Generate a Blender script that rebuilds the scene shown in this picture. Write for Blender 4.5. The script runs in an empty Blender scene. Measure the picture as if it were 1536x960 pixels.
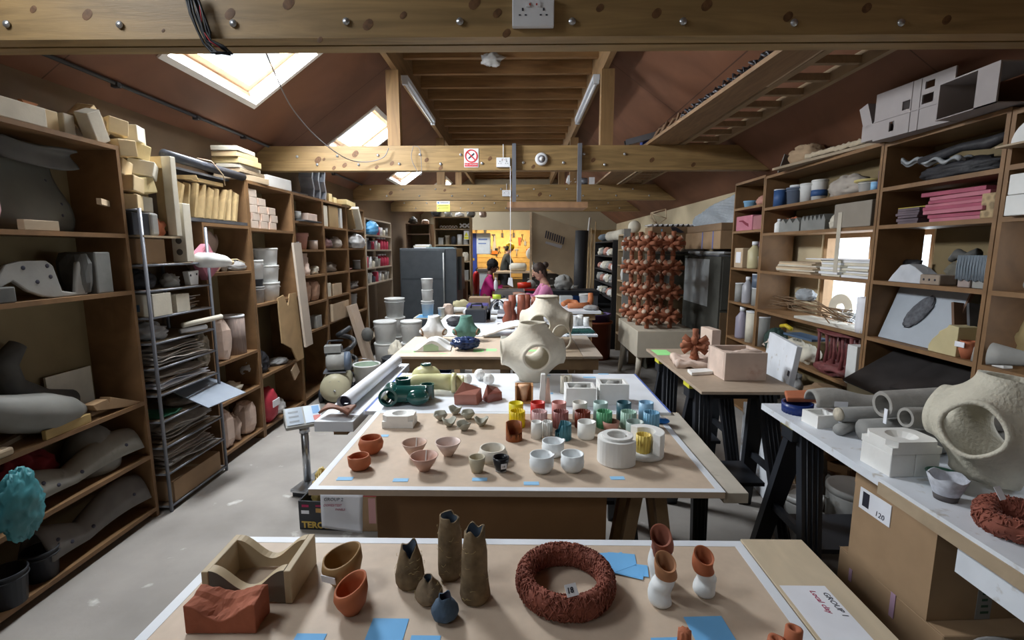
import bpy,math,random,numpy as np
from mathutils import Vector,Matrix,noise,Euler
C = bpy.context.scene.collection
# ---------------------------------------------------------------- camera
F,VX,VY,H = 725.0,779.0,375.0,1.57
PITCH = math.atan((480-VY)/F); YAW = math.atan((VX-768)/F*math.cos(PITCH))
cam_d = bpy.data.cameras.new('camera'); cam_d.sensor_width = 36; cam_d.lens = F/1536*36; cam_d.clip_start = .02
cam = bpy.data.objects.new('camera',cam_d); C.objects.link(cam)
cam.location = (0,0,H); cam.rotation_euler = (math.pi/2-PITCH,0,YAW)
bpy.context.scene.camera = cam
# ---------------------------------------------------------------- view, world, daylight
vs = bpy.context.scene.view_settings
vs.view_transform = 'Standard'; vs.look = 'None'; vs.gamma = 1; vs.use_curve_mapping = False; vs.exposure = 0.6
W = bpy.data.worlds.new('sky'); bpy.context.scene.world = W; W.use_nodes = True
bg = W.node_tree.nodes['Background']; bg.inputs[0].default_value = (.80,.90,1,1); bg.inputs[1].default_value = 1.6
SKY_Y = [(-2.0,-.97),(.45,1.48),(2.98,4.02),(5.44,6.46),(7.90,8.94),(10.40,11.44)]  # first two lie out of view, added for ambient light on the near tables
SX0,SX1 = -2.12,-1.54
RS,RC,RK,RZ = .72,-.18,.98,3.38      # roof slope, centre x, half width of flat part, flat height
def roofz(x):return RZ - RS*(abs(x-RC)-RK)
ANG = math.atan(RS)
def area(name,loc,rot,sx,sy,power,col):
    l = bpy.data.lights.new(name,'AREA'); l.shape = 'RECTANGLE'; l.size = sx; l.size_y = sy; l.energy = power; l.color = col
    o = bpy.data.objects.new(name,l); C.objects.link(o); o.location = loc; o.rotation_euler = rot
    return o
for i,(a,b) in enumerate(SKY_Y):
    xm = (SX0+SX1)/2
    off = .16
    area('skylight_daylight',(xm-off*math.sin(ANG),(a+b)/2,roofz(xm)+off*math.cos(ANG)),(0,-ANG,0),.68,b-a-.04,
         [14,24,150,75,70,120][i],(.93,.97,1))
area('window_daylight',(2.62,3.25,1.35),(0,math.pi/2,0),.7,.75,9,(.85,.93,1))
area('window_daylight',(2.62,1.5,1.45),(0,math.pi/2,0),.6,.7,7,(.85,.93,1))
# ---------------------------------------------------------------- projection helpers (pixel of the photo <-> point of the room)
def ray(px,py):
    u = (px-768)/F; v = (480-py)/F
    f = math.cos(PITCH)+v*math.sin(PITCH); z = -math.sin(PITCH)+v*math.cos(PITCH)
    return u*math.cos(YAW)-f*math.sin(YAW),f*math.cos(YAW)+u*math.sin(YAW),z
def at(px,py,x=None,y=None,z=None):
    a,b,c = ray(px,py)
    t = x/a if x is not None else y/b if y is not None else (z-H)/c
    return Vector((a*t,b*t,H+c*t))
_R = Vector((math.cos(YAW),math.sin(YAW),0))
_Fw = Vector((-math.sin(YAW)*math.cos(PITCH),math.cos(YAW)*math.cos(PITCH),-math.sin(PITCH)))
_U = _R.cross(_Fw)
def Y(px,x,z):
    u = (px-768)/F; k = _R-_Fw*u
    return -(x*k.x+(z-H)*k.z)/k.y
def X(px,y,z):
    u = (px-768)/F; k = _R-_Fw*u
    return -(y*k.y+(z-H)*k.z)/k.x
def Z(py,x,y):
    v = (480-py)/F; k = _U-_Fw*v
    return H-(x*k.x+y*k.y)/k.z
# ---------------------------------------------------------------- materials
MATS = {}
def mat(name,col,rough=.7,var=.12,scale=8,bump=.0,bscale=60,metal=0,stretch=None,col2=None,emit=None,kind='noise',spec=.35,trans=0,dirt=None):
    if name in MATS:return MATS[name]
    m = bpy.data.materials.new(name); m.use_nodes = True; nt = m.node_tree; N = nt.nodes; Lk = nt.links
    b = N['Principled BSDF']; b.inputs['Roughness'].default_value = rough; b.inputs['Metallic'].default_value = metal
    b.inputs['Specular IOR Level'].default_value = spec
    tc = N.new('ShaderNodeTexCoord'); mp = N.new('ShaderNodeMapping'); Lk.new(tc.outputs['Object'],mp.inputs[0])
    if stretch:mp.inputs['Scale'].default_value = stretch
    src = mp.outputs[0]
    if kind == 'wood':
        nz = N.new('ShaderNodeTexNoise'); nz.inputs['Scale'].default_value = scale; nz.inputs['Detail'].default_value = 4
        nz.inputs['Distortion'].default_value = 1.2
    elif kind == 'chip':
        nz = N.new('ShaderNodeTexVoronoi'); nz.inputs['Scale'].default_value = scale
    else:
        nz = N.new('ShaderNodeTexNoise'); nz.inputs['Scale'].default_value = scale; nz.inputs['Detail'].default_value = 5
    Lk.new(src,nz.inputs[0])
    cr = N.new('ShaderNodeValToRGB'); e = cr.color_ramp.elements
    c = Vector(col); lo = c*(1-var); hi = c*(1+var)
    if col2:hi = Vector(col2); lo = c
    e[0].position = .33; e[1].position = .68
    e[0].color = (*lo,1); e[1].color = (min(hi[0],1),min(hi[1],1),min(hi[2],1),1)
    Lk.new(nz.outputs[0],cr.inputs[0]); out = cr.outputs[0]
    if dirt:
        n2 = N.new('ShaderNodeTexNoise'); n2.inputs['Scale'].default_value = dirt[1]; n2.inputs['Detail'].default_value = 6
        Lk.new(tc.outputs['Object'],n2.inputs[0])
        r2 = N.new('ShaderNodeValToRGB'); r2.color_ramp.elements[0].position = dirt[2]; r2.color_ramp.elements[1].position = dirt[2]+.09
        Lk.new(n2.outputs[0],r2.inputs[0])
        mx = N.new('ShaderNodeMixRGB'); Lk.new(r2.outputs[0],mx.inputs[0]); Lk.new(out,mx.inputs[1]); mx.inputs[2].default_value = (*dirt[0],1)
        out = mx.outputs[0]
    Lk.new(out,b.inputs['Base Color'])
    if bump:
        nb = N.new('ShaderNodeTexNoise'); nb.inputs['Scale'].default_value = bscale; nb.inputs['Detail'].default_value = 3
        Lk.new(src,nb.inputs[0]); bp = N.new('ShaderNodeBump'); bp.inputs['Strength'].default_value = bump; bp.inputs['Distance'].default_value = .004
        Lk.new(nb.outputs[0],bp.inputs['Height']); Lk.new(bp.outputs[0],b.inputs['Normal'])
    if emit:
        b.inputs['Emission Color'].default_value = (*col,1); b.inputs['Emission Strength'].default_value = emit
    if trans:b.inputs['Transmission Weight'].default_value = trans
    MATS[name] = m; return m
def P(name,col,rough=.55,var=.06,**k):return mat(name,col,rough,var,**k)
shelfwood = mat('shelf_wood',(.215,.120,.055),.55,.16,5,kind='wood',stretch=(1,1,1),bump=.1)
shelfface = mat('shelf_edge_wood',(.42,.26,.13),.55,.14,9,kind='wood')
pine = mat('pine_beam',(.29,.19,.082),.5,.24,3.0,kind='wood',stretch=(.6,6,7),bump=.12,bscale=30)
piney = mat('pine_lengthways',(.26,.16,.075),.6,.22,3.0,kind='wood',stretch=(7,.6,7),bump=.12,bscale=30)
pinez = mat('pine_upright',(.25,.15,.065),.6,.22,3.0,kind='wood',stretch=(7,7,.6))
knotm = mat('knot',(.14,.07,.03),.6,.3,60)
ply_red = mat('roof_plywood',(.18,.080,.045),.6,.16,1.6,kind='wood',stretch=(1,1,1),bump=.05)
seamm = mat('board_seam',(.09,.045,.03),.8,.1)
plyl = mat('pale_plywood',(.60,.47,.32),.5,.16,3.2,kind='wood',stretch=(3,.8,3))
oldply = mat('old_plywood',(.40,.31,.21),.6,.14,6,kind='wood')
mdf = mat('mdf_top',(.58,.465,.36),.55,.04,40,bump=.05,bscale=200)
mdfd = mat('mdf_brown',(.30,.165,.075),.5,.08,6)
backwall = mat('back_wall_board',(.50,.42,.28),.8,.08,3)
plast = mat('plaster_white',(.80,.80,.78),.75,.05,12,bump=.12,bscale=90)
plastp = mat('plaster_pinkish',(.66,.52,.44),.8,.12,10,bump=.2,bscale=70)
plastc = mat('plaster_cream',(.64,.60,.50),.8,.08,10,bump=.2,bscale=70)
blockw = mat('cream_timber',(.62,.48,.28),.7,.12,6,kind='wood')
blocky = mat('yellow_foam',(.62,.50,.26),.8,.08,14,bump=.15)
whitep = mat('white_paint',(.72,.76,.82),.5,.05,10,dirt=((.45,.42,.38),14,.60))
whitet = P('white_tape',(.74,.78,.84),.5)
whitem = P('white_melamine',(.80,.84,.90),.35)
concrete = mat('concrete',(.30,.28,.26),.85,.16,2.2,bump=.35,bscale=25,dirt=((.55,.54,.52),7,.66))
terra = mat('terracotta',(.42,.135,.065),.75,.14,20,bump=.15)
terrad = mat('terracotta_dark',(.24,.075,.05),.8,.18,25,bump=.5,bscale=60)
terrap = mat('terracotta_pink',(.46,.23,.18),.7,.10,14,bump=.1)
terral = mat('terracotta_lattice',(.32,.115,.06),.8,.18,18,bump=.2)
greyc = mat('grey_clay',(.27,.27,.26),.8,.12,12,bump=.3)
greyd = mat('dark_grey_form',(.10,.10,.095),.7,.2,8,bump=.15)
greym = mat('mid_grey_form',(.22,.225,.215),.65,.16,7,bump=.15)
greyl = mat('light_grey_form',(.30,.30,.285),.6,.12,7,bump=.1)
greyb = mat('blue_grey_clay',(.20,.24,.28),.8,.15,14,bump=.4)
cream = mat('cream_stoneware',(.62,.57,.47),.75,.08,14,bump=.6,bscale=55)
creamr = mat('ribbed_cream_stoneware',(.56,.53,.44),.8,.10,14,bump=1.0,bscale=90)
card = mat('cardboard',(.34,.225,.13),.8,.08,9)
cardd = mat('cardboard_dark',(.26,.17,.10),.8,.08,9)
cardl = mat('cardboard_light',(.50,.38,.26),.8,.08,9)
paper = P('paper_white',(.78,.80,.86),.7)
papero = mat('newsprint',(.42,.38,.34),.85,.25,25)
blackp = P('black_plastic',(.025,.028,.035),.4)
blackr = mat('black_rubbish',(.03,.03,.035),.55,.3,12,bump=.6)
steel = P('steel',(.45,.47,.50),.3,metal=.9)
steeld = P('grey_steel_tube',(.20,.21,.24),.4,metal=.4)
zinc = P('zinc',(.55,.57,.60),.35,metal=.8)
bluep = mat('blue_paper',(.17,.47,.84),.7,.05,5)
bluel = mat('pale_blue_paper',(.30,.58,.86),.7,.05,5)
greenp = P('green_paper',(.36,.85,.32),.7)
bluetape = P('blue_tape',(.10,.16,.48),.6)
straw = mat('straw_clay',(.20,.145,.085),.95,.35,30,bump=1.0,bscale=45,stretch=(1,1,1))
yellow = P('yellow_glaze',(.78,.62,.02),.4)
white = P('white_glaze',(.80,.80,.77),.35)
porcelain = mat('white_porcelain',(.80,.84,.86),.4,.05,18)
bucketw = mat('white_plastic',(.70,.71,.70),.45,.06,10,dirt=((.45,.42,.38),12,.66))
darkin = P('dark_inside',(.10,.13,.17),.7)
pinkf = mat('pink_foam',(.46,.17,.22),.8,.08,12)
redc = mat('red_cloth',(.15,.008,.012),.9,.3,9,bump=.5)
teal = mat('teal_bag',(.05,.22,.25),.45,.2,7,bump=.5,bscale=20)
bluebag = mat('blue_bag',(.12,.38,.68),.4,.2,7,bump=.5,bscale=20)
wbag = mat('white_bag',(.60,.61,.62),.45,.15,9,bump=.6,bscale=30)
gbag = mat('grey_bag',(.34,.34,.34),.5,.2,9,bump=.6,bscale=30)
twig = mat('twig',(.22,.14,.08),.9,.2,30)
ink = P('ink_black',(.04,.04,.06),.7); inkr = P('ink_red',(.40,.03,.10),.7); inkb = P('ink_violet',(.16,.08,.35),.7)
gold = P('gold_print',(.65,.45,.10),.5)
# ---------------------------------------------------------------- mesh builder
class M:
    def __init__(s):s.v = []; s.f = []; s.sm = []; s.tf = Matrix.Identity(4)
    def _add(s,vs_,fs,smooth):
        n = len(s.v); s.v += [tuple(s.tf @ Vector(q)) for q in vs_]
        s.f += [tuple(i+n for i in f) for f in fs]; s.sm += [smooth]*len(fs); return s
    def at(s,loc=(0,0,0),rot=(0,0,0),sc=1):
        s.tf = Matrix.Translation(loc) @ Euler(rot).to_matrix().to_4x4() @ Matrix.Scale(sc,4); return s
    def box(s,x0,x1,y0,y1,z0,z1):
        v = [(x,y,z) for z in (z0,z1) for y in (y0,y1) for x in (x0,x1)]
        return s._add(v,[(0,2,3,1),(4,5,7,6),(0,1,5,4),(2,6,7,3),(0,4,6,2),(1,3,7,5)],False)
    def lathe(s,prof,seg=24,mod=None,c=(0,0,0),smooth=True,fn=None):
        v = []; f = []
        for (r,z) in prof:
            for k in range(seg):
                a = 2*math.pi*k/seg; rr = max(r,.0002)*(mod(a,z) if mod else 1)
                x,y,zz = rr*math.cos(a),rr*math.sin(a),z
                if fn:x,y,zz = fn(x,y,zz)
                v.append((c[0]+x,c[1]+y,c[2]+zz))
        for i in range(len(prof)-1):
            for k in range(seg):
                k2 = (k+1) % seg
                f.append((i*seg+k,i*seg+k2,(i+1)*seg+k2,(i+1)*seg+k))
        return s._add(v,f,smooth)
    def tube(s,pts,rad,seg=10,caps=True,smooth=True,closed=False,flat=1.0):
        pts = [Vector(p) for p in pts]; n = len(pts)
        if not isinstance(rad,(list,tuple)):rad = [rad]*n
        v = []; f = []; up = None
        for i,p in enumerate(pts):
            if closed:d = (pts[(i+1) % n]-pts[i-1])
            else:d = (pts[min(i+1,n-1)]-pts[max(i-1,0)])
            d = d.normalized() if d.length > 1e-9 else Vector((0,0,1))
            if up is None:up = Vector((0,0,1)) if abs(d.z) < .9 else Vector((1,0,0))
            a = d.cross(up)
            if a.length < 1e-6:a = d.orthogonal()
            a.normalize(); b = a.cross(d).normalized(); up = b
            for k in range(seg):
                t = 2*math.pi*k/seg
                v.append(p+a*math.cos(t)*rad[i]+b*math.sin(t)*rad[i]*flat)
        m = n if closed else n-1
        for i in range(m):
            j = (i+1) % n
            for k in range(seg):
                k2 = (k+1) % seg
                f.append((i*seg+k,i*seg+k2,j*seg+k2,j*seg+k))
        if caps and not closed:
            f.append(tuple(range(seg))[::-1]); f.append(tuple((n-1)*seg+k for k in range(seg)))
        return s._add(v,f,smooth and True)
    def prism(s,poly,axis,d0,d1):
        # poly: 2-D points; axis 'x': (y,z), 'y': (x,z), 'z': (x,y)
        def mk(p,d):return (d,p[0],p[1]) if axis == 'x' else (p[0],d,p[1]) if axis == 'y' else (p[0],p[1],d)
        n = len(poly); v = [mk(p,d0) for p in poly]+[mk(p,d1) for p in poly]
        f = [tuple(range(n))[::-1],tuple(range(n,2*n))]+[(i,(i+1) % n,n+(i+1) % n,n+i) for i in range(n)]
        return s._add(v,f,False)
    def blob(s,rx,ry,rz,c=(0,0,0),seg=16,rings=10,amp=0,sc=3,seed=0,flatb=None,ridge=False,smooth=True):
        v = []; f = []
        for i in range(rings+1):
            t = math.pi*i/rings
            for k in range(seg):
                a = 2*math.pi*k/seg
                d = Vector((math.sin(t)*math.cos(a),math.sin(t)*math.sin(a),-math.cos(t)))
                q = d*sc+Vector((seed*7.1,seed*3.3,seed))
                nn = noise.noise(q)+.5*noise.noise(q*2.3)
                if ridge:nn = (.5-abs(nn))*1.5
                g = 1+amp*nn
                x,y,z = d.x*rx*g,d.y*ry*g,d.z*rz*g
                if flatb is not None:z = max(z,flatb)
                v.append((c[0]+x,c[1]+y,c[2]+z))
        for i in range(rings):
            for k in range(seg):
                k2 = (k+1) % seg
                f.append((i*seg+k,i*seg+k2,(i+1)*seg+k2,(i+1)*seg+k))
        return s._add(v,f,smooth)
    def grid(s,fn,nu,nv,smooth=True,thick=0.0):
        v = [fn(i/nu,j/nv) for j in range(nv+1) for i in range(nu+1)]
        f = [(j*(nu+1)+i,j*(nu+1)+i+1,(j+1)*(nu+1)+i+1,(j+1)*(nu+1)+i) for j in range(nv) for i in range(nu)]
        if thick:
            n = len(v); v = v+[(a,b,c-thick) for a,b,c in v]
            f2 = [tuple(q+n for q in g)[::-1] for g in f]; W1 = nu+1
            ed = [(i,i+1) for i in range(nu)]+[(nu+j*W1,nu+(j+1)*W1) for j in range(nv)]+[(nv*W1+i+1,nv*W1+i) for i in range(nu)]+[((j+1)*W1,j*W1) for j in range(nv)]
            f = f+f2+[(a,a+n,b+n,b) for a,b in ed]
        return s._add(v,f,smooth)
    def jitter(s,amp,sc=10,seed=0,keepz=None):
        o = []
        for q in s.v:
            p = Vector(q)*sc+Vector((seed,seed*2.7,seed*.3)); d = noise.noise_vector(p)*amp
            z = q[2]+d.z
            if keepz is not None and q[2] <= keepz+1e-4:z = q[2]
            o.append((q[0]+d.x,q[1]+d.y,z))
        s.v = o; return s
    def mesh(s,name):
        me = bpy.data.meshes.new(name); me.from_pydata([tuple(q) for q in s.v],[],s.f)
        me.polygons.foreach_set('use_smooth',s.sm); me.update()
        return me
def link(name,m,mt,parent=None,bev=0,solid=0,sub=0):
    me = m.mesh(name) if isinstance(m,M) else m
    o = bpy.data.objects.new(name,me)
    if not me.materials:me.materials.append(mt)
    C.objects.link(o)
    if parent:o.parent = parent
    if solid:
        q = o.modifiers.new('s','SOLIDIFY'); q.thickness = solid; q.offset = 0
    if bev:
        q = o.modifiers.new('b','BEVEL'); q.width = bev; q.segments = 2; q.limit_method = 'ANGLE'; q.angle_limit = .6
    if sub:
        q = o.modifiers.new('u','SUBSURF'); q.levels = q.render_levels = sub
    return o
def T(name,label,cat,loc=(0,0,0),rz=0,m=None,mt=None,parts=None,group=None,rot=None,bev=0,solid=0,kind=None,sub=0):
    if m is not None and not parts:o = link(name,m,mt,None,bev,solid,sub)
    else:
        o = bpy.data.objects.new(name,None); C.objects.link(o); o.empty_display_size = .05
        if m is not None:parts = [('body',m,mt,dict(bev=bev,solid=solid))]+list(parts)
        for p in parts:addpart(o,p)
    o.location = loc; o.rotation_euler = rot if rot else (0,0,rz)
    o['label'] = label; o['category'] = cat
    if group:o['group'] = group
    if kind:o['kind'] = kind
    return o
def addpart(o,p):
    k = p[3] if len(p) > 3 else {}
    c = link(p[0],p[1],p[2],o,k.get('bev',0),k.get('solid',0))
    if 'label' in k:c['label'] = k['label']
    if 'kind' in k:c['kind'] = k['kind']
    for q in k.get('sub',[]):addpart(c,q)
    return c
def struct(name,m,mt,parent=None,bev=0):
    o = link(name,m,mt,parent,bev)
    if not parent:o['kind'] = 'structure'
    return o
def dup(r,loc,label,rz=None,rot=None):
    c = r.copy(); C.objects.link(c); c.location = loc; c['label'] = label
    if rz is not None:c.rotation_euler = (0,0,rz)
    if rot:c.rotation_euler = rot
    for ch in list(r.children):
        d = ch.copy(); C.objects.link(d); d.parent = c
        for g in ch.children:
            e = g.copy(); C.objects.link(e); e.parent = d
    return c
def B(w,d,h):return M().box(-w/2,w/2,-d/2,d/2,0,h)
def textm(txt,size,mt,parent,loc,rot,name='lettering',shear=0.15,bold=.0):
    cu = bpy.data.curves.new(name,'FONT'); cu.body = txt; cu.size = size; cu.extrude = .0004; cu.shear = shear; cu.offset = bold
    cu.resolution_u = 2
    tmp = bpy.data.objects.new(name,cu); C.objects.link(tmp)
    bpy.context.view_layer.update()
    me = bpy.data.meshes.new_from_object(tmp.evaluated_get(bpy.context.evaluated_depsgraph_get()))
    bpy.data.objects.remove(tmp)
    me.materials.clear(); me.materials.append(mt)
    o = bpy.data.objects.new(name,me); C.objects.link(o); o.location = loc; o.rotation_euler = rot; o.parent = parent
    return o
def cupprof(r,h,t=.004,r0=None):
    r0 = r0 or r
    return [(0,0),(r0,0),(r,h),(r-t,h),(r0-t,t*1.3),(0,t*1.3)]
ORD = ['bottom','second from the bottom','third from the bottom','fourth from the bottom','fifth from the bottom','sixth from the bottom','seventh from the bottom','eighth from the bottom','ninth from the bottom','tenth from the bottom']
def ordl(i,n):return 'top one' if i == n-1 and n > 1 else ORD[i]
ORDN = ['first','second','third','fourth','fifth','sixth','seventh','eighth','ninth','tenth','eleventh','twelfth']
LW,RW = -2.46,2.42
# ================================================================ ROOM SHELL
YB,YE = -3.0,14.6
struct('floor',M().box(LW-.1,RW+.1,YB,YE,-.1,0),concrete)
def strips(mk,y0,y1,holes):     # holes: (ya, yb, a, b); mk(ya, yb, a or None, b or None)
    ys = y0
    for ya,yb,a,b in sorted(holes):
        mk(ys,ya,None,None); mk(ya,yb,a,b); ys = yb
    mk(ys,y1,None,None)
WIN = [(1.15,1.85,1.12,1.72),(2.90,3.95,.95,1.70)]
wr = M()
def mkr(ya,yb,a,b):
    if a is None:wr.box(RW,RW+.12,ya,yb,0,2.5)
    else:wr.box(RW,RW+.12,ya,yb,0,a); wr.box(RW,RW+.12,ya,yb,b,2.5)
strips(mkr,YB,YE,WIN); struct('wall_right',wr,backwall)
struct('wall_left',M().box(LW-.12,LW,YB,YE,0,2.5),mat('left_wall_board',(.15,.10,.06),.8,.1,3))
struct('wall_back',M().box(LW-.1,RW+.1,YE,YE+.1,0,3.8),backwall)
struct('wall_front',M().box(LW-.1,RW+.1,YB-.1,YB,0,3.8),backwall)
glassm = bpy.data.materials.new('glass'); glassm.use_nodes = True
_n = glassm.node_tree.nodes; _l = glassm.node_tree.links; _n.remove(_n['Principled BSDF'])
_t = _n.new('ShaderNodeBsdfTransparent'); _g = _n.new('ShaderNodeBsdfGlossy'); _g.inputs['Roughness'].default_value = .05
_x = _n.new('ShaderNodeMixShader'); _x.inputs[0].default_value = .05
_l.new(_t.outputs[0],_x.inputs[1]); _l.new(_g.outputs[0],_x.inputs[2]); _l.new(_x.outputs[0],_n['Material Output'].inputs[0])
framew = mat('window_timber',(.42,.27,.15),.5,.12,7,kind='wood')
whitel = P('white_lining',(.82,.80,.76),.5)
for i,(ya,yb,za,zb) in enumerate(WIN):
    m = M(); t = .04
    m.box(RW+.02,RW+.09,ya,yb,za,za+t).box(RW+.02,RW+.09,ya,yb,zb-t,zb)
    for q in (ya,yb-t,(ya+yb)/2-.02):m.box(RW+.02,RW+.09,q,q+t,za+t,zb-t)
    w = struct('window_%d' % (i+1),m,framew); g = link('pane',M().box(RW+.05,RW+.056,ya+t,yb-t,za+t,zb-t),glassm,w)
# roof: sloped panels; s measured by x
def slope(side):
    m = M()
    def quad(x0,x1,ya,yb):
        xa,xb = (x0,x1)
        v = [(xa,ya,roofz(xa)),(xb,ya,roofz(xb)),(xb,yb,roofz(xb)),(xa,yb,roofz(xa))]
        v += [(a,b,c+.10) for a,b,c in v]
        m._add(v,[(0,1,2,3),(4,7,6,5),(0,4,5,1),(1,5,6,2),(2,6,7,3),(3,7,4,0)],False)
    if side < 0:
        def mk(ya,yb,a,b):
            if a is None:quad(LW-.1,RC-RK,ya,yb)
            else:quad(LW-.1,SX0,ya,yb); quad(SX1,RC-RK,ya,yb)
        strips(mk,YB,YE,[(a,b,1,1) for a,b in SKY_Y])
    else:quad(RC+RK,RW+.1,YB,YE)
    return m
struct('ceiling_left',slope(-1),ply_red); struct('ceiling_right',slope(1),ply_red)
struct('ceiling',M().box(RC-RK-.03,RC+RK+.03,YB,YE,RZ+.14,RZ+.2),P('ceiling_lining',(.16,.10,.055),.8))
# panel seams on the sloped lining
m = M()
for y in (2.6,4.9,7.3,9.8):
    for sgn in (-1,1):
        x0,x1 = (LW,RC-RK) if sgn < 0 else (RC+RK,RW)
        if sgn < 0 and any(a-.05 < y < b+.05 for a,b in SKY_Y):continue
        v = [(x0,y,roofz(x0)-.001),(x1,y,roofz(x1)-.001),(x1,y+.008,roofz(x1)-.001),(x0,y+.008,roofz(x0)-.001)]
        m._add(v,[(0,3,2,1)],False)
x = 1.5
m._add([(x,2,roofz(x)-.001),(x+.008,2,roofz(x+.008)-.001),(x+.008,14,roofz(x+.008)-.001),(x,14,roofz(x)-.001)],[(0,1,2,3)],False)
struct('trim_1',m,seamm)
# skylights
for i,(a,b) in enumerate(SKY_Y):
    lin = M(); fr = M(); pane = M()
    def plank(mm,x0,x1,ya,yb,h0,h1):
        nx,nz = -math.sin(ANG),math.cos(ANG)
        v = []
        for h in (h0,h1):
            for (x,y) in ((x0,ya),(x1,ya),(x1,yb),(x0,yb)):v.append((x+nx*h,y,roofz(x)+nz*h))
        mm._add(v,[(0,1,2,3),(4,7,6,5),(0,4,5,1),(1,5,6,2),(2,6,7,3),(3,7,4,0)],False)
    t = .045
    for mm,tt,h0,h1 in ((lin,.035,-.012,.10),(fr,.085,.10,.14)):
        plank(mm,SX0,SX0+tt,a,b,h0,h1); plank(mm,SX1-tt,SX1,a,b,h0,h1)
        plank(mm,SX0+tt,SX1-tt,a,a+tt,h0,h1); plank(mm,SX0+tt,SX1-tt,b-tt,b,h0,h1)
    plank(pane,SX0+.085,SX1-.085,a+.085,b-.085,.118,.124)
    w = struct('window_%d' % (i+3),lin,whitel); link('sash',fr,framew,w); link('pane',pane,glassm,w)
# ---------------------------------------------------------------- timber structure
def beampoly(zt,zb=2.30):
    xl = lambda z:RC-RK-(RZ-z)/RS; xr = lambda z:RC+RK+(RZ-z)/RS
    return [(LW,zb),(xr(zb)-.004,zb),(xr(zt)-.004,zt),(xl(zt)+.004,zt),(LW,roofz(LW)-.004)]
def boltm(r=.013):
    return M().lathe([(0,0),(r*.6,.001),(r,.004),(r*.9,.008),(0,.010)],10)
def beam(name,label,y0,y1,bolts,knots,gap=False,zb=2.30,zt=2.52):
    root = T(name,label,'beam',(0,0,0),parts=[])
    pl = beampoly(zt,zb)
    if gap:
        w = (y1-y0-.012)/2
        link('front_plank',M().prism(pl,'y',y0,y0+w),pine,root); link('rear_plank',M().prism(pl,'y',y1-w,y1),pine,root)
        link('packing',M().prism([(pl[0][0]+.01,zb+.02),(2.2,zb+.02),(1.9,zt-.02),(-2.3,zt-.02)],'y',y0+w,y1-w),P('gap_shade',(.06,.02,.015),.9),root)  # packing is a dark strip painting the shade in the plank gap
    else:link('timber',M().prism(pl,'y',y0,y1),pine,root)
    me = None
    for (x,z) in bolts:
        if me is None:o = link('bolt',boltm(),zinc,root); me = o.data
        else:o = link('bolt',me,zinc,root)
        o.location = (x,y0-.0005,z); o.rotation_euler = (math.pi/2,0,0)
    km = M()
    for (x,z,r) in knots:km.at((x,y0-.0006,z),(math.pi/2,0,0)).lathe([(0,.0003),(r*.6,.0006),(r,0)],14,mod=lambda a,q:1+.2*math.sin(2*a))
    if knots:link('knots',km,knotm,root)
    return root
bp = []
for px,py in ((12,37),(181,38),(351,36),(520,33),(690,33),(858,33),(1024,33),(1190,35),(1350,35)):
    p = at(px,py,y=1.795); bp.append((p.x,p.z))
kn = [(lambda p,r:(p.x,p.z,r))(at(px,py,y=1.795),r) for px,py,r in ((131,22,.018),(345,21,.018),(433,5,.020),(552,37,.018),(605,23,.012),(712,5,.020),(746,20,.015),(760,50,.014),(900,12,.013),(985,20,.016),(1060,8,.018),(1182,25,.016),(1300,12,.016),(1420,30,.015),(245,46,.006),(50,14,.012),(480,60,.01))]
beam('tie_beam','knotty double plank pine tie beam across the top of the view, nearest of all',1.795,1.925,bp,kn,gap=True)
b2 = []
for px,py in ((446,235),(476,247),(506,234),(538,247),(567,233),(599,246),(630,232),(661,246),(691,232),(723,245),(753,246),(785,244),(845,244),(876,231),(907,247),(937,231)):
    p = at(px,py,y=4.62); b2.append((p.x,p.z))
k2 = [(lambda p,r:(p.x,p.z,r))(at(px,py,y=4.62),r) for px,py,r in ((477,240,.03),(517,248,.022),(533,231,.03),(486,239,.014),(501,252,.018),(565,251,.018),(588,245,.02),(640,240,.02),(661,252,.02),(735,238,.02),(800,250,.018),(890,240,.02),(978,240,.022),(1040,247,.02))]
beam('tie_beam','second tie beam into the room, carrying the no smoking sign and smoke alarm',4.62,4.72,b2,k2)
def boltrow(y,n,x0=-2.2,x1=1.9):
    return [(x0+(x1-x0)*i/(n-1),2.36 if i % 2 else 2.455) for i in range(n)]
beam('tie_beam','third tie beam into the room, with a small white socket box left of its middle',7.30,7.40,boltrow(7.3,18),[(-1.9,2.4,.03),(-1.1,2.44,.02),(.3,2.38,.03)])
beam('tie_beam','fourth and farthest tie beam, with the yellow notice hung on it',9.42,9.52,boltrow(9.4,20),[])
# posts and purlins
for sgn,nm in ((-1,'left'),(1,'right')):
    x = RC+sgn*RK
    xa,xb = (x,x+.055) if sgn < 0 else (x-.055,x)
    T('purlin','long %s hand purlin where the flat joisted ceiling meets the slope' % nm,'beam',m=M().box(xa+(.004 if sgn<0 else 0),xb-(0 if sgn<0 else .004),YB+.01,YE-.01,RZ-.20,RZ+.139),mt=piney)
    for j,(y,d) in enumerate(((4.62,'second'),(7.30,'third'),(9.42,'fourth'))):
        xc = x-.005*sgn
        T('roof_post','%s hand upright pine post standing on the %s tie beam' % (nm,d),'post',group=None,
          m=M().box(xc-.058,xc+.058,y,y+.09,2.521,RZ-.201),mt=pinez)
for k in range(28):
    y = 2.35+k*.42
    if k == 0:J0 = T('ceiling_joist','','joist',(0,y,0),group='ceiling joists',m=M().box(RC-RK+.056,RC+RK-.056,0,.05,RZ-.01,RZ+.138),mt=mat('pine_joist',(.28,.155,.065),.6,.24,3,kind='wood',stretch=(.6,6,6))); o = J0
    else:o = dup(J0,(0,y,0),'')
    o['label'] = 'pine joist across the flat ceiling between the two purlins'
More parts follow.
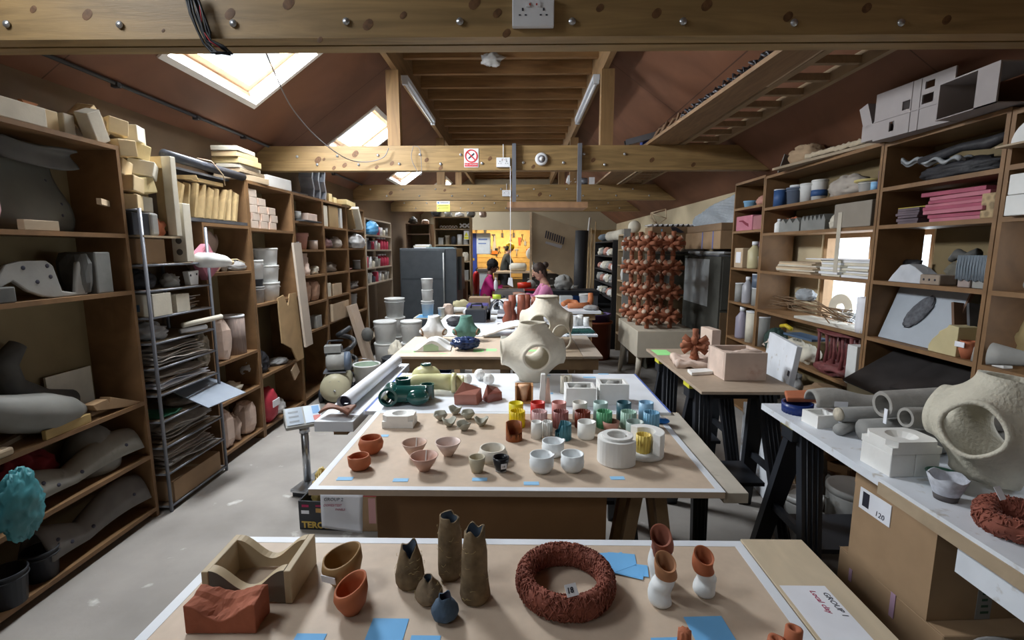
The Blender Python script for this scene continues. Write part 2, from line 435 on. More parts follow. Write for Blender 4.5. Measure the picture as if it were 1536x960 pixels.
# fluorescent battens
lampw = P('lamp_white',(.66,.70,.76),.4)
def batten(loc,L_,label):
    T('strip_light',label,'lamp',loc,parts=[('housing',M().box(-.03,.03,0,L_,.03,.075),lampw),
      ('tube',M().tube([(0,.04,.012),(0,L_-.04,.012)],.013,10),P('tube_glass',(.78,.80,.82),.3)),
      ('end_cap',M().box(-.025,.025,0,.035,-.004,.03),lampw),('end_cap',M().box(-.025,.025,L_-.035,L_,-.004,.03),lampw)])
batten((RC-RK+.09,4.75,RZ-.279),1.5,'unlit fluorescent strip light under the left purlin, nearest')
batten((RC+RK-.09,4.75,RZ-.279),1.5,'unlit fluorescent strip light under the right purlin, nearest')
batten((RC-RK+.09,7.9,RZ-.279),1.5,'unlit fluorescent strip light under the left purlin, beyond the third beam')
batten((RC+RK-.09,7.9,RZ-.279),1.5,'unlit fluorescent strip light under the right purlin, beyond the third beam')
# torn white paper caught on a joist
p = at(737,90,z=RZ-.06)
T('torn_paper','scrap of crumpled white plastic caught under the ceiling joists','rubbish',p,m=M().blob(.10,.05,.05,amp=.8,sc=2,seed=3),mt=wbag)
# cable conduit on left slope
m = M(); m.tube([(-2.325,2.0,roofz(-2.325)-.022),(-2.325,9.3,roofz(-2.325)-.022)],.012,8)
T('cable_conduit','dark cable conduit clipped along the left hand roof slope','conduit',parts=[('pipe',m,P('conduit_grey',(.06,.06,.065),.6)),]+[('clip',M().box(-2.345,-2.305,y,y+.03,roofz(-2.325)-.045,roofz(-2.345)-.002),P('conduit_clip',(.04,.04,.045),.6)) for y in (2.25,2.9,3.6,4.2,5.2,6.2,7.6)])
# hanging cables
def cable(label,pts,r=.004,mt=None,name='hanging_cable'):
    # smooth through points
    P_ = [Vector(p) for p in pts]; out = []
    for i in range(len(P_)-1):
        p0 = P_[max(i-1,0)]; p1 = P_[i]; p2 = P_[i+1]; p3 = P_[min(i+2,len(P_)-1)]
        for k in range(6):
            t = k/6
            out.append(.5*((2*p1)+(-p0+p2)*t+(2*p0-5*p1+4*p2-p3)*t*t+(-p0+3*p1-3*p2+p3)*t**3))
    out.append(P_[-1])
    return T(name,label,'cable',m=M().tube(out,r,6),mt=mt or P('grey_cable',(.20,.20,.21),.5))
cable('grey cable looping from the near beam down past the rooflight to the second beam',
      [at(392,60,y=2.0),at(410,105,y=2.5),at(440,165,y=3.1),at(480,210,y=3.8),at(520,238,y=4.4),at(550,243,y=4.57),at(575,236,y=4.57),at(583,222,y=4.57)])
cable('thin grey flex draped over the second beam beside the left post',[at(620,219,y=4.58),at(617,235,y=4.57),at(622,250,y=4.57),at(632,262,y=4.57),at(630,225,y=4.57),at(622,219,y=4.58)],.003)
blk = P('black_cable',(.015,.017,.022),.45)
def bundle(m,k):
    off = [(0,0),(.010,.004),(-.006,.006),(.006,-.003)][k]
    pts = [at(277+k*4,-12,y=1.77),at(285+k*3,20,y=1.775),at(296+k*2,45,y=1.775),at(306+k*2,66,y=1.78),at(322,78+k,y=1.78),at(345,82-k,y=1.775),at(332,70,y=1.77),at(314,62,y=1.77),at(304+3*k,48,y=1.765),at(300+k,20,y=1.765),at(290,-14,y=1.765)]
    m.tube([q+Vector((off[0],-abs(off[1]),0)) for q in pts],.0042,6)
m = M(); [bundle(m,k) for k in range(4)]
T('cable_bundle','tangled bundle of black cables hanging over the near beam','cable',parts=[('cables',m,blk),('red_wire',M().tube([at(298,-5,y=1.76),at(301,20,y=1.758),at(304,45,y=1.758),at(315,62,y=1.758),at(330,72,y=1.76)],.0016,5),P('red_wire',(.5,.03,.05),.5),dict(label='thin red wire'))])
# ---------------------------------------------------------------- things on the beams
wp = P('socket_white',(.74,.76,.80),.35)
def socket(x,y,z,w,h,label,holes=True,col=None):
    parts = [('plate',M().box(-w/2,w/2,-.022,0,-h/2,h/2),wp,dict(bev=.003))]
    if holes:
        hm = M(); sw = M()
        for s in (-1,1):
            cx = s*w*.25
            hm.box(cx-.003,cx+.003,-.0235,-.021,.002,.011)
            for q in (-.010,.010):hm.box(cx+q-.0035,cx+q+.0035,-.0235,-.021,-.013,-.009)
            sw.box(s*.018-.006,s*.018+.006,-.026,-.021,.014,.030)
        parts += [('pin_holes',hm,ink),('switch',sw,wp),('red_marks',M().box(-.014,-.009,-.0265,-.025,.018,.024).box(.009,.014,-.0265,-.025,.018,.024),P('switch_red',(.5,.05,.04),.5))]
    return T('wall_socket',label,'socket',(x,y,z),parts=parts)
p = at(799.5,22,y=1.795); socket(p.x,1.7945,p.z,.142,.092,'white double plug socket on the near beam at the top of the view')
p = at(755,244,y=4.62); socket(p.x,4.6195,p.z,.125,.085,'white double socket on the second beam right of the no smoking sign')
T('cable_drop','short white cable running up from the socket on the second beam','cable',m=M().tube([(p.x,4.61,p.z+.043),(p.x,4.61,2.53)],.004,6),mt=wp)
p = at(760,290,y=7.30); socket(p.x,7.2995,p.z,.13,.09,'small white socket box on the third beam')
T('cable_drop','short white cable above the socket box on the third beam','cable',m=M().tube([(p.x,7.29,p.z+.046),(p.x,7.29,2.53)],.004,6),mt=wp)
a = at(696,223,y=4.62); b = at(718,251,y=4.62); w = b.x-a.x; h = a.z-b.z
red = P('sign_red',(.55,.03,.04),.5)
sg = T('no_smoking_sign','white no smoking sign with a red ring on the second beam','sign',((a.x+b.x)/2,4.619,(a.z+b.z)/2),parts=[
    ('plate',M().box(-w/2,w/2,-.003,0,-h/2,h/2),wp),
    ('red_band',M().box(-w*.46,w*.46,-.0045,-.003,-h*.46,-h*.27),red),
    ('ring',M().at((0,-.0045,h*.10),(math.pi/2,0,0)).lathe([(w*.36,0),(w*.44,0),(w*.44,.002),(w*.36,.002),(w*.36,0)],28,smooth=False),red),
    ('bar',M().at((0,-.005,h*.10),(0,math.pi/4,0)).box(-w*.38,w*.38,-.001,.001,-.005,.005),red),
    ('cigarette',M().at((0,-.0042,h*.10),(0,-math.pi/4.5,0)).box(-w*.26,w*.26,-.001,.001,-.006,.006),ink)])
textm('NO SMOKING',.020,wp,sg,(-w*.44,-.0052,-h*.40),(math.pi/2,0,0),shear=0)
p = at(812,239,y=4.62)
T('smoke_alarm','round white smoke alarm on the second beam','smoke alarm',(p.x,4.6195,p.z),rot=(math.pi/2,0,0),parts=[
    ('base',M().lathe([(0,0),(.055,0),(.058,.01),(.055,.022),(.04,.024),(0,.024)],24),wp),
    ('grille',M().lathe([(.022,.024),(.034,.024),(.034,.0265),(.022,.0265)],20),P('alarm_grey',(.18,.18,.2),.5)),
    ('cap',M().lathe([(0,.024),(.020,.024),(.018,.034),(0,.036)],16),wp)])
a = at(655,303,y=9.42); b = at(675,317,y=9.42)
ys = T('notice_sign','yellow and white safety notice on the farthest beam','sign',((a.x+b.x)/2,9.419,(a.z+b.z)/2),parts=[
    ('plate',M().box(-.125,.125,-.004,0,-.09,.10),P('sign_yellow',(.72,.70,.12),.5)),
    ('header',M().box(-.125,.125,-.0055,-.004,.045,.10),wp),('symbol',M().box(-.11,-.075,-.007,-.0055,.055,.09),P('sign_blue',(.10,.2,.55),.5)),
    ('text_lines',M().box(-.06,.10,-.007,-.0055,.062,.07).box(-.06,.10,-.007,-.0055,.078,.086).box(-.10,.10,-.006,-.004,.01,.02).box(-.10,.10,-.006,-.004,-.03,-.02),ink)])
# hanging tray
xl,xr = -.05,.55
tr = [('hanger',M().box(xl-.018,xl+.018,4.575,4.612,1.975,2.53),steeld),('hanger',M().box(xr-.018,xr+.018,4.575,4.612,1.975,2.53),steeld),
      ('tray',M().box(xl-.06,xr+.06,4.42,4.78,1.945,1.972).box(xl-.06,xr+.06,4.42,4.43,1.972,1.995).box(xl-.06,xr+.06,4.77,4.78,1.972,1.995),mat('tray_wood',(.30,.17,.09),.6,.2,6,kind='wood'))]
T('hanging_tray','wooden tray hung from the second beam on two steel straps','shelf',parts=tr)
T('pull_cord','thin white cord hanging from the tray','cord',m=M().tube([(-.08,4.405,2.3),(-.08,4.405,1.3)],.003,5),mt=wp)
T('cord_paper','folded white paper tied low on the hanging cord','paper',(-.08,4.405,1.235),rz=.2,m=M().prism([(-.016,.085),(.016,.085),(.024,0),(-.006,.015),(-.026,.026)],'y',-.004,.004),mt=paper)
# long storage boards and ladders lying on the tie beams
T('storage_board','long pine board laid over the near and second beams on the right','board',m=M().prism([(1.30,1.80),(1.15,5.0),(1.44,5.0),(1.455,1.80)],'z',2.522,2.548),mt=mat('board_pine',(.24,.145,.075),.6,.2,4,kind='wood',stretch=(6,.8,6)))
def ladder(y0,y1,label,sx=0):
    rl = M().box(1.47+sx,1.515+sx,y0,y1,2.522,2.615); r2 = M().box(1.78+sx,1.815+sx,y0,y1,2.522,2.60)
    parts = [('rail',rl,pine2),('rail',r2,pine2)]
    n = int((y1-y0)/.26)
    for k in range(n):parts.append(('rung',M().box(1.515+sx,1.78+sx,y0+.13+k*.26,y0+.165+k*.26,2.535,2.575),pine2))
    return T('wooden_ladder',label,'ladder',parts=parts)
pine2 = mat('ladder_pine',(.27,.19,.11),.6,.14,3,kind='wood',stretch=(6,.7,6))
ladder(1.80,4.95,'wooden ladder stored flat over the near and second beams')
ladder(5.0,8.1,'wooden ladder stored flat farther back over the third beam')
T('splice_plate','pale board screwed along the side of the stored ladder','board',m=M().box(1.452,1.4695,1.9,3.05,2.525,2.62),mt=cardl)
T('storage_board','second long board laid beside the farther ladder over the third beam','board',m=M().box(1.13,1.42,5.05,7.9,2.522,2.548),mt=MATS['board_pine'])
rng = random.Random(4)
# clutter on the long board: coiled dark chain, off cuts, blue crate
def onboard(y):return 1.30-(y-1.8)*.047
ch = M(); n = 110
pts = [Vector((onboard(2.5+1.4*i/n)+.05+.03*math.sin(i*1.9),2.5+1.4*i/n,2.585+.018*math.cos(i*1.9)+.01*math.sin(i*.7))) for i in range(n)]
ch.tube(pts,.008,5)
T('coiled_chain','long dark coiled chain lying along the storage board','chain',m=ch,mt=P('chain_dark',(.07,.07,.08),.4,metal=.5))
for k in range(9):
    y = 4.0+k*.085; L_ = rng.uniform(.12,.26)
    T('curved_offcut',ORDN[k]+' curved brown timber offcut from the chain along the storage board','offcut',(onboard(y)+.10,y,2.557),rz=rng.uniform(-.7,.7),group='offcuts on the storage board',
      m=M().tube([(-L_/3,0,0),(-L_/8,0,.05+.05*rng.random()),(L_/8,0,.06+.04*rng.random()),(L_/3,0,.01)],[.009,.012,.012,.008],6),mt=mat('brown_offcut',(.20,.12,.07),.8,.2,20))
T('blue_crate','small blue plastic crate at the far end of the storage board','crate',(1.23,4.86,2.549),parts=[('wall',M().box(-.06,.06,-.05,-.045,0,.10).box(-.06,.06,.045,.05,0,.10).box(-.06,-.055,-.045,.045,0,.10).box(.055,.06,-.045,.045,0,.10),P('crate_blue',(.03,.07,.35),.4)),('floor',M().box(-.055,.055,-.045,.045,0,.006),P('crate_blue',(.03,.07,.35),.4))])
T('grey_trough','grey metal gutter length tipped up beside the blue crate','gutter',(1.00,4.66,2.525),rot=(0,-.25,.0),m=M().prism([(-.03,0),(.03,0),(.04,.05),(.035,.05),(.026,.006),(-.026,.006),(-.035,.05),(-.04,.05)],'x',-.02,.30),mt=steeld)
for k,(y,l) in enumerate(((7.34,'white crumpled bag'),(7.36,'dark motor housing'),(7.33,'small white carton'))):
    x = [.78,.95,1.06][k]
    T('beam_clutter',l+' resting on top of the third beam right of middle','clutter',(x,y,2.523),m=(M().blob(.09,.04,.07,c=(0,0,.055),amp=.5,seed=k,flatb=-.055),M().tube([(-.05,0,.05),(.05,0,.05)],.05,12),B(.08,.05,.10))[k],mt=(wbag,steeld,wp)[k])
# ================================================================ SHELVING
XL,XR = -2.15,2.10
def unit(side,y0,y1,levels,top,label,depth=.28,back=True,base=True,wood=None,win=False,thick=.02,name='shelving_unit',xf=None):
    wood = wood or shelfwood
    xf = xf if xf is not None else (XL if side < 0 else XR); xb = xf-depth if side < 0 else xf+depth
    xa,xc = min(xf,xb),max(xf,xb)
    parts = []
    t = thick
    for q in (y0,y1-t):parts.append(('side_panel',M().box(xa,xc,q,q+t,0,top),wood))
    parts.append(('top_panel',M().box(xa,xc,y0+t,y1-t,top-.022,top),wood))
    for z in levels:parts.append(('shelf',M().box(xa,xc,y0+t,y1-t,z-.022,z),wood,dict(sub=[])))
    if back:
        b0,b1 = (xb-.008,xb) if side < 0 else (xb,xb+.008)
        hb = mat('hardboard',(.20,.15,.075),.7,.1,4)
        for z0,z1 in ([(0,top)] if not win else [(0,win[0]),(win[1],top)]):parts.append(('back_panel',M().box(b0,b1,y0,y1,z0,z1),hb))
    return T(name,label,'shelving',parts=parts)
def carton_parts(w,d,h,mt,open_=False):
    t = .005
    if not open_:return [('body',B(w,d,h),mt,dict(bev=.003)),('tape',M().box(-w*.5-.0005,w*.5+.0005,-.02,.02,h-.0002,h+.0006),P('packing_tape',(.45,.36,.22),.3))]
    return [('body',M().box(-w/2,w/2,-d/2,d/2,0,t).box(-w/2,w/2,-d/2,-d/2+t,t,h).box(-w/2,w/2,d/2-t,d/2,t,h).box(-w/2,-w/2+t,-d/2+t,d/2-t,t,h).box(w/2-t,w/2,-d/2+t,d/2-t,t,h),mt)]
def fit(m,w,d,h):
    lo = [min(q[i] for q in m.v) for i in range(3)]; hi = [max(q[i] for q in m.v) for i in range(3)]
    sz = (w,d,h); of = (-w/2,-d/2,0)
    m.v = [tuple((q[i]-lo[i])/max(hi[i]-lo[i],1e-6)*sz[i]+of[i] for i in range(3)) for q in m.v]
    return m
def G(kind,w,d,h,mt,seed=0):
    r = min(w,d)/2
    if kind == 'box':return [('body',B(w,d,h),mt,dict(bev=min(.006,h*.2)))]
    if kind == 'rough':
        m = M().grid(lambda u,v:(0,0,0),1,1); m = M()
        m.blob(w*.62,d*.62,h*.62,c=(0,0,h/2),seg=12,rings=8,amp=.22,sc=1.6,seed=seed,smooth=False)
        m.v = [(max(-w/2,min(w/2,a)),max(-d/2,min(d/2,b)),max(0,min(h,c))) for a,b,c in m.v]
        return [('body',m,mt)]
    if kind == 'carton':return carton_parts(w,d,h,mt)
    if kind == 'opencarton':return carton_parts(w,d,h,mt,True)
    if kind == 'bucket':
        hm = M().tube([(r*1.02*math.cos(a),r*1.02*math.sin(a),h*.80-h*.16*math.sin(a)) for a in [math.pi*k/8 for k in range(9)]],.0025,5)
        return [('body',M().lathe([(0,0),(r*.86,0),(r*.97,h*.86),(r*.98,h*.90),(0,h*.90)],22),mt),
                ('lid',M().lathe([(0,h*.895),(r,h*.895),(r*1.01,h*.97),(r*.97,h),(r*.9,h*.985),(0,h*.985)],22),mt),
                ('handle',hm,mt)]
    if kind == 'tub':
        return [('body',M().lathe([(0,0),(r*.80,0),(r*.95,h*.93),(r,h*.93),(r,h),(r*.93,h),(r*.78,.006),(0,.006)],22),mt),
                ('rim',M().lathe([(r*.97,h*.80),(r*1.01,h*.80),(r*1.01,h*.84),(r*.97,h*.84)],22),mt)]
    if kind == 'bottle':
        return [('body',M().lathe([(0,0),(r*.95,0),(r,h*.05),(r,h*.66),(r*.45,h*.82),(r*.38,h*.86),(0,h*.86)],16),mt),('cap',M().lathe([(0,h*.86),(r*.46,h*.86),(r*.46,h),(0,h)],14),wp)]
    if kind == 'can':
        return [('body',M().lathe([(0,0),(r,0),(r,h*.95),(0,h*.95)],20),mt),('lid',M().lathe([(0,h*.95),(r*1.02,h*.95),(r*1.02,h),(r*.9,h),(r*.88,h*.98),(0,h*.98)],20),wp)]
    if kind in ('bag','lump'):
        m = M().blob(w*.5,d*.5,h*.56,c=(0,0,h*.46),seg=26,rings=18,amp=.42,sc=2.3,seed=seed,ridge=True,flatb=-h*.46) if kind == 'bag' else M().blob(w*.52,d*.52,h*.55,c=(0,0,h*.45),seg=18,rings=12,amp=.5,sc=2.2,seed=seed,flatb=-h*.45)
        return [('body',fit(m,w*.97,d*.97,h),mt)]
    if kind == 'pot':
        return [('body',M().lathe([(0,0),(r*.6,0),(r*.95,h*.5),(r*.8,h*.88),(r*.9,h),(r*.8,h),(r*.7,h*.86),(r*.85,h*.5),(r*.5,.008),(0,.008)],22),mt)]
    if kind == 'flowerpot':return [('body',M().lathe([(0,0),(r*.65,0),(r*.92,h*.80),(r,h*.80),(r,h),(r*.9,h),(r*.62,.008),(0,.008)],22),mt)]
    if kind == 'bowl':return [('body',M().lathe([(0,0),(r*.4,0),(r*.85,h*.5),(r,h),(r*.93,h),(r*.78,h*.52),(r*.34,.01),(0,.01)],22),mt)]
    if kind == 'roll':return [('body',M().tube([(0,-d/2,h/2),(0,d/2,h/2)],h/2,16),mt),('core',M().tube([(0,-d/2-.001,h/2),(0,d/2+.001,h/2)],h*.2,12),ink)]
    if kind == 'mould':   # two plaster halves with a hollow in the top
        m = M(); n = 16; R_ = r*.7
        pr = [(0,h*.55),(R_*.6,h*.62),(R_,h)]
        m.box(-w/2,w/2,-d/2,d/2,0,h*.54)
        lo = [(R_*math.cos(2*math.pi*k/n),R_*math.sin(2*math.pi*k/n)) for k in range(n)]
        sq = []
        for k in range(n):
            a = 2*math.pi*k/n; c_,s_ = math.cos(a),math.sin(a); q = max(abs(c_)/(w/2),abs(s_)/(d/2)); sq.append((c_/q,s_/q))
        v = [(x,y,h) for x,y in lo]+[(x,y,h) for x,y in sq]+[(x,y,h*.54) for x,y in sq]+[(x*.55,y*.55,h*.6) for x,y in lo]
        f = []
        for k in range(n):
            j = (k+1) % n; f += [(k,n+k,n+j,j),(n+k,2*n+k,2*n+j,n+j),(k,j,3*n+j,3*n+k)]
        f.append(tuple(3*n+k for k in range(n)))
        m._add(v,f,False)
        return [('body',m,mt),('seam',M().box(-w/2-.0006,w/2+.0006,-.0012,.0012,0,h*.54),P('seam_grey',(.45,.45,.43),.8))]
    if kind == 'saddle':   # slab with a wavy top
        n = 10; poly = [(-w/2,0),(w/2,0)]+[(w/2-w*i/n,h*(.72+.28*math.cos(2*math.pi*i/n))) for i in range(n+1)]
        return [('body',M().prism(poly,'y',-d/2,d/2),mt,dict(bev=.004))]
    if kind == 'wedge':return [('body',M().prism([(-w/2,0),(w/2,0),(w/2,h),(-w*.1,h),(-w/2,h*.25)],'y',-d/2,d/2),mt,dict(bev=.003))]
    if kind == 'twigs':
        rr = random.Random(seed); m = M()
        for k in range(14):m.tube([(rr.uniform(-w,w)*.4,-d/2,rr.uniform(.1,.9)*h),(rr.uniform(-w,w)*.45,0,rr.uniform(.3,1)*h),(rr.uniform(-w,w)*.4,d/2,rr.uniform(.1,.9)*h)],.004,5)
        return [('twigs',m,mt)]
def put(side,kind,px0,px1,z,pyt,d,name,label,cat,mt,inset=.012,seed=0,rz=0,h=None,extra=None,group=None,dy=0):
    """stand a thing on the shelf at height z between two photo columns; d is its depth into the shelf"""
    xf = XL-inset if side < 0 else XR+inset
    ya,yb = Y(px0,xf,z+.05),Y(px1,xf,z+.05)
    y0,y1 = min(ya,yb),max(ya,yb)
    if h is None:h = max(.01,Z(pyt,xf,y0 if side > 0 else y1)-z)
    w = y1-y0
    x = xf-d/2 if side < 0 else xf+d/2
    p = G(kind,d,w,h,mt,seed)
    if extra:p = p+extra(d,w,h)
    return T(name,label,cat,(x,(y0+y1)/2+dy,z+.0005),rz=rz,parts=p,group=group)
def slabs(base,n,w,d,th,mt,name,desc,cat,group,jit=.02,seed=0,ydir=False,rz=0,gap=.0006):
    """a stack of n separate boards/sheets; desc is completed with its place in the stack"""
    rr = random.Random(seed); z = base[2]+.0005
    for k in range(n):
        t = th*rr.uniform(.8,1.25); ww = w*rr.uniform(.86,1); dd = d*rr.uniform(.86,1)
        T(name,desc % ordl(k,n),cat,(base[0]+rr.uniform(-jit,jit)*.4,base[1]+rr.uniform(-jit,jit),z),rz=rz+rr.uniform(-.06,.06),
          m=B(ww,dd,t),mt=mt if not isinstance(mt,(list,tuple)) else mt[k % len(mt)],group=group,bev=min(.002,t*.2))
        z += t+gap
    return z
# left run -----------------------------------------------------------------
darkshelf = mat('dusty_dark_shelf',(.075,.075,.08),.7,.3,12)
unit(-1,0.60,2.665,[.06,.385,.71,1.347,1.657],2.12,'tall open brown shelving nearest on the left, full of grey moulded forms')
unit(-1,3.30,3.885,[.09,.46,.76,1.41],1.757,'brown shelving right behind the grey tube rack, below the slatted timber ribs',back=True)
T('storage_shelf','dark edged shelf above the grey tube rack carrying slanted timber ribs','shelf',parts=[('board',M().box(-2.44,XL,3.02,3.86,1.760,1.782),darkshelf),('end_panel',M().box(-2.44,XL,3.865,3.885,1.76,2.118),shelfwood),('end_panel',M().box(-2.44,XL,2.995,3.015,1.66,2.10),mat('greybrown_board',(.20,.16,.14),.7,.15,5)),('top_board',M().box(-2.44,XL-.12,3.02,3.86,2.10,2.115),darkshelf)])
unit(-1,3.89,4.66,[.075,.52,1.125,1.745],2.115,'brown shelving bay on the left holding plaster bricks above white buckets')
unit(-1,4.665,5.365,[.08,.74,1.03,1.31,1.575,1.85],2.115,'brown shelving bay on the left just past the leaning white board')
unit(-1,5.37,6.10,[.08,.755,1.04,1.31,1.59,1.83],2.115,'brown shelving bay on the left with the open cardboard box in it')
unit(-1,6.105,6.79,[.08,.76,1.06,1.31,1.595,1.826],2.115,'brown shelving bay on the left beneath the tilted pale foam boards')
unit(-1,6.83,8.2,[.3,1.09,1.317,1.577,1.792],1.80+.22,'pale low shelving at the far left end crowded with small pots and red canisters',wood=mat('pale_shelf',(.46,.38,.29),.6,.1,6),depth=.27,back=False)
# right run ----------------------------------------------------------------
RL = [.09,.40,.72,1.055,1.392,1.712,1.925]
unit(1,0.55,2.195,[.40,.72,1.055,1.392,1.712,1.93],2.16,'brown shelving nearest on the right, its far compartments lit from a window',win=(1.05,1.75),depth=.27)
unit(1,2.20,2.925,RL,2.175,'brown shelving on the right holding pink foam sheets and black and grey clay pieces',depth=.27,win=(1.05,1.75))
unit(1,2.93,4.285,RL,2.190,'wide brown shelving bay on the right with the bright window behind it',depth=.27,win=(.93,1.70))
unit(1,4.29,4.87,[.09,.40,.72,1.07,1.40,1.75,1.965],2.205,'narrow brown shelving bay on the right with bottles, tins and a pink foam block',depth=.27)
bp_ = T('backing_board','upright board closing the back of the pink foam shelving','board',m=M().box(2.373,2.378,2.23,2.83,1.06,2.15),mt=MATS['hardboard'])
# --------------------------------------------------------------- contents, left bay A
def leaf(w,h,th,mt,holes=True,seed=0):
    n = 22
    pts = []
    for i in range(n):
        a = 2*math.pi*i/n; r = 1+.13*math.sin(3*a+seed)+.10*math.cos(5*a+seed*2)
        pts.append((w/2*r*math.cos(a)*.92,h/2+h/2*r*math.sin(a)*.9))
    zmin = min(q[1] for q in pts); pts = [(a,b-zmin) for a,b in pts]
    return M().prism(pts,'x',-th/2,th/2)
# big leaning plate: organic sheet with holes as dark plugs
def plate_fn(W_,H_,bend,seed):
    def fn(u,v):
        a = (u-.5)*W_*(1-.35*abs(v-.45)**1.5)+.03*math.sin(v*5+seed); b = v*H_*(.92+.08*math.cos(u*7+seed))
        c = bend*(math.cos((u-.5)*3.2)-.6)+.02*math.sin(v*4+seed)
        return (c,a,b)
    return fn
def formed(name,label,loc,W_,H_,bend,mt,seed=0,rz=0,rot=None,holes=((.3,.5),(.7,.5),(.3,.7),(.7,.75)),hr=.008):
    fn = plate_fn(W_,H_,bend,seed)
    m = M().grid(fn,16,12)
    parts = [('shell',m,mt,dict(solid=.012))]
    for u,v in holes:
        p = fn(u,v); parts.append(('hole',M().at((p[0]+.0066,p[1],p[2]),(0,math.pi/2,0)).lathe([(0,-.002),(hr,-.002),(hr*.9,.001),(0,.001)],10),ink))
    return T(name,label,'moulded form',loc,parts=parts,rz=rz,rot=rot)
formed('moulded_form','large dark olive grey moulded plate leaning at the back of the upper shelf, nearest left',(-2.33,2.28,1.662),.52,.40,.05,mat('olive_grey_form',(.125,.125,.105),.6,.12,6,bump=.1),1,holes=((.25,.45),(.85,.35),(.82,.62),(.8,.2)))
formed('moulded_form','curved grey ledge shaped piece hung above the olive plate in the upper shelf',(-2.25,2.32,1.97),.42,.10,.06,greyd,2,rot=(0,.5,0),holes=())
put(-1,'rough',-60,14,1.657,225,.16,'pink_foam_block','pale pink foam block at the left edge of the view on the upper shelf','foam block',mat('dull_pink_foam',(.42,.24,.24),.8,.15,9))
T('timber_offcut','short pale timber strip projecting at the right end of the upper left shelf','timber offcut',(-2.17,2.55,1.80),rz=.5,m=B(.02,.16,.03),mt=plyl)
T('timber_offcut','flat brown board offcut lying at the front of the upper left shelf','timber offcut',(-2.17,2.19,1.6575),rz=.04,m=B(.03,.17,.045),mt=oldply,bev=.002)
# level 1.347
fn = None
def bracket():
    m = M()
    pts = [(-.20,.10),(-.16,.16),(-.10,.175),(.02,.175),(.05,.15),(.08,.03),(.15,.015),(.175,.16),(.19,.17),(.215,0),(.12,-.003+.003),(.04,0),(-.02,.012),(-.08,.04),(-.14,.09),(-.20,.06)]
    return m.prism(pts,'x',-.012,.012)
T('moulded_bracket','pale grey moulded bracket with bolt holes and an upright fin, second left shelf down','moulded form',(-2.19,2.19,1.3475),rz=0,parts=[('body',bracket(),greyl,dict(bev=.006))]+[('hole',M().at((.0125,a,b),(0,math.pi/2,0)).lathe([(0,0),(.010,0),(.009,.001),(0,.001)],10),ink) for a,b in ((-.09,.145),(.02,.15),(.03,.10),(-.035,.08))])
put(-1,'rough',126,146,1.347,378,.14,'grey_mould_block','dark grey block standing right of the bracket fin','mould',greyd)
put(-1,'box',147,170,1.347,378,.16,'grey_mould_block','grey block with a chamfered face at the right end of the bracket shelf','mould',greym)
put(-1,'box',-30,24,1.347,430,.05,'grey_slab','low dark grey slab at the left edge of the bracket shelf','slab',greyd,inset=.005)
T('grey_mound','rounded dark form at the back of the bracket shelf','moulded form',(-2.36,1.99,1.3475),m=M().blob(.055,.13,.15,c=(0,0,.09),amp=.2,flatb=-.09),mt=greyd)
# level .71: bone shaped forms
def bone(name,label,pts,rad,mt,holes=()):
    m = M().tube(pts,rad,18)
    parts = [('body',m,mt)]
    for h in holes:parts.append(('hole',M().at(h[0],h[1]).lathe([(0,0),(.010,0),(.009,.002),(0,.002)],10),ink))
    return T(name,label,'moulded form',parts=parts)
bone('moulded_form','big dark grey horn shaped form rising at the back of the middle left shelf',[(-2.36,2.42,.79),(-2.36,2.28,.83),(-2.37,2.15,.93),(-2.37,2.13,1.05),(-2.36,2.20,1.13)],[.055,.06,.06,.055,.035],greyd)
bone('moulded_form','pale grey sweeping form with a broad flared foot on the middle left shelf',[(-2.24,1.70,1.02),(-2.22,1.86,.93),(-2.22,2.00,.86),(-2.22,2.14,.815),(-2.22,2.26,.785),(-2.22,2.33,.77)],[.035,.055,.085,.095,.07,.03],mat('sweep_grey',(.20,.20,.185),.6,.14,6))
T('white_plank','pale board standing at the back of the middle left shelf','board',(-2.40,2.47,.7105),m=B(.012,.26,.22),mt=plastc,rot=(0,0,0))
T('timber_block','brown timber offcut with a sawn notch leaning on the grey form','timber offcut',(-2.19,2.49,.7105),parts=[('block',M().prism([(-.16,.08),(-.07,.085),(-.06,.06),(-.05,.09),(.14,.005),(.14,0),(.06,0),(-.14,.045)],'x',-.03,.03),mat('timber_orange',(.34,.22,.12),.6,.15,8,kind='wood'),dict(bev=.003))])
T('timber_strip','yellowish timber strip lying on the front edge of the middle left shelf','timber offcut',(-2.165,2.19,.7105),rz=.02,m=B(.02,.24,.045),mt=mat('yellow_timber',(.40,.28,.11),.6,.12,9,kind='wood'),bev=.002)
T('timber_strip','thin brown batten lying behind the yellowish strip','timber offcut',(-2.27,1.98,.7105),rz=.3,m=B(.03,.34,.02),mt=oldply)
T('timber_block','small rounded wooden block at the left edge of the middle shelf','timber offcut',(-2.17,1.89,.7105),m=B(.05,.07,.035),mt=oldply,bev=.01)
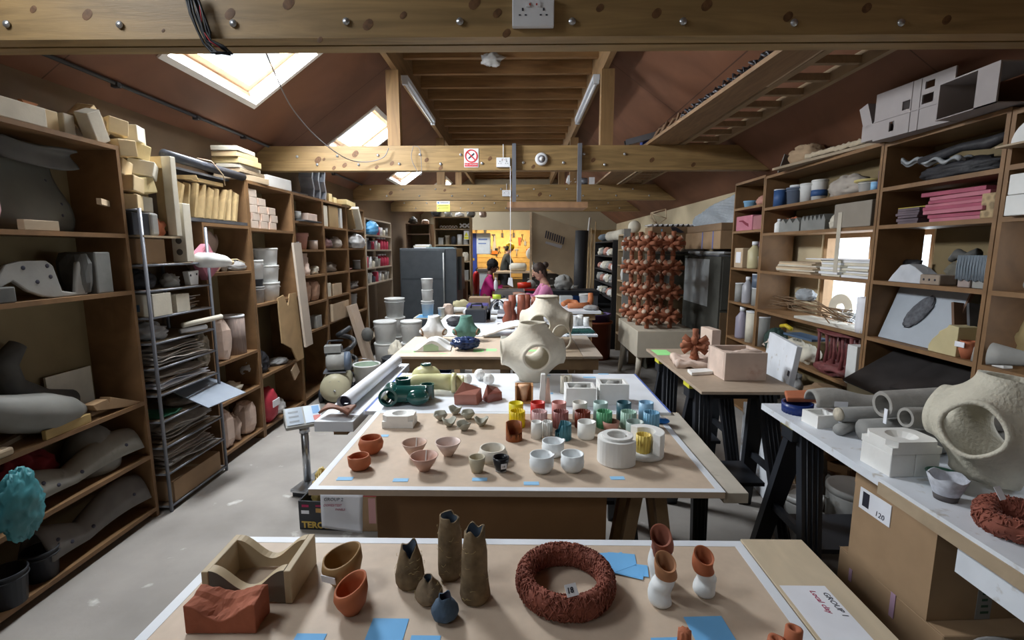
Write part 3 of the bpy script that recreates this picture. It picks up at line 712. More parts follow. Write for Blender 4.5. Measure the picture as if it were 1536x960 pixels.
# level .385
T('red_cloth','heap of dark red cloth on the low left shelf','cloth',(-2.33,2.05,.3855),m=M().blob(.07,.17,.13,c=(0,0,.10),seg=30,rings=20,amp=.5,sc=2.5,seed=5,ridge=True,flatb=-.10),mt=redc)
T('grey_dome','smooth grey dome form at the back of the low left shelf','moulded form',(-2.30,2.44,.3855),m=M().blob(.12,.13,.19,c=(0,0,.07),amp=.05,flatb=-.07),mt=greym)
def saddle(name,label,loc,L_,Hh,mt,rz=0,hole_label=None):
    n = 14
    def fn(u,v):
        a = (u-.5)*L_; arch = Hh*(.55+.45*abs(math.cos(math.pi*(u*1.15+.1))))
        w = .16*(1-.3*math.sin(math.pi*u)); b = (v-.5)*w
        return (b,a,arch*(1-.75*(2*abs(v-.5))**2.2)+.004)
    parts = [('shell',M().grid(fn,20,10),mt,dict(solid=.014))]
    for u,v in ((.1,.85),(.2,.93),(.85,.9),(.42,.9)):
        p = fn(u,v); parts.append(('hole',M().at((p[0]+.006,p[1],p[2]+.002),(0,1.0,0)).lathe([(0,0),(.010,0),(.009,.003),(0,.003)],10),ink))
    return T(name,label,'moulded form',loc,rz=rz,parts=parts)
saddle('saddle_form','pale saddle shaped moulding with bolt holes on the low left shelf',(-2.235,2.30,.3855+.02),.62,.17,mat('saddle_pale',(.25,.24,.21),.6,.12,10,dirt=((.12,.12,.11),9,.62)))
saddle('saddle_form','dark saddle shaped moulding on the bottom left shelf',(-2.235,2.32,.065+.02),.60,.21,mat('saddle_dark',(.14,.13,.12),.7,.15,10))
T('teal_bag','crumpled teal plastic bag hanging over the low shelf at the left edge','bag',(-2.095,1.87,.345),m=fit(M().blob(.055,.14,.26,c=(0,0,.26),seg=36,rings=26,amp=.55,sc=2.0,seed=9,ridge=True),.08,.20,.33),mt=teal)
T('black_pot','black plastic pot standing on the bottom left shelf','pot',(-2.22,2.03,.0605),parts=G('tub',.14,.14,.14,blackp))
T('black_pot','black plastic pot partly cut by the left edge of the view','pot',(-2.20,1.86,.0605),parts=G('tub',.15,.15,.15,blackp))
T('grey_shard','pale grey broken slab tipped against the black pots','slab',(-2.16,1.71,.0605),rot=(0,-.2,0),m=leaf(.14,.20,.02,greyl),mt=greyl)
# on top of bay A
def blk_(loc,w,d,h,label,mt=blockw,rot=(0,0,0),name='timber_block',cat='timber block',grp=None):
    return T(name,label,cat,loc,rot=rot,m=B(w,d,h),mt=mt,bev=.004,group=grp)
blk_((-2.19,2.10,2.121),.07,.36,.085,'long white faced foam beam lying on the nearest left shelving',plastc)
blk_((-2.30,2.04,2.121),.02,.24,.22,'pale board tipped upright behind the long white beam',plastc,rot=(.45,0,0))
blk_((-2.30,2.39,2.121),.12,.08,.11,'brown ended timber block behind the long white beam')
blk_((-2.20,2.60,2.126),.07,.08,.16,'white faced block tipped on its edge at the end of the nearest left shelving',plastc,rot=(.5,.15,0))
blk_((-2.26,2.60,2.20),.09,.16,.09,'light timber block balanced diagonally above the tipped white block',rot=(-.75,.1,0))
blk_((-2.30,2.50,2.121),.10,.06,.12,'pale block pushed behind the tipped white block',plastc)
T('wire_bracket','small rusty orange bracket behind the long white beam','bracket',(-2.28,2.32,2.121),m=M().prism([(-.02,0),(.02,0),(.015,.10),(.05,.13),(-.03,.13),(-.01,.10)],'x',-.01,.01),mt=P('rust_orange',(.35,.13,.04),.7))
# pile of blocks above the rack
rk = random.Random(11)
T('rack_board','brown board laid across the top of the grey tube rack','board',m=M().box(-2.43,-2.09,2.70,2.99,1.640,1.652),mt=oldply)
tops = [(2.76,1.82,170,'bottom left'),(2.83,1.80,0,'bottom right')]
names = ['lowest block of the heap over the grey rack, left side','lowest block of the heap over the grey rack, right side','squared block low in the heap over the rack, beside the tall frame','dark ended block in the middle of the heap over the rack',
         'white faced wedge block at the left of the heap over the rack','small cube sitting mid height in the heap over the rack','long block pointing out of the heap over the rack','block with a worn corner high in the heap over the rack','pale end block near the top of the heap over the rack','topmost block of the heap over the grey rack','thin pale sheet standing at the right of the heap over the rack']
spec = [(168,222,290,.10),(205,232,285,.11),(186,215,262,.10),(172,205,240,.10),(150,180,245,.09),(196,222,252,.09),(165,196,222,.09),(190,214,213,.09),(196,208,195,.08),(182,202,190,.08),(214,222,225,.02)]
zs = [1.79,1.79,1.89,1.89,1.98,1.99,2.08,2.09,2.185,2.18,2.0]
ys_ = [2.74,2.86,2.75,2.86,2.72,2.87,2.74,2.88,2.73,2.84,2.955]
for k,nm in enumerate(names):
    w,d,h = (.13,.095,.088)
    if k == 10:w,d,h = .10,.015,.28
    x = -2.20-.04*(k % 3 == 1)-(.03 if k > 7 else 0)
    T('timber_block',nm,'timber block',(x,ys_[k],zs[k]),rot=(rk.uniform(-.24,.24) if k < 10 else .0,rk.uniform(-.15,.15),rk.uniform(-.45,.45) if k < 10 else 0),m=B(w,d,h),mt=[blockw,plastc,blockw,blocky][k % 4] if k != 10 else plastc,bev=.005,group='heap of blocks over the grey rack')
T('black_case','black box lying under the heap of blocks on the rack','box',(-2.21,2.74,1.6525),m=B(.16,.12,.125),mt=blackp,bev=.004)
T('grey_casting','small pale grey casting beside the black box on the rack','casting',(-2.16,2.835,1.6525),m=B(.08,.06,.13),mt=greyl,bev=.012)
T('terracotta_scrap','orange clay scrap beside the small grey casting on the rack','clay scrap',(-2.18,2.915,1.6525),m=M().blob(.04,.045,.06,c=(0,0,.045),amp=.5,seed=2,flatb=-.045),mt=terra)
fx = -2.115
T('tall_timber_frame','tall open cream timber frame standing in front of the block heap','frame',(fx,2.985,1.655),parts=[('stile',M().box(-.03,.03,-.02,.02,0,.47),plastc,dict(bev=.003)),('stile',M().box(-.20,-.15,-.02,.02,0,.47),blockw,dict(bev=.003)),('rail',M().box(-.15,-.03,-.02,.02,.40,.47),blockw),('board',M().box(-.15,-.03,.0,.012,.03,.40),blockw)],rot=(0,0,-.1))
# brown carton on rack and white box with holes
T('cardboard_box','open brown cardboard box standing on the grey tube rack','cardboard box',(-2.27,2.81,1.493),parts=carton_parts(.28,.19,.14,card,True))
wb = M().box(-.045,.045,-.035,.035,0,.36)
T('white_box','tall white box with round cut outs at the corner of the grey tube rack','box',(-2.13,3.065,1.497),parts=[('body',wb,plastc,dict(bev=.003))]+[('hole',M().at((.0,-.0352,zz),(math.pi/2,0,0)).lathe([(0,0),(.020,0),(.018,.001),(0,.001)],16),P('hole_dark',(.10,.09,.08),.9)) for zz in (.06,.13,.20,.27)])
# slanted ribs
bk = mat('rib_timber',(.47,.34,.17),.6,.15,9,kind='wood')
for k in range(9):
    y = 3.10+k*.078
    T('timber_rib',ORDN[k]+' slanted timber rib from the near end on the dark edged shelf','timber rib',(-2.21,y,1.7865),rot=(-.30+.04*(k % 3),0,.25*(k % 2)),m=M().prism([(-.06,0),(.05,0),(.055,.21+.01*(k % 4)),(.02,.23),(-.02,.10)],'y',-.011,.011),mt=bk,group='slanted timber ribs on the dark shelf')
T('timber_rib','triangular timber offcut leaning over the slanted ribs, nearest the rack','timber rib',(-2.20,3.20,2.025),rz=.5,m=M().prism([(-.06,0),(.10,0),(.09,.03),(-.05,.02)],'y',-.02,.02),mt=bk)
T('timber_rib','long timber offcut lying across the tops of the slanted ribs','timber rib',(-2.20,3.45,2.028),m=B(.05,.34,.025),mt=bk)
T('black_tube','long dark plastic pipe lying above the slanted timber ribs','pipe',parts=[('pipe',M().tube([(-2.17,3.03,2.150),(-2.17,3.88,2.135)],.03,14),P('pipe_dark',(.06,.065,.08),.35)),('string',M().tube([(-2.17,3.35,2.183),(-2.14,3.45,2.18),(-2.125,3.55,2.10),(-2.125,3.56,2.03)],.004,6),cardl)])
# B shelf 1.41: pink slab, white roll, plaster, cloths
T('pink_foam_slab','pink foam slab with round holes standing on its corner behind the tube rack','foam block',(-2.14,3.335,1.4105),rot=(.6,0,0),parts=[('slab',M().box(-.03,.03,-.08,.08,0,.19),pinkf,dict(bev=.003)),('hole',M().at((.031,.02,.13),(0,math.pi/2,0)).lathe([(0,0),(.013,0),(0,.0005)],12),ink),('hole',M().at((.031,-.03,.06),(0,math.pi/2,0)).lathe([(0,0),(.013,0),(0,.0005)],12),ink)])
formed('carved_slab','curved brown carved slab leaning in the corner above the white roll',(-2.30,3.56,1.412),.24,.30,.03,mat('brown_slab',(.28,.20,.16),.8,.15,14),4,holes=())
T('white_roll','white plastic wrapped roll poking out toward the viewer over the tube rack','roll',(0,0,0),parts=[('roll',M().tube([(-2.09,3.16,1.505),(-2.10,3.30,1.50),(-2.12,3.46,1.49),(-2.14,3.56,1.482)],[.05,.052,.042,.022],14),bucketw),('tip',M().tube([(-2.14,3.565,1.480),(-2.145,3.60,1.478)],.018,8),blockw)])
put(-1,'rough',296,335,1.41,382,.10,'plaster_block','pinkish plaster block on the shelf below the white roll','plaster block',plastp,inset=.03)
put(-1,'bowl',337,349,1.41,388,.08,'grey_bowl','small pale grey bowl beside the pinkish plaster block','bowl',greyl)
put(-1,'bag',350,376,1.41,390,.10,'crumpled_wrapping','white and grey crumpled wrapping at the end of the shelf by the upright','wrapping',gbag,seed=4)
T('stick','thin bent twig lying over the small grey bowl','stick',m=M().tube([(-2.13,3.52,1.50),(-2.14,3.66,1.50),(-2.15,3.78,1.47)],.004,5),mt=blockw)
# .76: cylinder fluted grey brown, plaster, shredded paper
put(-1,'can',356,379,.76,470,.17,'fluted_cylinder','brown grey fluted cylinder standing on a white dish below the twig shelf','cylinder',mat('fluted_brown',(.26,.20,.175),.8,.2,30,stretch=(5,5,.3),bump=.6),extra=lambda d,w,h:[('dish',M().lathe([(0,0),(.062,0),(.07,.012),(0,.012)],18),wp)])
put(-1,'rough',332,353,.76,478,.14,'mottled_block','mottled pinkish grey block left of the fluted cylinder','block',plastp,seed=3)
put(-1,'bag',312,331,.76,487,.14,'shredded_packing','heap of cream shredded packing at the edge of the tube rack','packing',mat('shreds',(.52,.46,.36),.9,.3,30,bump=1),seed=12)
T('leaning_board','pale board leaning behind the mottled block','board',(-2.38,3.50,.7605),rot=(0,.1,0),m=B(.012,.30,.26),mt=cardl)
put(-1,'lump',344,372,.46,566,.16,'plaster_lump','rough white plaster slab on the second lowest shelf beyond the rack','plaster',plastc,seed=6)
put(-1,'bag',333,343,.46,570,.12,'brown_cloth','brown cloth bundle at the rack edge on the second lowest shelf','cloth',papero,seed=7)
put(-1,'rough',340,356,.09,610,.15,'pink_plaster_form','upright pink plaster mould on the bottom shelf beyond the rack','mould',plastp,seed=8)
put(-1,'lump',357,372,.09,612,.16,'pink_plaster_form','rounded pink plaster form in the middle of the bottom shelf beyond the rack','mould',plastp,seed=9)
put(-1,'rough',374,388,.09,598,.14,'pink_plaster_form','tall pink plaster form at the end of the bottom shelf beyond the rack','mould',plastp,seed=10)
# ------------------------------------------------------------- grey tube rack with papers
RX = -2.105
rp = []
for x in (RX,-2.42):
    for y in (2.705,3.262):rp.append(('post',M().tube([(x,y,0),(x,y,1.80 if y < 3 else 1.72)],.010,10),steeld))
lv = [.03,.235,.40,.56,.72,.88,1.03,1.18,1.335,1.483]
for z in lv:
    rp.append(('shelf_frame',M().tube([(RX,2.705,z),(RX,3.262,z)],.0065,8).tube([(-2.42,2.705,z),(-2.42,3.262,z)],.0065,8).tube([(RX,2.705,z),(-2.42,2.705,z)],.0065,8).tube([(RX,3.262,z),(-2.42,3.262,z)],.0065,8),steeld))
    rp.append(('shelf_board',M().box(-2.41,RX-.012,2.712,3.256,z+.0005,z+.006),mat('rack_shelf',(.26,.20,.14),.7,.15,8)))
rp.append(('top_rail',M().tube([(RX,2.705,1.79),(-2.42,2.705,1.79)],.0065,8),steeld))
T('tube_rack','grey steel tube rack crammed with papers in front of the left shelving','rack',parts=rp)
rr = random.Random(21)
pm = [papero,mat('paper_grey',(.34,.32,.30),.85,.3,30),mat('paper_brown',(.30,.23,.17),.85,.2,20),mat('paper_pale',(.50,.47,.43),.85,.2,26)]
def sheetm(w,d,amp,seed,th=.004):
    return M().grid(lambda u,v:((u-.5)*w,(v-.5)*d,amp*(noise.noise(Vector((u*2.2+seed,v*2.2,seed)))+.6)),12,12,thick=th)
where = ['bottom level','second level up','third level up','fourth level up','fifth level up','sixth level up','seventh level up','eighth level up','ninth level up']
def papers(i,n,y0,y1,amp,dx=0,mats=pm):
    z = lv[i]+.0075
    for k in range(n):
        w = rr.uniform(.20,.27); d = (y1-y0)*rr.uniform(.78,.98)
        T('paper_sheet','crumpled paper, %s of the tube rack, %s' % (where[i],ordl(k,n)),'paper',(-2.255+dx+rr.uniform(-.015,.02),(y0+y1)/2,z),rz=rr.uniform(-.12,.12),m=sheetm(w,d,amp,k+i*7),mt=rr.choice(mats),group='papers on the %s of the tube rack' % where[i])
        z += amp*.55+.005
papers(1,6,2.73,3.22,.022); papers(2,5,2.73,3.22,.022); papers(4,6,2.73,3.22,.022,mats=pm+[paper]); papers(5,6,2.73,3.20,.020); papers(7,5,2.73,3.22,.022,mats=pm+[mat('red_paper',(.18,.03,.04),.7)])
T('cardboard_tray','flattened brown box lying on the bottom level of the tube rack','cardboard box',(-2.24,2.98,.0375),parts=carton_parts(.26,.46,.13,card)+[('sheet',sheetm(.2,.3,.02,3),papero)][:0])
T('metal_sheet','bent blue grey metal sheet sliding out of the tube rack','metal sheet',(-2.09,3.12,.625),rot=(0,.35,-.15),m=B(.30,.34,.006),mt=P('bluegrey_sheet',(.24,.28,.34),.4))
T('green_folder','green plastic folder on the fourth level up of the tube rack','folder',(-2.24,2.82,.5675),m=sheetm(.24,.16,.02,6),mt=P('folder_green',(.03,.15,.09),.5))
T('paper_bundle','thick bundle of rumpled papers on the fourth level up of the tube rack','paper',(-2.24,3.06,.5675),parts=G('bag',.24,.24,.06,papero,6))
T('plastic_bag','clear grey plastic bag of scraps on the seventh level up of the tube rack','bag',(-2.25,2.84,1.0375),parts=G('bag',.25,.22,.11,gbag,15))
T('paper_tube','cream paper tube lying on the seventh level up of the tube rack, upper','tube',m=M().tube([(-2.12,2.98,1.10),(-2.06,3.28,1.115)],.017,12),mt=plastc)
T('paper_tube','shorter white tube lying on the seventh level up of the tube rack, lower','tube',m=M().tube([(-2.14,2.98,1.062),(-2.10,3.17,1.062)],.015,12),mt=wp)
T('cream_box','cream box with blue tape, eighth level up of the tube rack','box',(-2.20,2.80,1.1875),parts=[('body',B(.20,.15,.13),plastc,dict(bev=.002)),('blue_tape',M().box(-.03,.02,-.0765,-.075,.03,.07),P('tape_blue',(.12,.25,.45),.5))])
T('cream_tile','cream box farther along the eighth level of the tube rack','box',(-2.17,2.99,1.1875),m=B(.12,.12,.11),mt=plastc,bev=.002)
T('black_bag','shiny black bin bag on the ninth level up of the tube rack','bag',(-2.26,2.81,1.3425),parts=G('bag',.25,.18,.12,blackr,3))
T('grey_mask','grey shell shaped casting on the ninth level up of the tube rack','casting',(-2.18,2.99,1.3425),parts=G('lump',.12,.14,.09,greyl,4))
T('white_bracket','small white plaster bracket with dark holes by the far rack post','casting',(-2.15,3.14,1.3425),parts=[('body',M().prism([(-.05,.09),(-.035,0),(.04,0),(.055,.095)],'x',-.02,.02),bucketw,dict(bev=.004)),('hole',M().at((.021,-.03,.065),(0,math.pi/2,0)).lathe([(0,0),(.008,0),(0,.0005)],10),ink),('hole',M().at((.021,.03,.07),(0,math.pi/2,0)).lathe([(0,0),(.008,0),(0,.0005)],10),ink)])
for k in range(4):
    T('long_batten',ORDN[k]+' batten from the left poking out just under the open cardboard box','batten',(-2.24,2.76+k*.08,1.4905),rz=.12*k-.1,m=B(.26,.03,.0012),mt=blockw)
# ------------------------------------------------------------- bay C
rows = [(1.7455,5),(0,0)]
pb = mat('plaster_brick',(.60,.50,.42),.8,.10,12,dirt=((.48,.25,.16),6,.56),bump=.15)
k = 0; rr = random.Random(5)
for lvl in range(5):
    n = 3 if lvl < 3 else 2
    for j in range(n):
        if lvl == 4 and j == 1:continue
        h = .062; y = 3.99+j*.15+(.03 if lvl % 2 else 0)
        if lvl > 2:y = 3.99+j*.14
        T('plaster_brick','plaster brick above the white buckets, %s row, %s from near end' % (['bottom','second','third','fourth','top'][lvl],ORDN[j]),'plaster block',(-2.235,y,1.7458+lvl*(h+.001)),rz=rr.uniform(-.04,.04),m=B(.14,.132,h),mt=pb,bev=.004,group='plaster bricks above the white buckets')
# white bucket stacks at 1.125
bz = 1.1258
for k,(r,h) in enumerate(((.115,.16),(.115,.15),(.115,.15))):
    T('white_bucket','large lidded white bucket, %s of the wide bucket stack' % ordl(k,3),'bucket',(-2.275,4.31,bz),rz=k*.5,parts=G('bucket',2*r,2*r,h,bucketw)); bz += h+.001
bz = 1.1258
T('grey_bucket','small paint streaked grey tub under the small white bucket','bucket',(-2.235,4.06,bz),parts=G('tub',.14,.14,.14,P('streaked',(.30,.30,.30),.5,var=.4)))
T('black_bucket','small black tub nested in the middle of the narrow bucket stack','bucket',(-2.235,4.06,bz+.141),parts=G('bucket',.13,.13,.06,blackp))
T('white_bucket','small white bucket at the top of the narrow stack beside the tall one','bucket',(-2.235,4.06,bz+.202),parts=G('bucket',.15,.15,.16,bucketw))
T('white_carton','pale square carton standing behind the narrow bucket stack','box',(-2.38,4.08,bz),m=B(.09,.16,.46),mt=plastc,bev=.003)
# leaning sheets
T('plywood_offcut','plywood offcut with a V notch cut in its top standing at the left shelving','plywood',(-2.115,4.42,.525),rot=(0,-.06,0),m=M().prism([(-.19,.22),(-.17,.62),(-.06,.64),(0,.53),(.06,.64),(.19,.64),(.19,0),(.05,0),(-.03,.14)],'x',-.006,.006),mt=mat('plywood_gold',(.40,.27,.14),.55,.12,5,kind='wood'))
T('leaning_board','tall pale narrow board leaning on the left shelving beside the buckets','board',(-2.07,4.64,.64),rot=(.02,-.05,0),m=B(.02,.16,1.0),mt=mat('pale_board',(.50,.43,.36),.6,.06,6))
# lower C
put(-1,'bag',396,412,.52,520,.2,'black_bag','black plastic bag slumped behind the plywood offcut','bag',blackr,seed=2)
put(-1,'bag',385,400,.52,528,.2,'clear_bag','pale plastic bag with a pink tie on the lower left shelf','bag',wbag,seed=5)
put(-1,'bag',420,440,.52,532,.2,'grey_bag','grey plastic bag at the far end of the lower left shelf','bag',gbag,seed=6)
T('red_bag','red and white printed paper sack standing on the floor of the left shelving','sack',(-2.21,4.06,.0755),parts=[('sack',M().blob(.08,.12,.16,c=(0,0,.15),seg=20,rings=14,amp=.15,flatb=-.15),mat('red_sack',(.38,.03,.05),.5,.15,8)),('white_panel',M().box(.075,.083,-.05,.06,.14,.20),paper)])
put(-1,'bag',418,437,.075,590,.2,'clear_bag','big clear plastic bag of plaster on the floor of the left shelving','bag',wbag,seed=8)
T('cardboard_square','small square of brown card propped above the big clear bag','card',(-2.14,4.50,.37),rot=(.5,0,0),m=B(.012,.12,.12),mt=cardl)
# on top of C
for k,(w,d,h,mt) in enumerate(((.20,.42,.05,plyl),(.20,.36,.03,oldply),(.18,.34,.03,plastc),(.22,.30,.045,blocky),(.20,.30,.04,blockw),(.20,.28,.035,plastc))):
    T('flat_board','flat board atop left shelving by the second beam, %s of pile' % ordl(k,6),'board',(-2.25,4.02-k*.02,2.1155+[0,.052,.084,.116,.163,.205][k]),rz=.05*(k % 3-1),m=B(w,d,h),mt=mt,bev=.004,group='boards piled on top of the left shelving')
T('white_block','long white foam block on top of the left shelving below the second beam','foam block',(-2.24,4.47,2.1155),rz=-.08,m=B(.16,.38,.10),mt=plast,bev=.006)
T('dark_batten','thin dark batten lying on top of the left shelving past the white block','batten',(-2.19,4.86,2.1155),rz=-.1,m=B(.03,.34,.018),mt=darkshelf)
# zig-zag zinc pieces
zm = P('galvanised',(.30,.33,.38),.35,var=.2,metal=.5)
zz = [(0,0),(.05,.10),(0,.20),(.05,.30),(.0,.36)]
for k in range(3):
    y = 5.20+k*.16
    def zf(u,v,y=y):
        n = 4; t = v*n; i = min(int(t),n-1); q = t-i; s = [0,.06,-.02,.05,-.05]
        return ((u-.5)*.13,s[i]*(1-q)+s[i+1]*q,v*.40)
    m = M(); m.grid(zf,1,4,smooth=False)
    T('folded_metal',ORDN[k]+' zig zag folded galvanised strip on top of the left shelving','metal strip',(-2.24,y,2.117),rz=.2,m=m,mt=zm,solid=.06,group='zig zag metal strips')
for k,(y,h) in enumerate(((5.72,.10),(5.86,.07))):
    T('cream_block',['taller','lower'][k]+' small cream block beside the zig zag metal strips','block',(-2.24,y,2.1155),m=B(.10,.10,h),mt=blocky,bev=.004)
T('cream_board','long cream board lying beyond the zig zag metal strips','board',(-2.20,6.20,2.1155),rz=.12,m=B(.16,.50,.06),mt=blocky,bev=.004)
# ------------------------------------------------------------- bays D, E, F, G filled by hand-set lists
pl = lambda *a,**k:put(-1,*a,**k)
pl('can',447,455,1.863,318,.10,'grey_jar','small grey jar on the dark tray, past the plaster bricks','jar',greyl)
pl('box',462,476,1.863,322,.14,'plaster_brick','pale brick at the end of the shelf past the plaster bricks','plaster block',plastp)
T('dark_tray','thin dark tray pushed into the shelf past the plaster bricks','tray',(-2.16,4.95,1.8505),m=B(.16,.40,.012),mt=darkshelf)
pl('flowerpot',456,469,1.575,350,.17,'flowerpot','terracotta flowerpot on the shelf past the white buckets','flowerpot',terrap)
pl('can',446,453,1.575,363,.12,'white_tin','white tin left of the terracotta flowerpot','tin',bucketw)
pl('can',472,480,1.575,361,.10,'pale_tin','pale tin right of the terracotta flowerpot','tin',plastp)
T('plaster_disc_stack','stack of creamy plaster discs on the shelf under the flowerpot','plaster',(-2.27,4.98,1.3105),m=M().lathe([(0,0),(.10,0),(.105,.06),(.095,.065),(.095,.12),(.088,.125),(.09,.18),(.08,.185),(.085,.225),(0,.225)],20),mt=plastp)
pl('lump',474,483,1.31,398,.12,'plaster_scrap','heap of pale plaster scraps right of the plaster discs','plaster',plastc,seed=5)
pl('rough',459,470,1.03,421,.16,'wood_crate','left of the two reddish wooden blocks in the bay past the leaning board','block',mat('red_wood',(.34,.20,.13),.7,.2,10,kind='wood'))
pl('rough',472,483,1.03,420,.16,'wood_crate','right of the two reddish wooden blocks in the bay past the leaning board','block',MATS['red_wood'])
pl('lump',461,472,.74,478,.2,'red_scraps','heap of reddish clay scraps low in the bay past the leaning board','clay scrap',terrap,seed=2)
pl('wedge',475,483,.74,472,.16,'grey_wedge','pale pointed wedge low in the bay past the leaning board','block',greyl)
T('cardboard_box','open top cardboard box in the bay two past the leaning board','cardboard box',(-2.24,5.72,.7555),parts=carton_parts(.22,.52,.20,cardl,True))
pl('box',489,497,1.04,424,.14,'cream_book','cream folder standing at the left of the shelf above the open cardboard box','folder',plastc)
pl('wedge',500,513,1.04,424,.14,'pale_wedge','pale wedge block above the open cardboard box','block',cardl)
pl('lump',491,516,1.31,392,.2,'stone_heap','heap of brown grey stones two shelves above the open cardboard box','stones',mat('stone_brown',(.25,.21,.17),.8,.3,14),seed=8)
pl('bag',488,505,1.59,356,.18,'cloth_bundle','bundle of dark and pink cloth under the tall brown box','cloth',mat('mauve_cloth',(.22,.13,.13),.9,.5,6),seed=4)
pl('bag',505,518,1.59,355,.18,'cloth_bundle','folded white and dark striped cloth under the tall brown box','cloth',papero,seed=14)
pl('box',484,492,1.83,309,.12,'white_board','white panel at the left of the top cell with the brown board','panel',plastc)
pl('box',494,508,1.83,311,.16,'brown_board','brown board standing in the top cell past the zig zag metal','board',mat('amber_board',(.32,.22,.11),.6,.1,4))
pl('box',511,514,1.83,313,.16,'white_strip','white strip right of the brown board in the top cell','slat',bucketw)
T('foam_board','ribbed pale foam board tilted out of the top cell of the far brown bay','board',(-2.10,6.38,1.842),rot=(.55,0,0),m=B(.12,.05,.30),mt=plastc)
T('foam_board','brown panel tilted behind the ribbed foam board','board',(-2.16,6.28,1.842),rot=(.5,0,0),m=B(.12,.03,.27),mt=MATS['amber_board'])
T('white_bin_bag','billowing white plastic bag in the far brown bay below the foam board','bag',(-2.17,6.45,1.5965),parts=G('bag',.24,.48,.19,wbag,31))
T('blue_bag','bright blue plastic bag at the far end of the left shelving top','bag',(-2.15,7.06,1.7925),parts=G('bag',.24,.36,.20,bluebag,7))
pl('lump',524,534,1.31,400,.18,'red_cloth_scrap','pink and red scraps in the far brown bay','scraps',mat('pink_scrap',(.42,.22,.22),.8,.3,10),seed=3)
pl('can',538,543,1.31,390,.10,'grey_can','grey can right of the pink and red scraps','can',greyl)
pl('lump',526,545,1.06,419,.2,'wire_heap','tangle of wire and pale jars in the far brown bay','scraps',mat('wire_mix',(.36,.36,.36),.5,.6,25),seed=13)
pl('bucket',528,543,.76,438,.22,'grey_bucket','grey bucket at the bottom visible cell of the far brown bay','bucket',greyl)
items = [('can',wp),('can',P('jar_red',(.5,.05,.10),.5)),('bottle',P('jar_dark',(.06,.06,.08),.4)),('tub',bucketw),('can',greyl),('bottle',plastc)]
rr = random.Random(3); lvn = {1.09:'bottom',1.317:'second',1.577:'third',1.792:'top'}
for z in (1.09,1.317,1.577,1.792):
    for j in range(8):
        if z == 1.792 and j < 2:continue
        kd,mt = items[(j*5+int(z*10)) % 6]; s = rr.uniform(.10,.14); hh = rr.uniform(.12,.17) if z != 1.792 else .13
        if z in (1.317,1.577) and j in (5,6,7):kd,mt = 'bottle',items[1][1]; s = .15; hh = .19
        T('jar' if kd != 'bottle' else 'bottle','%s container from the near end, %s shelf of pale far shelving' % (ORDN[j],lvn[z]),'container',(-2.16-s/2,6.93+j*.155,z+.0005),parts=G(kd,s,s,hh,mt),group='containers on the %s pale shelf' % lvn[z])
# ------------------------------------------------------------- floor clutter on the left
T('leaning_plank','thick pale plank leaning against the far left shelving','plank',(-1.86,5.98,0.002),rot=(.0,-.26,.0),m=B(.05,.26,.92),mt=mat('plank_pinkish',(.46,.36,.28),.6,.08,6),bev=.003)
# ================================================================ RIGHT SHELF CONTENTS
pr = lambda *a,**k:put(1,*a,**k)
blu = P('label_blue',(.035,.09,.24),.5); purp = P('purple_plastic',(.12,.06,.18),.4)
# R2, 1.925
pr('can',1155,1167,1.925,283,.10,'blue_tin','blue and white tin at the far left of the tub shelf by the window','tin',blu)
pr('tub',1168,1192,1.925,279,.15,'blue_grey_tub','wide grey blue plastic tub beside the blue and white tin','tub',P('tub_bluegrey',(.16,.20,.28),.4),extra=lambda d,w,h:[('lid',M().lathe([(0,h),(.05,h),(.05,h+.02),(0,h+.02)],16),wp)])
pr('bucket',1190,1211,1.925,273,.11,'white_tub','white lidded tub next to the grey blue tub','tub',bucketw)
pr('bucket',1209,1226,1.925,268,.11,'white_tub','white tub with a blue label next to the draped grey cloth','tub',bucketw,extra=lambda d,w,h:[('label',M().lathe([(.041,h*.2),(.053,h*.2),(.053,h*.5),(.041,h*.5)],20),blu,dict(label='blue label'))])
pr('bag',1228,1284,1.925,254,.16,'draped_cloth','stiff pale grey draped clay cloth on the tub shelf','cloth',mat('drape_grey',(.40,.36,.32),.85,.12,12,bump=.4),seed=22)
pr('tub',1276,1303,1.925,270,.12,'yellow_lid_tub','shallow white tub with a yellow lid on the tub shelf','tub',bucketw,extra=lambda d,w,h:[('lid',M().lathe([(0,h),(w*.5,h),(w*.5,h+.012),(0,h+.012)],18),P('lid_yellow',(.6,.5,.2),.5))])
pr('can',1303,1311,1.925,272,.05,'white_pot','little blue and white pot left of the purple bottle','pot',bluel)
pr('bottle',1313,1323,1.925,241,.055,'purple_bottle','tall purple bottle with a white cap by the upright','bottle',purp)
# R2, 1.712
pr('bottle',1157,1168,1.712,328,.07,'white_bottle','small white bottle lying at the left of the saw tooth moulds','bottle',bucketw)
def saw(n):
    def f(d,w,h):return []
    return f
def sawtooth(y0,y1,h,n,label,mt):
    w = y1-y0; poly = [(-w/2,0),(w/2,0),(w/2,h*.7)]
    for i in range(n):
        a = w/2-w*i/n; poly += [(a-w/n*.5,h),(a-w/n,h*.62)]
    T('saw_tooth_mould',label,'mould',(2.20,(y0+y1)/2,1.7125),m=M().prism(poly,'x',-.07,.07),mt=mt,bev=.002)
def yr(px,z=1.76):return Y(px,2.115,z)
sawtooth(yr(1196),yr(1166),.105,3,'grey saw tooth mould, leftmost of the two, above the window',greym)
sawtooth(yr(1234),yr(1198),.11,6,'grey saw tooth mould, right of the two, above the window',greym)
pr('lump',1166,1195,1.712,0,.08,'terracotta_scraps','row of dark red clay scraps behind the saw tooth moulds','clay scrap',terra,h=.14,inset=.165,seed=4)
pr('bag',1236,1254,1.712,318,.14,'white_cloth','folded pale cloth between the moulds and the grey taped box','cloth',plastc,seed=5)
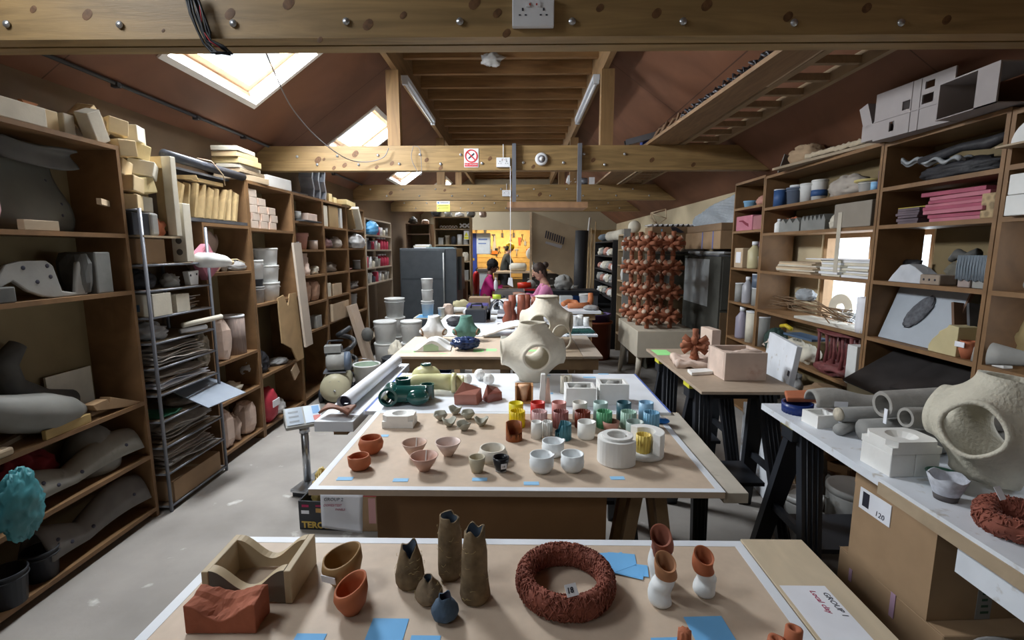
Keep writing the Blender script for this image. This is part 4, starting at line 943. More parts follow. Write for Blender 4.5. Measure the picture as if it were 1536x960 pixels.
T('taped_grey_box','grey cardboard box with a strip of tape dangling from it','box',(2.178,(yr(1315)+yr(1258))/2+.02,1.7125),parts=[('body',B(.17,yr(1258)-yr(1315),.155),mat('box_greybrown',(.27,.24,.20),.7,.06,6),dict(bev=.004)),('dangling_tape',M().box(-.0875,-.0855,.085,.125,-.29,.10),P('tape_pale',(.50,.46,.38),.4),dict(label='pale tape strip')),('dark_opening',M().box(-.04,.06,-.16,-.02,.1552,.157),ink)])
# R2, 1.392 boards
z1 = slabs((2.22,yr(1190,1.42),1.392),8,.20,.52,.010,[plyl,oldply,plastc],'board_sheet','thin board in the window shelf stack, %s','board','thin boards stacked in the window shelf',seed=3)
z2 = slabs((2.20,yr(1240,1.42),1.392),7,.15,.22,.014,[plastc,wp],'tile','white relief tile in the middle window stack, %s','tile','tiles stacked in the middle of the window shelf',seed=4)
z3 = slabs((2.20,yr(1282,1.42),1.392),7,.16,.28,.015,[wp,plastc],'tile','white notched tile in the right window stack, %s','tile','tiles stacked at the right of the window shelf',seed=5)
T('cardboard_sheet','large flat white card lying over both window tile stacks','card',(2.22,yr(1250,1.5),max(z2,z3)+.001),rz=.04,m=B(.2,.62,.006),mt=paper)
# R2, 1.055
T('twig_bundle','bundle of long brown twigs lying through the shelf below the window','twigs',(2.17,3.72,1.0755),rz=-.12,parts=G('twigs',.30,1.05,.11,twig,3))
T('cream_ring','cream ring standing on edge in front of the window','ring',(2.30,yr(1222,1.1),1.0558),m=M().at((0,0,.105),(0,math.pi/2,.2)).lathe([(.035,-.012),(.10,-.012),(.10,.012),(.035,.012),(.035,-.012)],26,smooth=False),mt=plastc)
T('grey_shell','grey blue crumpled shell piece left of the cream ring','shell',(2.20,yr(1190,1.1),1.19),parts=G('bag',.12,.22,.09,mat('shell_grey',(.34,.37,.40),.7,.15,12),7))
T('white_board','white board with a dark slot lying below the twigs','board',(2.185,yr(1235,1.06),1.0555),rz=.03,m=B(.14,.70,.018),mt=mat('board_cream_white',(.62,.60,.54),.5,.05,8),bev=.002)
T('wire_mesh','grey tangle of wire mesh among the twigs at the right','wire',(2.22,yr(1262,1.1),1.076),parts=[('wires',(lambda m:[m.tube([(rr.uniform(-.07,.07),rr.uniform(-.13,.13),rr.uniform(0.004,.11)) for _ in range(4)],.0015,4) for rr in [random.Random(q) for q in range(22)]] and m)(M()),steel)])
T('curled_paper','curled white paper roll standing by the upright below the window','paper',(2.19,yr(1284,1.15),1.0558),m=M().grid(lambda u,v:((.05+.03*u)*math.cos(u*5.5),(.05+.03*u)*math.sin(u*5.5)+.03*v*0,v*.22),24,6),mt=paper,solid=.002)
# R2, .72 : plaster, red drip, white board
T('red_drip_piece','dark red dripping clay sculpture under the window shelf','sculpture',(2.20,yr(1243,.85),.7205),parts=[('base',M().blob(.11,.20,.05,c=(0,0,.04),amp=.5,seed=2,flatb=-.04),mat('drip_red',(.16,.045,.045),.6,.3,20,bump=.6)),('slab',M().blob(.12,.22,.02,c=(0,0,.29),amp=.25,seed=3),MATS['drip_red'])]+[('drip',M().tube([((k % 3-1)*.055,-.17+k*.028,.05),((k % 3-1)*.05+.005*math.sin(k),-.17+k*.028,.17),((k % 3-1)*.055,-.168+k*.028,.285)],[.016,.009,.014],7),MATS['drip_red']) for k in range(13)])
T('white_foam_board','upright white foam board beside the dark red dripping piece','board',(2.175,yr(1276,.85),.7205),m=B(.12,.09,.25),mt=bucketw,bev=.003)
for k,(px,nm,s,mt) in enumerate(((1152,'pinkish rough plaster chunk on the window bay lower shelf',.16,plastp),(1180,'cream plaster casting with curved arms on the window bay lower shelf',.17,plastc),(1200,'pale timber and plaster offcuts beside the red dripping piece',.15,plastc))):
    y = yr(px,.8)
    T('plaster_piece',nm,'plaster',(2.18,y,.7205),parts=G(['lump','bag','lump'][k],.15,[.26,.24,.20][k],s,mt,seed=k+20))
T('green_bag','dark green rubbish bag slumped at the far end of the window bay lower shelf','bag',(2.19,4.09,.7205),parts=G('bag',.18,.26,.20,mat('bag_green',(.04,.07,.06),.4,.2,8),9))
T('blue_book','dark blue folder lying over the plaster castings','folder',(2.16,yr(1200,.95),.915),rz=.1,m=B(.14,.32,.015),mt=P('folder_navy',(.07,.12,.20),.5))
T('yellow_tool','yellow plastic tool handle by the green bag','tool',(2.16,3.90,.93),m=M().tube([(0,-.08,.02),(0,0,.035),(0,.07,.02)],.016,8),mt=P('tool_yellow',(.6,.45,.03),.4))
for k,(z,kd,s) in enumerate(((.40,'lump',.22),(.40,'rough',.2),(.09,'lump',.22),(.09,'bag',.22))):
    T('stored_plaster','pale bundle low under the window bay, %s' % ['upper left','upper right','lower left','lower right'][k],'bundle',(2.22,3.9-.5*(k % 2),z+.0005),parts=G(kd,.2,.38,s,[gbag,cardd,plastp,card][k],seed=30+k))
# R1, 1.925 black things with grey feather
T('black_wreckage','black crumpled rubber heap on the upper right shelf','rubbish',(2.225,2.53,1.9255),parts=G('bag',.20,.52,.10,blackr,2))
T('black_branch','black knobbly branch lying on the crumpled black heap','branch',m=M().tube([(2.15,2.72,2.04),(2.16,2.60,2.05),(2.15,2.48,2.065),(2.17,2.36,2.06),(2.16,2.26,2.075)],[.018,.026,.02,.028,.018],10),mt=blackr)
T('grey_feather','pale grey feathery slab lying over the black heap','slab',(2.16,yr(1385,2.03),2.035),rot=(.14,0,.05),m=M().grid(lambda u,v:((u-.5)*.08*(1.1-v),(v-.5)*.40,.012*math.sin(v*20)+.01*math.sin(u*9)),8,30,thick=.012),mt=mat('feather',(.30,.32,.34),.7,.2,30))
# R1 1.712
z4 = slabs((2.215,yr(1355,1.76),1.712),6,.18,.16,.014,mat('dull_board',(.13,.10,.12),.7,.2,10),'dark_board','dark board in the stack left of the pink foam, %s','board','dark boards beside the pink foam',seed=8)
T('yellow_strip','thin yellow strip laid on top of the dark boards','strip',(2.16,yr(1362,1.85),z4+.001),rz=.06,m=B(.02,.20,.004),mt=P('strip_yellow',(.5,.42,.06),.5))
z5 = slabs((2.205,(yr(1388)+yr(1468))/2,1.712),8,.20,.36,.017,[pinkf,mat('pink_foam_deep',(.36,.09,.14),.8,.08,12)],'pink_foam_sheet','pink foam sheet in the stack on the right shelf, %s','foam sheet','pink foam sheets',jit=.03,seed=9)
pr('box',1470,1491,1.712,288,.15,'chipboard_block','square chipboard block at the right of the pink foam sheets','block',mat('chip',(.34,.25,.14),.7,.3,40,kind='chip'))
# R1 1.392
pr('lump',1326,1370,1.392,0,.12,'black_foam_lump','crumpled black lump at the back left of the grey clay shelf','lump',blackr,h=.13,inset=.145,seed=3)
T('white_drip_mound','white wedge shaped mound with dripping ribs on its top','sculpture',(2.16,yr(1358,1.42),1.3925),m=M().prism([(.13,0),(-.13,0),(-.11,.05),(-.05,.085),(-.01,.10),(.05,.095),(.10,.04)],'x',-.04,.04).jitter(.004,30,1,keepz=0),mt=mat('drip_white',(.52,.55,.60),.7,.1,10,bump=.5),bev=.004)
pr('box',1380,1410,1.392,413,.09,'pierced_brick','pale brick with three holes in its face on the grey clay shelf','brick',mat('brick_pale',(.30,.24,.19),.8,.1,20),extra=lambda d,w,h:[('hole',M().at((-d/2-.0005,(k-1)*w*.28,h*.5),(0,math.pi/2,0)).lathe([(0,0),(.006,0),(0,.0005)],10),ink) for k in range(3)])
T('brown_rock','rough brown grey rock lying behind the pierced brick','rock',(2.27,yr(1405,1.42),1.3925),parts=G('lump',.13,.26,.12,mat('rock_olive',(.16,.15,.12),.9,.3,14,bump=.6),5))
T('clay_branch','knotted dark grey clay branch resting on the brown rock','branch',m=M().tube([(2.27,yr(1390),1.52),(2.26,yr(1402),1.55),(2.26,yr(1415),1.535),(2.27,yr(1428),1.56)],[.016,.024,.02,.026],10).jitter(.008,30,2),mt=greyd)
T('fringed_block','blue grey clay block with a fringe of hanging strands','sculpture',(2.17,yr(1452,1.45),1.435),parts=[('core',B(.08,.145,.11),greyb)]+[('strand',M().tube([(-.044,-.072+.0076*k,.11),(-.047,-.072+.0076*k+.002*math.sin(k*3),.055),(-.045,-.072+.0076*k,-.008+.004*math.sin(k*5))],.0036,6),greyb) for k in range(20)])
T('small_brick','small pinkish brick under the left of the fringed block','brick',(2.17,yr(1440,1.41),1.3925),m=B(.08,.065,.040),mt=mat('brick_pink',(.34,.28,.26),.8,.1,20),bev=.004)
T('small_brick','small grey brick under the right of the fringed block','brick',(2.17,yr(1464,1.41),1.3925),m=B(.08,.075,.040),mt=greyl,bev=.004)
T('slate_stack','dark grey layered stone standing behind the fringed block','stone',(2.29,yr(1470,1.45),1.3925),parts=G('rough',.11,.14,.25,greyd,6))
# R1 1.055: panel with dark oval
yc = (yr(1303,1.2)+yr(1425,1.2))/2
pan = T('relief_panel','large pale grey panel with a dark oval relief leaning in the shelf','panel',(2.15,yc+.02,1.058),rot=(0,.32,0),parts=[
    ('board',M().prism([(-.235,0),(.21,0),(.21,.315),(-.235,.315)],'x',0,.012),mat('panel_grey',(.36,.40,.45),.6,.04,10)),
    ('oval_relief',M().at((-.006,.0,.18),(.55,0,0)).blob(.012,.055,.105,seg=30,rings=24,amp=.12,sc=6,seed=3),mat('relief_dark',(.10,.105,.12),.8,.3,40,bump=1.0,bscale=90)),
    ('edge',M().box(0,.014,-.245,-.235,0,.315),mat('panel_edge',(.20,.12,.08),.7))])
for k in range(2):
    T('leaning_board',['brown board leaning just right of the oval panel','dark brown board leaning second right of the oval panel'][k],'board',(2.20+.03*k,yr(1425+14*k,1.2),1.058),rot=(-.30,.12,0),m=B(.10,.014,.26),mt=[mat('brown_lean',(.16,.09,.055),.7,.15,6),darkshelf][k])
T('stepped_foam','stepped yellowish foam wedge on the oval panel shelf','foam block',(2.17,yr(1412,1.08),1.0555),m=M().prism([(.085,0),(-.075,0),(-.075,.145),(-.02,.15),(-.01,.135),(.03,.11),(.035,.095),(.065,.065),(.085,.03)],'x',-.05,.05),mt=mat('foam_yellow',(.52,.45,.26),.8,.06,12),bev=.002)
T('terracotta_pot','small terracotta pot with a paper label on the right shelf','pot',(2.15,yr(1441,1.08),1.0555),parts=G('pot',.08,.08,.085,terra)+[('paper_label',M().box(-.043,-.040,-.02,.03,.055,.08),paper)])
T('grey_beaker','small pale grey beaker right of the terracotta pot','beaker',(2.15,yr(1460,1.08),1.0555),parts=[('body',M().lathe(cupprof(.028,.065,.004,.034),18),greyl)])
T('foam_chunk','crumbly golden foam chunk behind the grey beaker','foam',(2.28,yr(1472,1.15),1.0555),parts=G('lump',.12,.13,.22,blocky,9))
# below R1: black boards
T('black_board','large dusty black board lying tilted under the oval panel shelf','board',(2.13,2.56,.885),rot=(.04,-.55,.0),m=B(.40,.60,.012),mt=mat('board_black',(.028,.025,.025),.5,.3,8,dirt=((.10,.10,.10),6,.66)))
T('black_board','second black board tilted over the right end of the first','board',(2.11,2.41,.915),rot=(-.10,-.45,.15),m=B(.28,.26,.010),mt=MATS['board_black'])
T('yellow_timber','yellowish timber beam lying at the foot of the black boards','timber',(1.985,2.60,.725),rz=-.05,m=B(.05,.50,.07),mt=mat('beam_yellowish',(.42,.35,.22),.6,.1,6,kind='wood'),bev=.003)
# R0 bay (nearest right)
T('rolled_cloth','rolled grey cloth in the lit shelf at the right edge','cloth',m=M().tube([(2.15,2.07,1.425),(2.14,1.98,1.43),(2.15,1.86,1.425)],[.025,.032,.03],12).tube([(2.15,2.05,1.475),(2.14,1.97,1.478),(2.15,1.86,1.475)],.022,12),mt=greyl)
T('angle_bracket','small white angle bracket on the lit shelf at the right edge','bracket',(2.14,2.13,1.0555),m=M().prism([(.02,0),(-.035,0),(-.035,.012),(.0,.018),(.008,.045),(.02,.045)],'x',-.02,.02),mt=bucketw,bev=.002)
T('grey_cone','folded pale grey metal cone on the lit shelf at the right edge','metal sheet',(2.15,2.00,1.06),rot=(0,.1,.5),m=M().grid(lambda u,v:(.09*v*math.cos(u*4)*.6,-.14+.28*v,.05+.055*v*math.sin(u*4)),16,6),mt=greyl,solid=.003)
T('plaster_half_disc','white half disc on a board in the top corner of the right shelving','plaster',(2.10,2.07,2.00),parts=[('half_disc',M().prism([(.085*math.cos(a),.09*math.sin(a)+.008) for a in [math.pi*k/12 for k in range(13)]],'x',-.03,.03),bucketw),('base_board',M().box(-.06,.06,-.13,.12,0,.008),oldply)])
T('timber_block','block under the half disc board at the right edge','block',(2.19,2.0,1.9305),m=B(.10,.2,.068),mt=oldply)
T('white_pad','thick white foam pad, lower of the pair at the right edge','foam block',(2.14,2.02,1.713),rz=.05,m=B(.14,.24,.085),mt=bucketw,bev=.004)
T('white_pad','thick white foam pad, upper of the pair at the right edge','foam block',(2.14,2.02,1.80),rz=-.03,m=B(.14,.24,.085),mt=bucketw,bev=.004)
T('timber_offcut','brown and yellow timber offcuts low in the shelf at the right edge','timber',(2.15,2.00,.7205),m=B(.12,.25,.15),mt=oldply,bev=.004)
# R3 narrow bay
def y3(px,z):return Y(px,2.115,z)
pr('tub',1108,1124,1.965,300,.14,'clear_tub','clear blue tinted tub in the narrow bay, top shelf','tub',bluel)
pr('bag',1127,1144,1.965,290,.16,'orange_bag','clear bag of orange clay in the narrow bay, top shelf','bag',terrap,seed=3)
pr('box',1104,1128,1.75,322,.15,'pink_foam_block','pink foam block with a jagged cut in the narrow bay','foam block',pinkf,extra=lambda d,w,h:[('cut',M().at((-d/2-.001,0,h*.45),(0,0,0)).prism([(-w*.3,-.03),(-w*.1,-.01),(w*.1,.02),(w*.3,.025),(w*.32,.035),(w*.05,.035),(-w*.15,.01),(-w*.28,0)],'x',-.001,.001),P('cut_dark',(.20,.03,.05),.8))])
pr('box',1129,1143,1.75,322,.15,'red_foam_block','darker red foam block right of the pink one','foam block',mat('foam_red',(.32,.14,.15),.8,.08,9))
pr('box',1101,1113,1.40,372,.12,'labelled_box','small brown box with a white label in the narrow bay','box',cardl,extra=lambda d,w,h:[('label',M().box(-d/2-.001,-d/2,-w*.3,w*.3,h*.25,h*.8),paper)])
pr('bottle',1114,1129,1.40,362,.12,'cream_bottle','tall cream plastic bottle in the narrow bay','bottle',mat('cream_plastic',(.50,.44,.26),.4,.05,9))
pr('tub',1131,1142,1.40,385,.10,'clear_tub','small clear tub right of the cream bottle','tub',greyl)
T('mauve_cloth','mauve cloth draped at the back of the narrow bay above the bottle','cloth',(2.30,4.57,1.405),parts=G('bag',.12,.50,.28,mat('mauve2',(.20,.12,.15),.9,.3,7),6))
pr('can',1099,1106,1.07,425,.09,'tin','small label covered tin at the left of the narrow bay','tin',greyl)
pr('bottle',1107,1119,1.07,416,.10,'spray_bottle','clear spray bottle among the tins of the narrow bay','bottle',P('clearish',(.35,.35,.38),.3))
pr('can',1121,1135,1.07,433,.12,'paint_tin','grey paint tin, lower of two in the narrow bay','tin',greyl)
T('paint_tin','dark lidded tub standing on the grey paint tin in the narrow bay','tin',(2.175,y3(1128,1.25),1.215),parts=G('can',.115,.115,.14,P('tin_navy',(.10,.13,.18),.4)))
for k,(px0,px1,pt,kd,mt,nm) in enumerate(((1096,1110,462,'bottle',P('bottle_mauve',(.30,.28,.35),.4),'large clear mauve bottle low in the narrow bay'),(1112,1124,468,'can',plastc,'cream labelled jar low in the narrow bay'),(1126,1138,476,'can',greyl,'grey jar low in the narrow bay by the upright'))):
    pr(kd,px0,px1,.72,pt,.12,'jar',nm,'jar',mt)
# things on top of the right shelving
md = mat('model_grey',(.33,.30,.30),.6,.05,9)
mw = []
mb = M().box(-.20,.20,-.005,.005,0,.16)
def windowed(w,h,wins,t=.008):     # wall in the x-z plane with window holes: built from strips
    m = M(); xs = sorted({-w/2,w/2}|{a for q in wins for a in q[:2]}); zs_ = sorted({0,h}|{a for q in wins for a in q[2:]})
    for i in range(len(xs)-1):
        for j in range(len(zs_)-1):
            cx,cz = (xs[i]+xs[i+1])/2,(zs_[j]+zs_[j+1])/2
            if any(q[0] < cx < q[1] and q[2] < cz < q[3] for q in wins):continue
            m.box(xs[i],xs[i+1],0,t,zs_[j],zs_[j+1])
    return m
T('architectural_model','grey cardboard architectural model with window openings on top of the right shelving','model',(2.02,2.66,2.176),rz=-math.pi/2+.12,rot=None,parts=[
    ('front_wall',windowed(.44,.25,[(-.05,.0,.12,.165),(.06,.12,.12,.165),(.07,.12,.19,.225),(-.12,-.09,.03,.08)]),md),
    ('rear_wall',M().at((0,.11,0)).box(-.22,.22,0,.008,0,.20),md),
    ('side_wing',M().box(-.30,-.22,0,.11,.01,.10).box(-.31,-.30,.01,.10,.02,.09),md),
    ('leaning_roof',M().at((-.23,.0,.09),(0,-.35,0)).box(-.06,.0,0,.10,0,.14),md),
    ('floor_plate',M().box(-.22,.22,.008,.11,0,.008),md),
    ('mullion',M().box(-.003,.003,-.003,0,0,.25),md),('mullion',M().box(.045,.051,-.003,0,0,.25),md),('ledge',M().box(-.22,.22,-.004,0,.10,.105),md)])
T('white_model_box','white open sided card box at the top right corner','model',(2.10,2.30,2.178),rz=0,parts=[('side',M().box(-.12,.12,.14,.148,0,.16),md),('side',M().box(-.12,-.112,-.15,-.05,0,.16),md),('top',M().box(-.12,.12,-.15,.148,.16,.166),md),('base',M().box(-.12,.12,-.15,.14,0,.004),md)])
plk = mat('thick_plank',(.30,.235,.16),.6,.12,5,kind='wood')
zt_ = 2.1905
T('long_plank','thick grey brown plank lying along the top of the wide right bay','plank',(2.19,3.45,zt_),rz=.12,m=B(.26,1.10,.018),mt=plk)
T('punched_board','pale board with a row of punched holes tipped up on the plank','board',(2.20,3.24,2.235),rot=(0,-.5,.3),parts=[('board',B(.16,.22,.006),cardl)]+[('hole',M().at((-.065+.0,-.09+.03*k,.0063)).lathe([(0,0),(.006,0),(0,.0004)],8),ink) for k in range(6)])
T('carved_slab','rough carved pale slab lying on the plank','slab',(2.17,3.38,2.2095),rz=.1,m=M().grid(lambda u,v:((u-.5)*.18,(v-.5)*.55,.03+.012*noise.noise(Vector((u*9,v*25,1)))+.008),16,50,thick=.03),mt=mat('carved_pale',(.44,.37,.27),.9,.15,20,bump=.8))
T('crumpled_hide','crumpled tan paper sack heaped at the far end of the plank','sack',(2.15,3.80,2.2095),parts=G('bag',.22,.36,.15,mat('tan_sack',(.38,.27,.17),.85,.12,7),41))
T('folded_paper','folded white card standing at the far end of the right shelving top','card',(2.17,4.12,zt_+.001),rot=(0,0,.5),m=M().prism([(-.09,0),(.09,0),(.03,.14),(-.02,.15),(-.05,.08)],'y',-.003,.003),mt=greyl)
# ================================================================ WORKBENCH RIGHT FOREGROUND
BZ = .86
def trestle(loc,rz,W_,h,label,yellow_cap=True):
    ht = h-.001; s = .24; parts = []
    for sx in (-1,1):
        for sy in (-1,1):
            m = M(); x0 = sx*(W_/2-.08); x1 = sx*(W_/2-.02)
            wv,dv = .048,.020
            a = Vector((x0,sy*.035,ht-.03)); b = Vector((x1,sy*s,0))
            m._add([a+Vector((-wv,-dv,0)),a+Vector((wv,-dv,0)),a+Vector((wv,dv,0)),a+Vector((-wv,dv,0)),b+Vector((-wv*.75,-dv,0)),b+Vector((wv*.75,-dv,0)),b+Vector((wv*.75,dv,0)),b+Vector((-wv*.75,dv,0))],
                   [(3,2,1,0),(4,5,6,7),(0,1,5,4),(1,2,6,5),(2,3,7,6),(3,0,4,7)],False)
            rib = M(); k1 = Vector((0,sy*dv*1.0,0))
            for q in (-.5,0,.5):
                p = a+Vector((q*wv,sy*(dv+.003),0)); e = b+Vector((q*wv*.75,sy*(dv+.003),.02)); rib.tube([p,e],.004,5)
            parts.append(('leg',m,blackp,dict(sub=[('ribs',rib,blackp)])))
        parts.append(('spreader',M().box(sx*(W_/2-.045)-.012,sx*(W_/2-.045)+.012,-.15,.15,ht*.42,ht*.42+.035),blackp))
    parts.append(('beam',M().box(-W_/2,W_/2,-.045,.045,ht-.08,ht),blackp,dict(bev=.006)))
    parts.append(('tray',M().box(-W_/2+.1,W_/2-.1,-.14,.14,ht*.36,ht*.36+.02),blackp))
    if yellow_cap:parts.append(('yellow_pad',M().box(-W_/2-.002,-W_/2+.05,-.047,.047,ht-.022,ht+.0),P('pad_yellow',(.62,.58,.05),.5)))
    return T('trestle',label,'trestle',loc,rz=rz,parts=parts)
bx0,bx1,by0,by1 = 1.135,1.90,.55,2.20
T('workbench','long white painted workbench top on the right with worn timber edge','workbench',parts=[('panel',M().box(bx0,bx1,by0,by1,BZ-.028,BZ),whitep),('worn_edge',M().box(bx0-.004,bx0,by0,1.45,BZ-.05,BZ-.012),oldply),('rail',M().box(bx0+.03,bx0+.050,.60,1.20,BZ-.14,BZ-.0285),whitep)])
trestle((1.52,2.04,0),0,.70,BZ-.029,'black folding trestle under the far end of the white workbench')
# things on the bench
def bench(px,py,z=BZ):return at(px,py,z=z)
# blue dish under a terracotta tile
p = bench(1192,622)
T('blue_dish','deep blue fluted dish at the far corner of the white workbench','dish',(1.228,2.075,BZ+.0005),parts=[('body',M().lathe([(0,0),(.058,0),(.063,.045),(.055,.045),(.050,.012),(0,.012)],48,mod=lambda a,z:1+.035*math.cos(24*a)*(z < .045)),P('cobalt',(.015,.035,.17),.3))])
T('terracotta_tile','folded terracotta tile balanced over the back of the blue dish','tile',(1.305,2.115,BZ+.052),rot=(.06,-.08,-.2),m=M().prism([(-.11,-.05),(.09,-.06),(.12,.0),(.06,.055),(-.09,.05)],'z',0,.022),mt=terra,bev=.006)
T('plaster_tray','small square white plaster tray mould on the workbench beside the blue dish','mould',(1.235,1.925,BZ+.0005),rz=.12,parts=[('body',M().box(-.045,.045,-.045,.045,0,.030).box(-.045,.045,-.045,-.035,.030,.052).box(-.045,.045,.035,.045,.030,.052).box(-.045,-.035,-.035,.035,.030,.052).box(.035,.045,-.035,.035,.030,.052),plast)])
rib = mat('ribbed_grey',(.30,.29,.27),.85,.10,20,bump=.5)
def ribtube(pts,r,n,mt,seg=18,inner=True,flat=1.0):
    P_ = [Vector(p) for p in pts]; out = []; rad = []
    tot = len(P_)-1
    for i in range(n+1):
        t = i/n*tot; k = min(int(t),tot-1); q = t-k
        out.append(P_[k].lerp(P_[k+1],q)); rr_ = r[0]+(r[1]-r[0])*i/n
        rad.append(rr_*(1 if i % 2 else .945))
    m = M().tube(out,rad,seg,caps=False,flat=flat)
    if inner:m.tube(out[::-1],[q*.72 for q in rad[::-1]],seg,caps=False,flat=flat)
    # annular end rings
    for e in (0,-1):
        a = out[e]; d = (out[1]-out[0] if e == 0 else out[-1]-out[-2]).normalized()
        up = Vector((0,0,1)); s_ = d.cross(up).normalized(); u_ = s_.cross(d).normalized(); R_ = rad[e]
        v = [a+s_*math.cos(2*math.pi*k/seg)*R_*f+u_*math.sin(2*math.pi*k/seg)*R_*f*flat for f in (1,.72) for k in range(seg)]
        m._add(v,[(k,(k+1) % seg,seg+(k+1) % seg,seg+k) for k in range(seg)],True)
    return m
T('ribbed_tube','thick grey ribbed clay tube, uppermost of the tubes piled on the workbench','clay tube',parts=[('tube',ribtube([(1.335,1.735,1.008),(1.67,1.75,1.02)],(.050,.056),46,rib),rib),('tag',M().box(1.330,1.3325,1.70,1.715,.945,1.0),paper)])
T('ribbed_tube','thinner grey ribbed clay tube lying in front of the thick one','clay tube',parts=[('tube',ribtube([(1.335,1.625,.997),(1.50,1.635,.992),(1.70,1.645,.985)],(.036,.042),44,rib),rib)])
T('ribbed_tube','grey ribbed tube crushed flat beneath the two round tubes','clay tube',parts=[('tube',ribtube([(1.36,1.635,.906),(1.72,1.66,.908)],(.045,.043),40,rib),rib)])
T('bark_trough','long grey curved bark like clay trough with a white tag on the workbench','clay trough',(1.46,1.975,.945),rz=-.15,parts=[('shell',M().grid(lambda u,v:((u-.5)*.44,.062*math.cos(math.pi*v)*(1-.2*u),.062*math.sin(math.pi*v)*(.8+.2*math.sin(u*9))-.02),30,12),rib,dict(solid=.012)),('tag',M().box(-.16,-.11,-.0725,-.071,-.01,.012),paper)])
T('clay_log','grey clay log with a pale cut end lying under the bark trough','clay log',parts=[('log',M().tube([(1.252,1.835,.935),(1.45,1.85,.93),(1.62,1.88,.93)],[.030,.034,.032],14).jitter(.005,25,3),greyc),('cut_end',M().tube([(1.243,1.835,.935),(1.254,1.835,.935)],.026,14),mat('cut_end',(.50,.45,.36),.9,.2,60))])
T('clay_log','small grey clay log end below the pale cut end','clay log',m=M().tube([(1.235,1.805,.884),(1.33,1.86,.884),(1.45,1.90,.884)],.0225,14).jitter(.003,25,4),mt=greyc)
T('clay_log','thick dark grey clay log right of the small log end','clay log',m=M().tube([(1.285,1.745,.903),(1.42,1.752,.906),(1.70,1.76,.906)],.043,14).jitter(.003,25,5),mt=greyc)
T('clay_offcut','flat dark red clay offcut behind the far end of the workbench','clay slab',(1.62,2.33,.80),rot=(.1,.15,.2),m=M().prism([(-.2,-.05),(.15,-.07),(.2,.02),(-.15,.05)],'z',0,.02),mt=terrad,bev=.005)
# white plaster block mould: front-left-bottom (1284,686)->, photo block
T('plaster_block_mould','large two part white plaster mould with a round hollow on the workbench','mould',(1.243,1.520,BZ+.0005),rz=.06,parts=[
    ('lower_half',M().box(-.080,-.0008,-.062,.062,0,.075),plast,dict(bev=.003)),('lower_half',M().box(.0008,.080,-.062,.062,0,.075),plast,dict(bev=.003)),
    ('lid',(lambda m:(setattr(m,'v',[(a,b,c+.0755) for a,b,c in m.v]),m)[1])(G('mould',.162,.126,.04,plast)[0][1]),plast)])
p = bench(1420,755)
T('green_bowl','dark green bowl behind the speckled cup on the workbench','bowl',(1.292,1.405,BZ+.0005),parts=[('body',M().lathe([(0,0),(.028,0),(.046,.040),(.042,.040),(.025,.006),(0,.006)],28),P('green_glaze',(.03,.13,.09),.35))])
T('speckled_cup','white speckled cup with a dark bare clay base on the workbench','cup',(1.228,1.322,BZ+.0005),parts=[('body',M().lathe([(.031,.018),(.049,.07),(.045,.07),(.027,.01),(0,.01)],28,fn=lambda x,y,z:(x,y,z+(.004*math.sin(math.atan2(y,x)*5) if z > .06 else 0))),mat('speckled',(.46,.48,.54),.5,.2,60)),('bare_base',M().lathe([(0,0),(.027,0),(.0312,.019),(0,.019)],28),mat('bare_dark',(.10,.09,.09),.8))])
# big ribbed cream vessel: P surface-like, built from two crossing shells with round openings
# implicit surface (surface nets) for the hollow six-necked vessels
def psurf(c=.31,n=26,flare=0):
    g = np.linspace(-math.pi,math.pi,n+1); Xg,Yg,Zg = np.meshgrid(g,g,g,indexing='ij')
    V = np.cos(Xg)+np.cos(Yg)+np.cos(Zg)-c
    idx = {}; vs_ = []; fs = []
    S = V > 0
    for i in range(n):
        for j in range(n):
            for k in range(n):
                b = S[i:i+2,j:j+2,k:k+2]
                if b.all() or not b.any():continue
                acc = np.zeros(3); cnt = 0
                for a_ in range(3):
                    for p in (0,1):
                        for q in (0,1):
                            o0 = [0,0,0]; oth = [t for t in range(3) if t != a_]; o0[oth[0]] = p; o0[oth[1]] = q; o1 = list(o0); o1[a_] = 1
                            v0 = V[i+o0[0],j+o0[1],k+o0[2]]; v1 = V[i+o1[0],j+o1[1],k+o1[2]]
                            if (v0 > 0) != (v1 > 0):
                                t = v0/(v0-v1); pt = np.array([i,j,k],float)+o0; pt[a_] += t; acc += pt; cnt += 1
                idx[(i,j,k)] = len(vs_); vs_.append(tuple((acc/cnt)/n-.5))
    for a_ in range(3):
        b_,c_ = [(1,2),(2,0),(0,1)][a_]
        D = np.diff(S.astype(int),axis=a_)
        for pos in zip(*np.nonzero(D)):
            p = list(pos)
            if p[b_] == 0 or p[c_] == 0 or p[b_] >= n or p[c_] >= n:continue
            q = []
            for db,dc in ((-1,-1),(0,-1),(0,0),(-1,0)):
                r = list(p); r[b_] += db; r[c_] += dc; q.append(idx.get(tuple(r)))
            if None in q:continue
            fs.append(tuple(q) if D[tuple(pos)] < 0 else tuple(q[::-1]))
    # snap the rims exactly to the faces of the cell
    out = []
    for v in vs_:
        out.append(tuple((math.copysign(.5,t) if abs(t) > .5-1.02/n else t) for t in v))
    return out,fs
PV,PF = psurf(.31,24); PV2,PF2 = psurf(.0,26)
def pmesh(size,which=0,sq=(1,1,1),lift=True):
    vs_,fs = (PV,PF) if which == 0 else (PV2,PF2)
    m = M(); m._add([(a*size*sq[0],b*size*sq[1],(c+(.5 if lift else 0))*size*sq[2]) for a,b,c in vs_],fs,True); return m
def vessel(name,label,loc,size,mt,rz=0,which=0,sq=(1,1,1),rot=None,th=.012,cat='vessel',amp=0,lift=True):
    m = pmesh(size,which,sq,lift)
    if amp:m.jitter(amp,14,3,keepz=0)
    return T(name,label,cat,loc,rz=rz,rot=rot,m=m,mt=mt,solid=th)
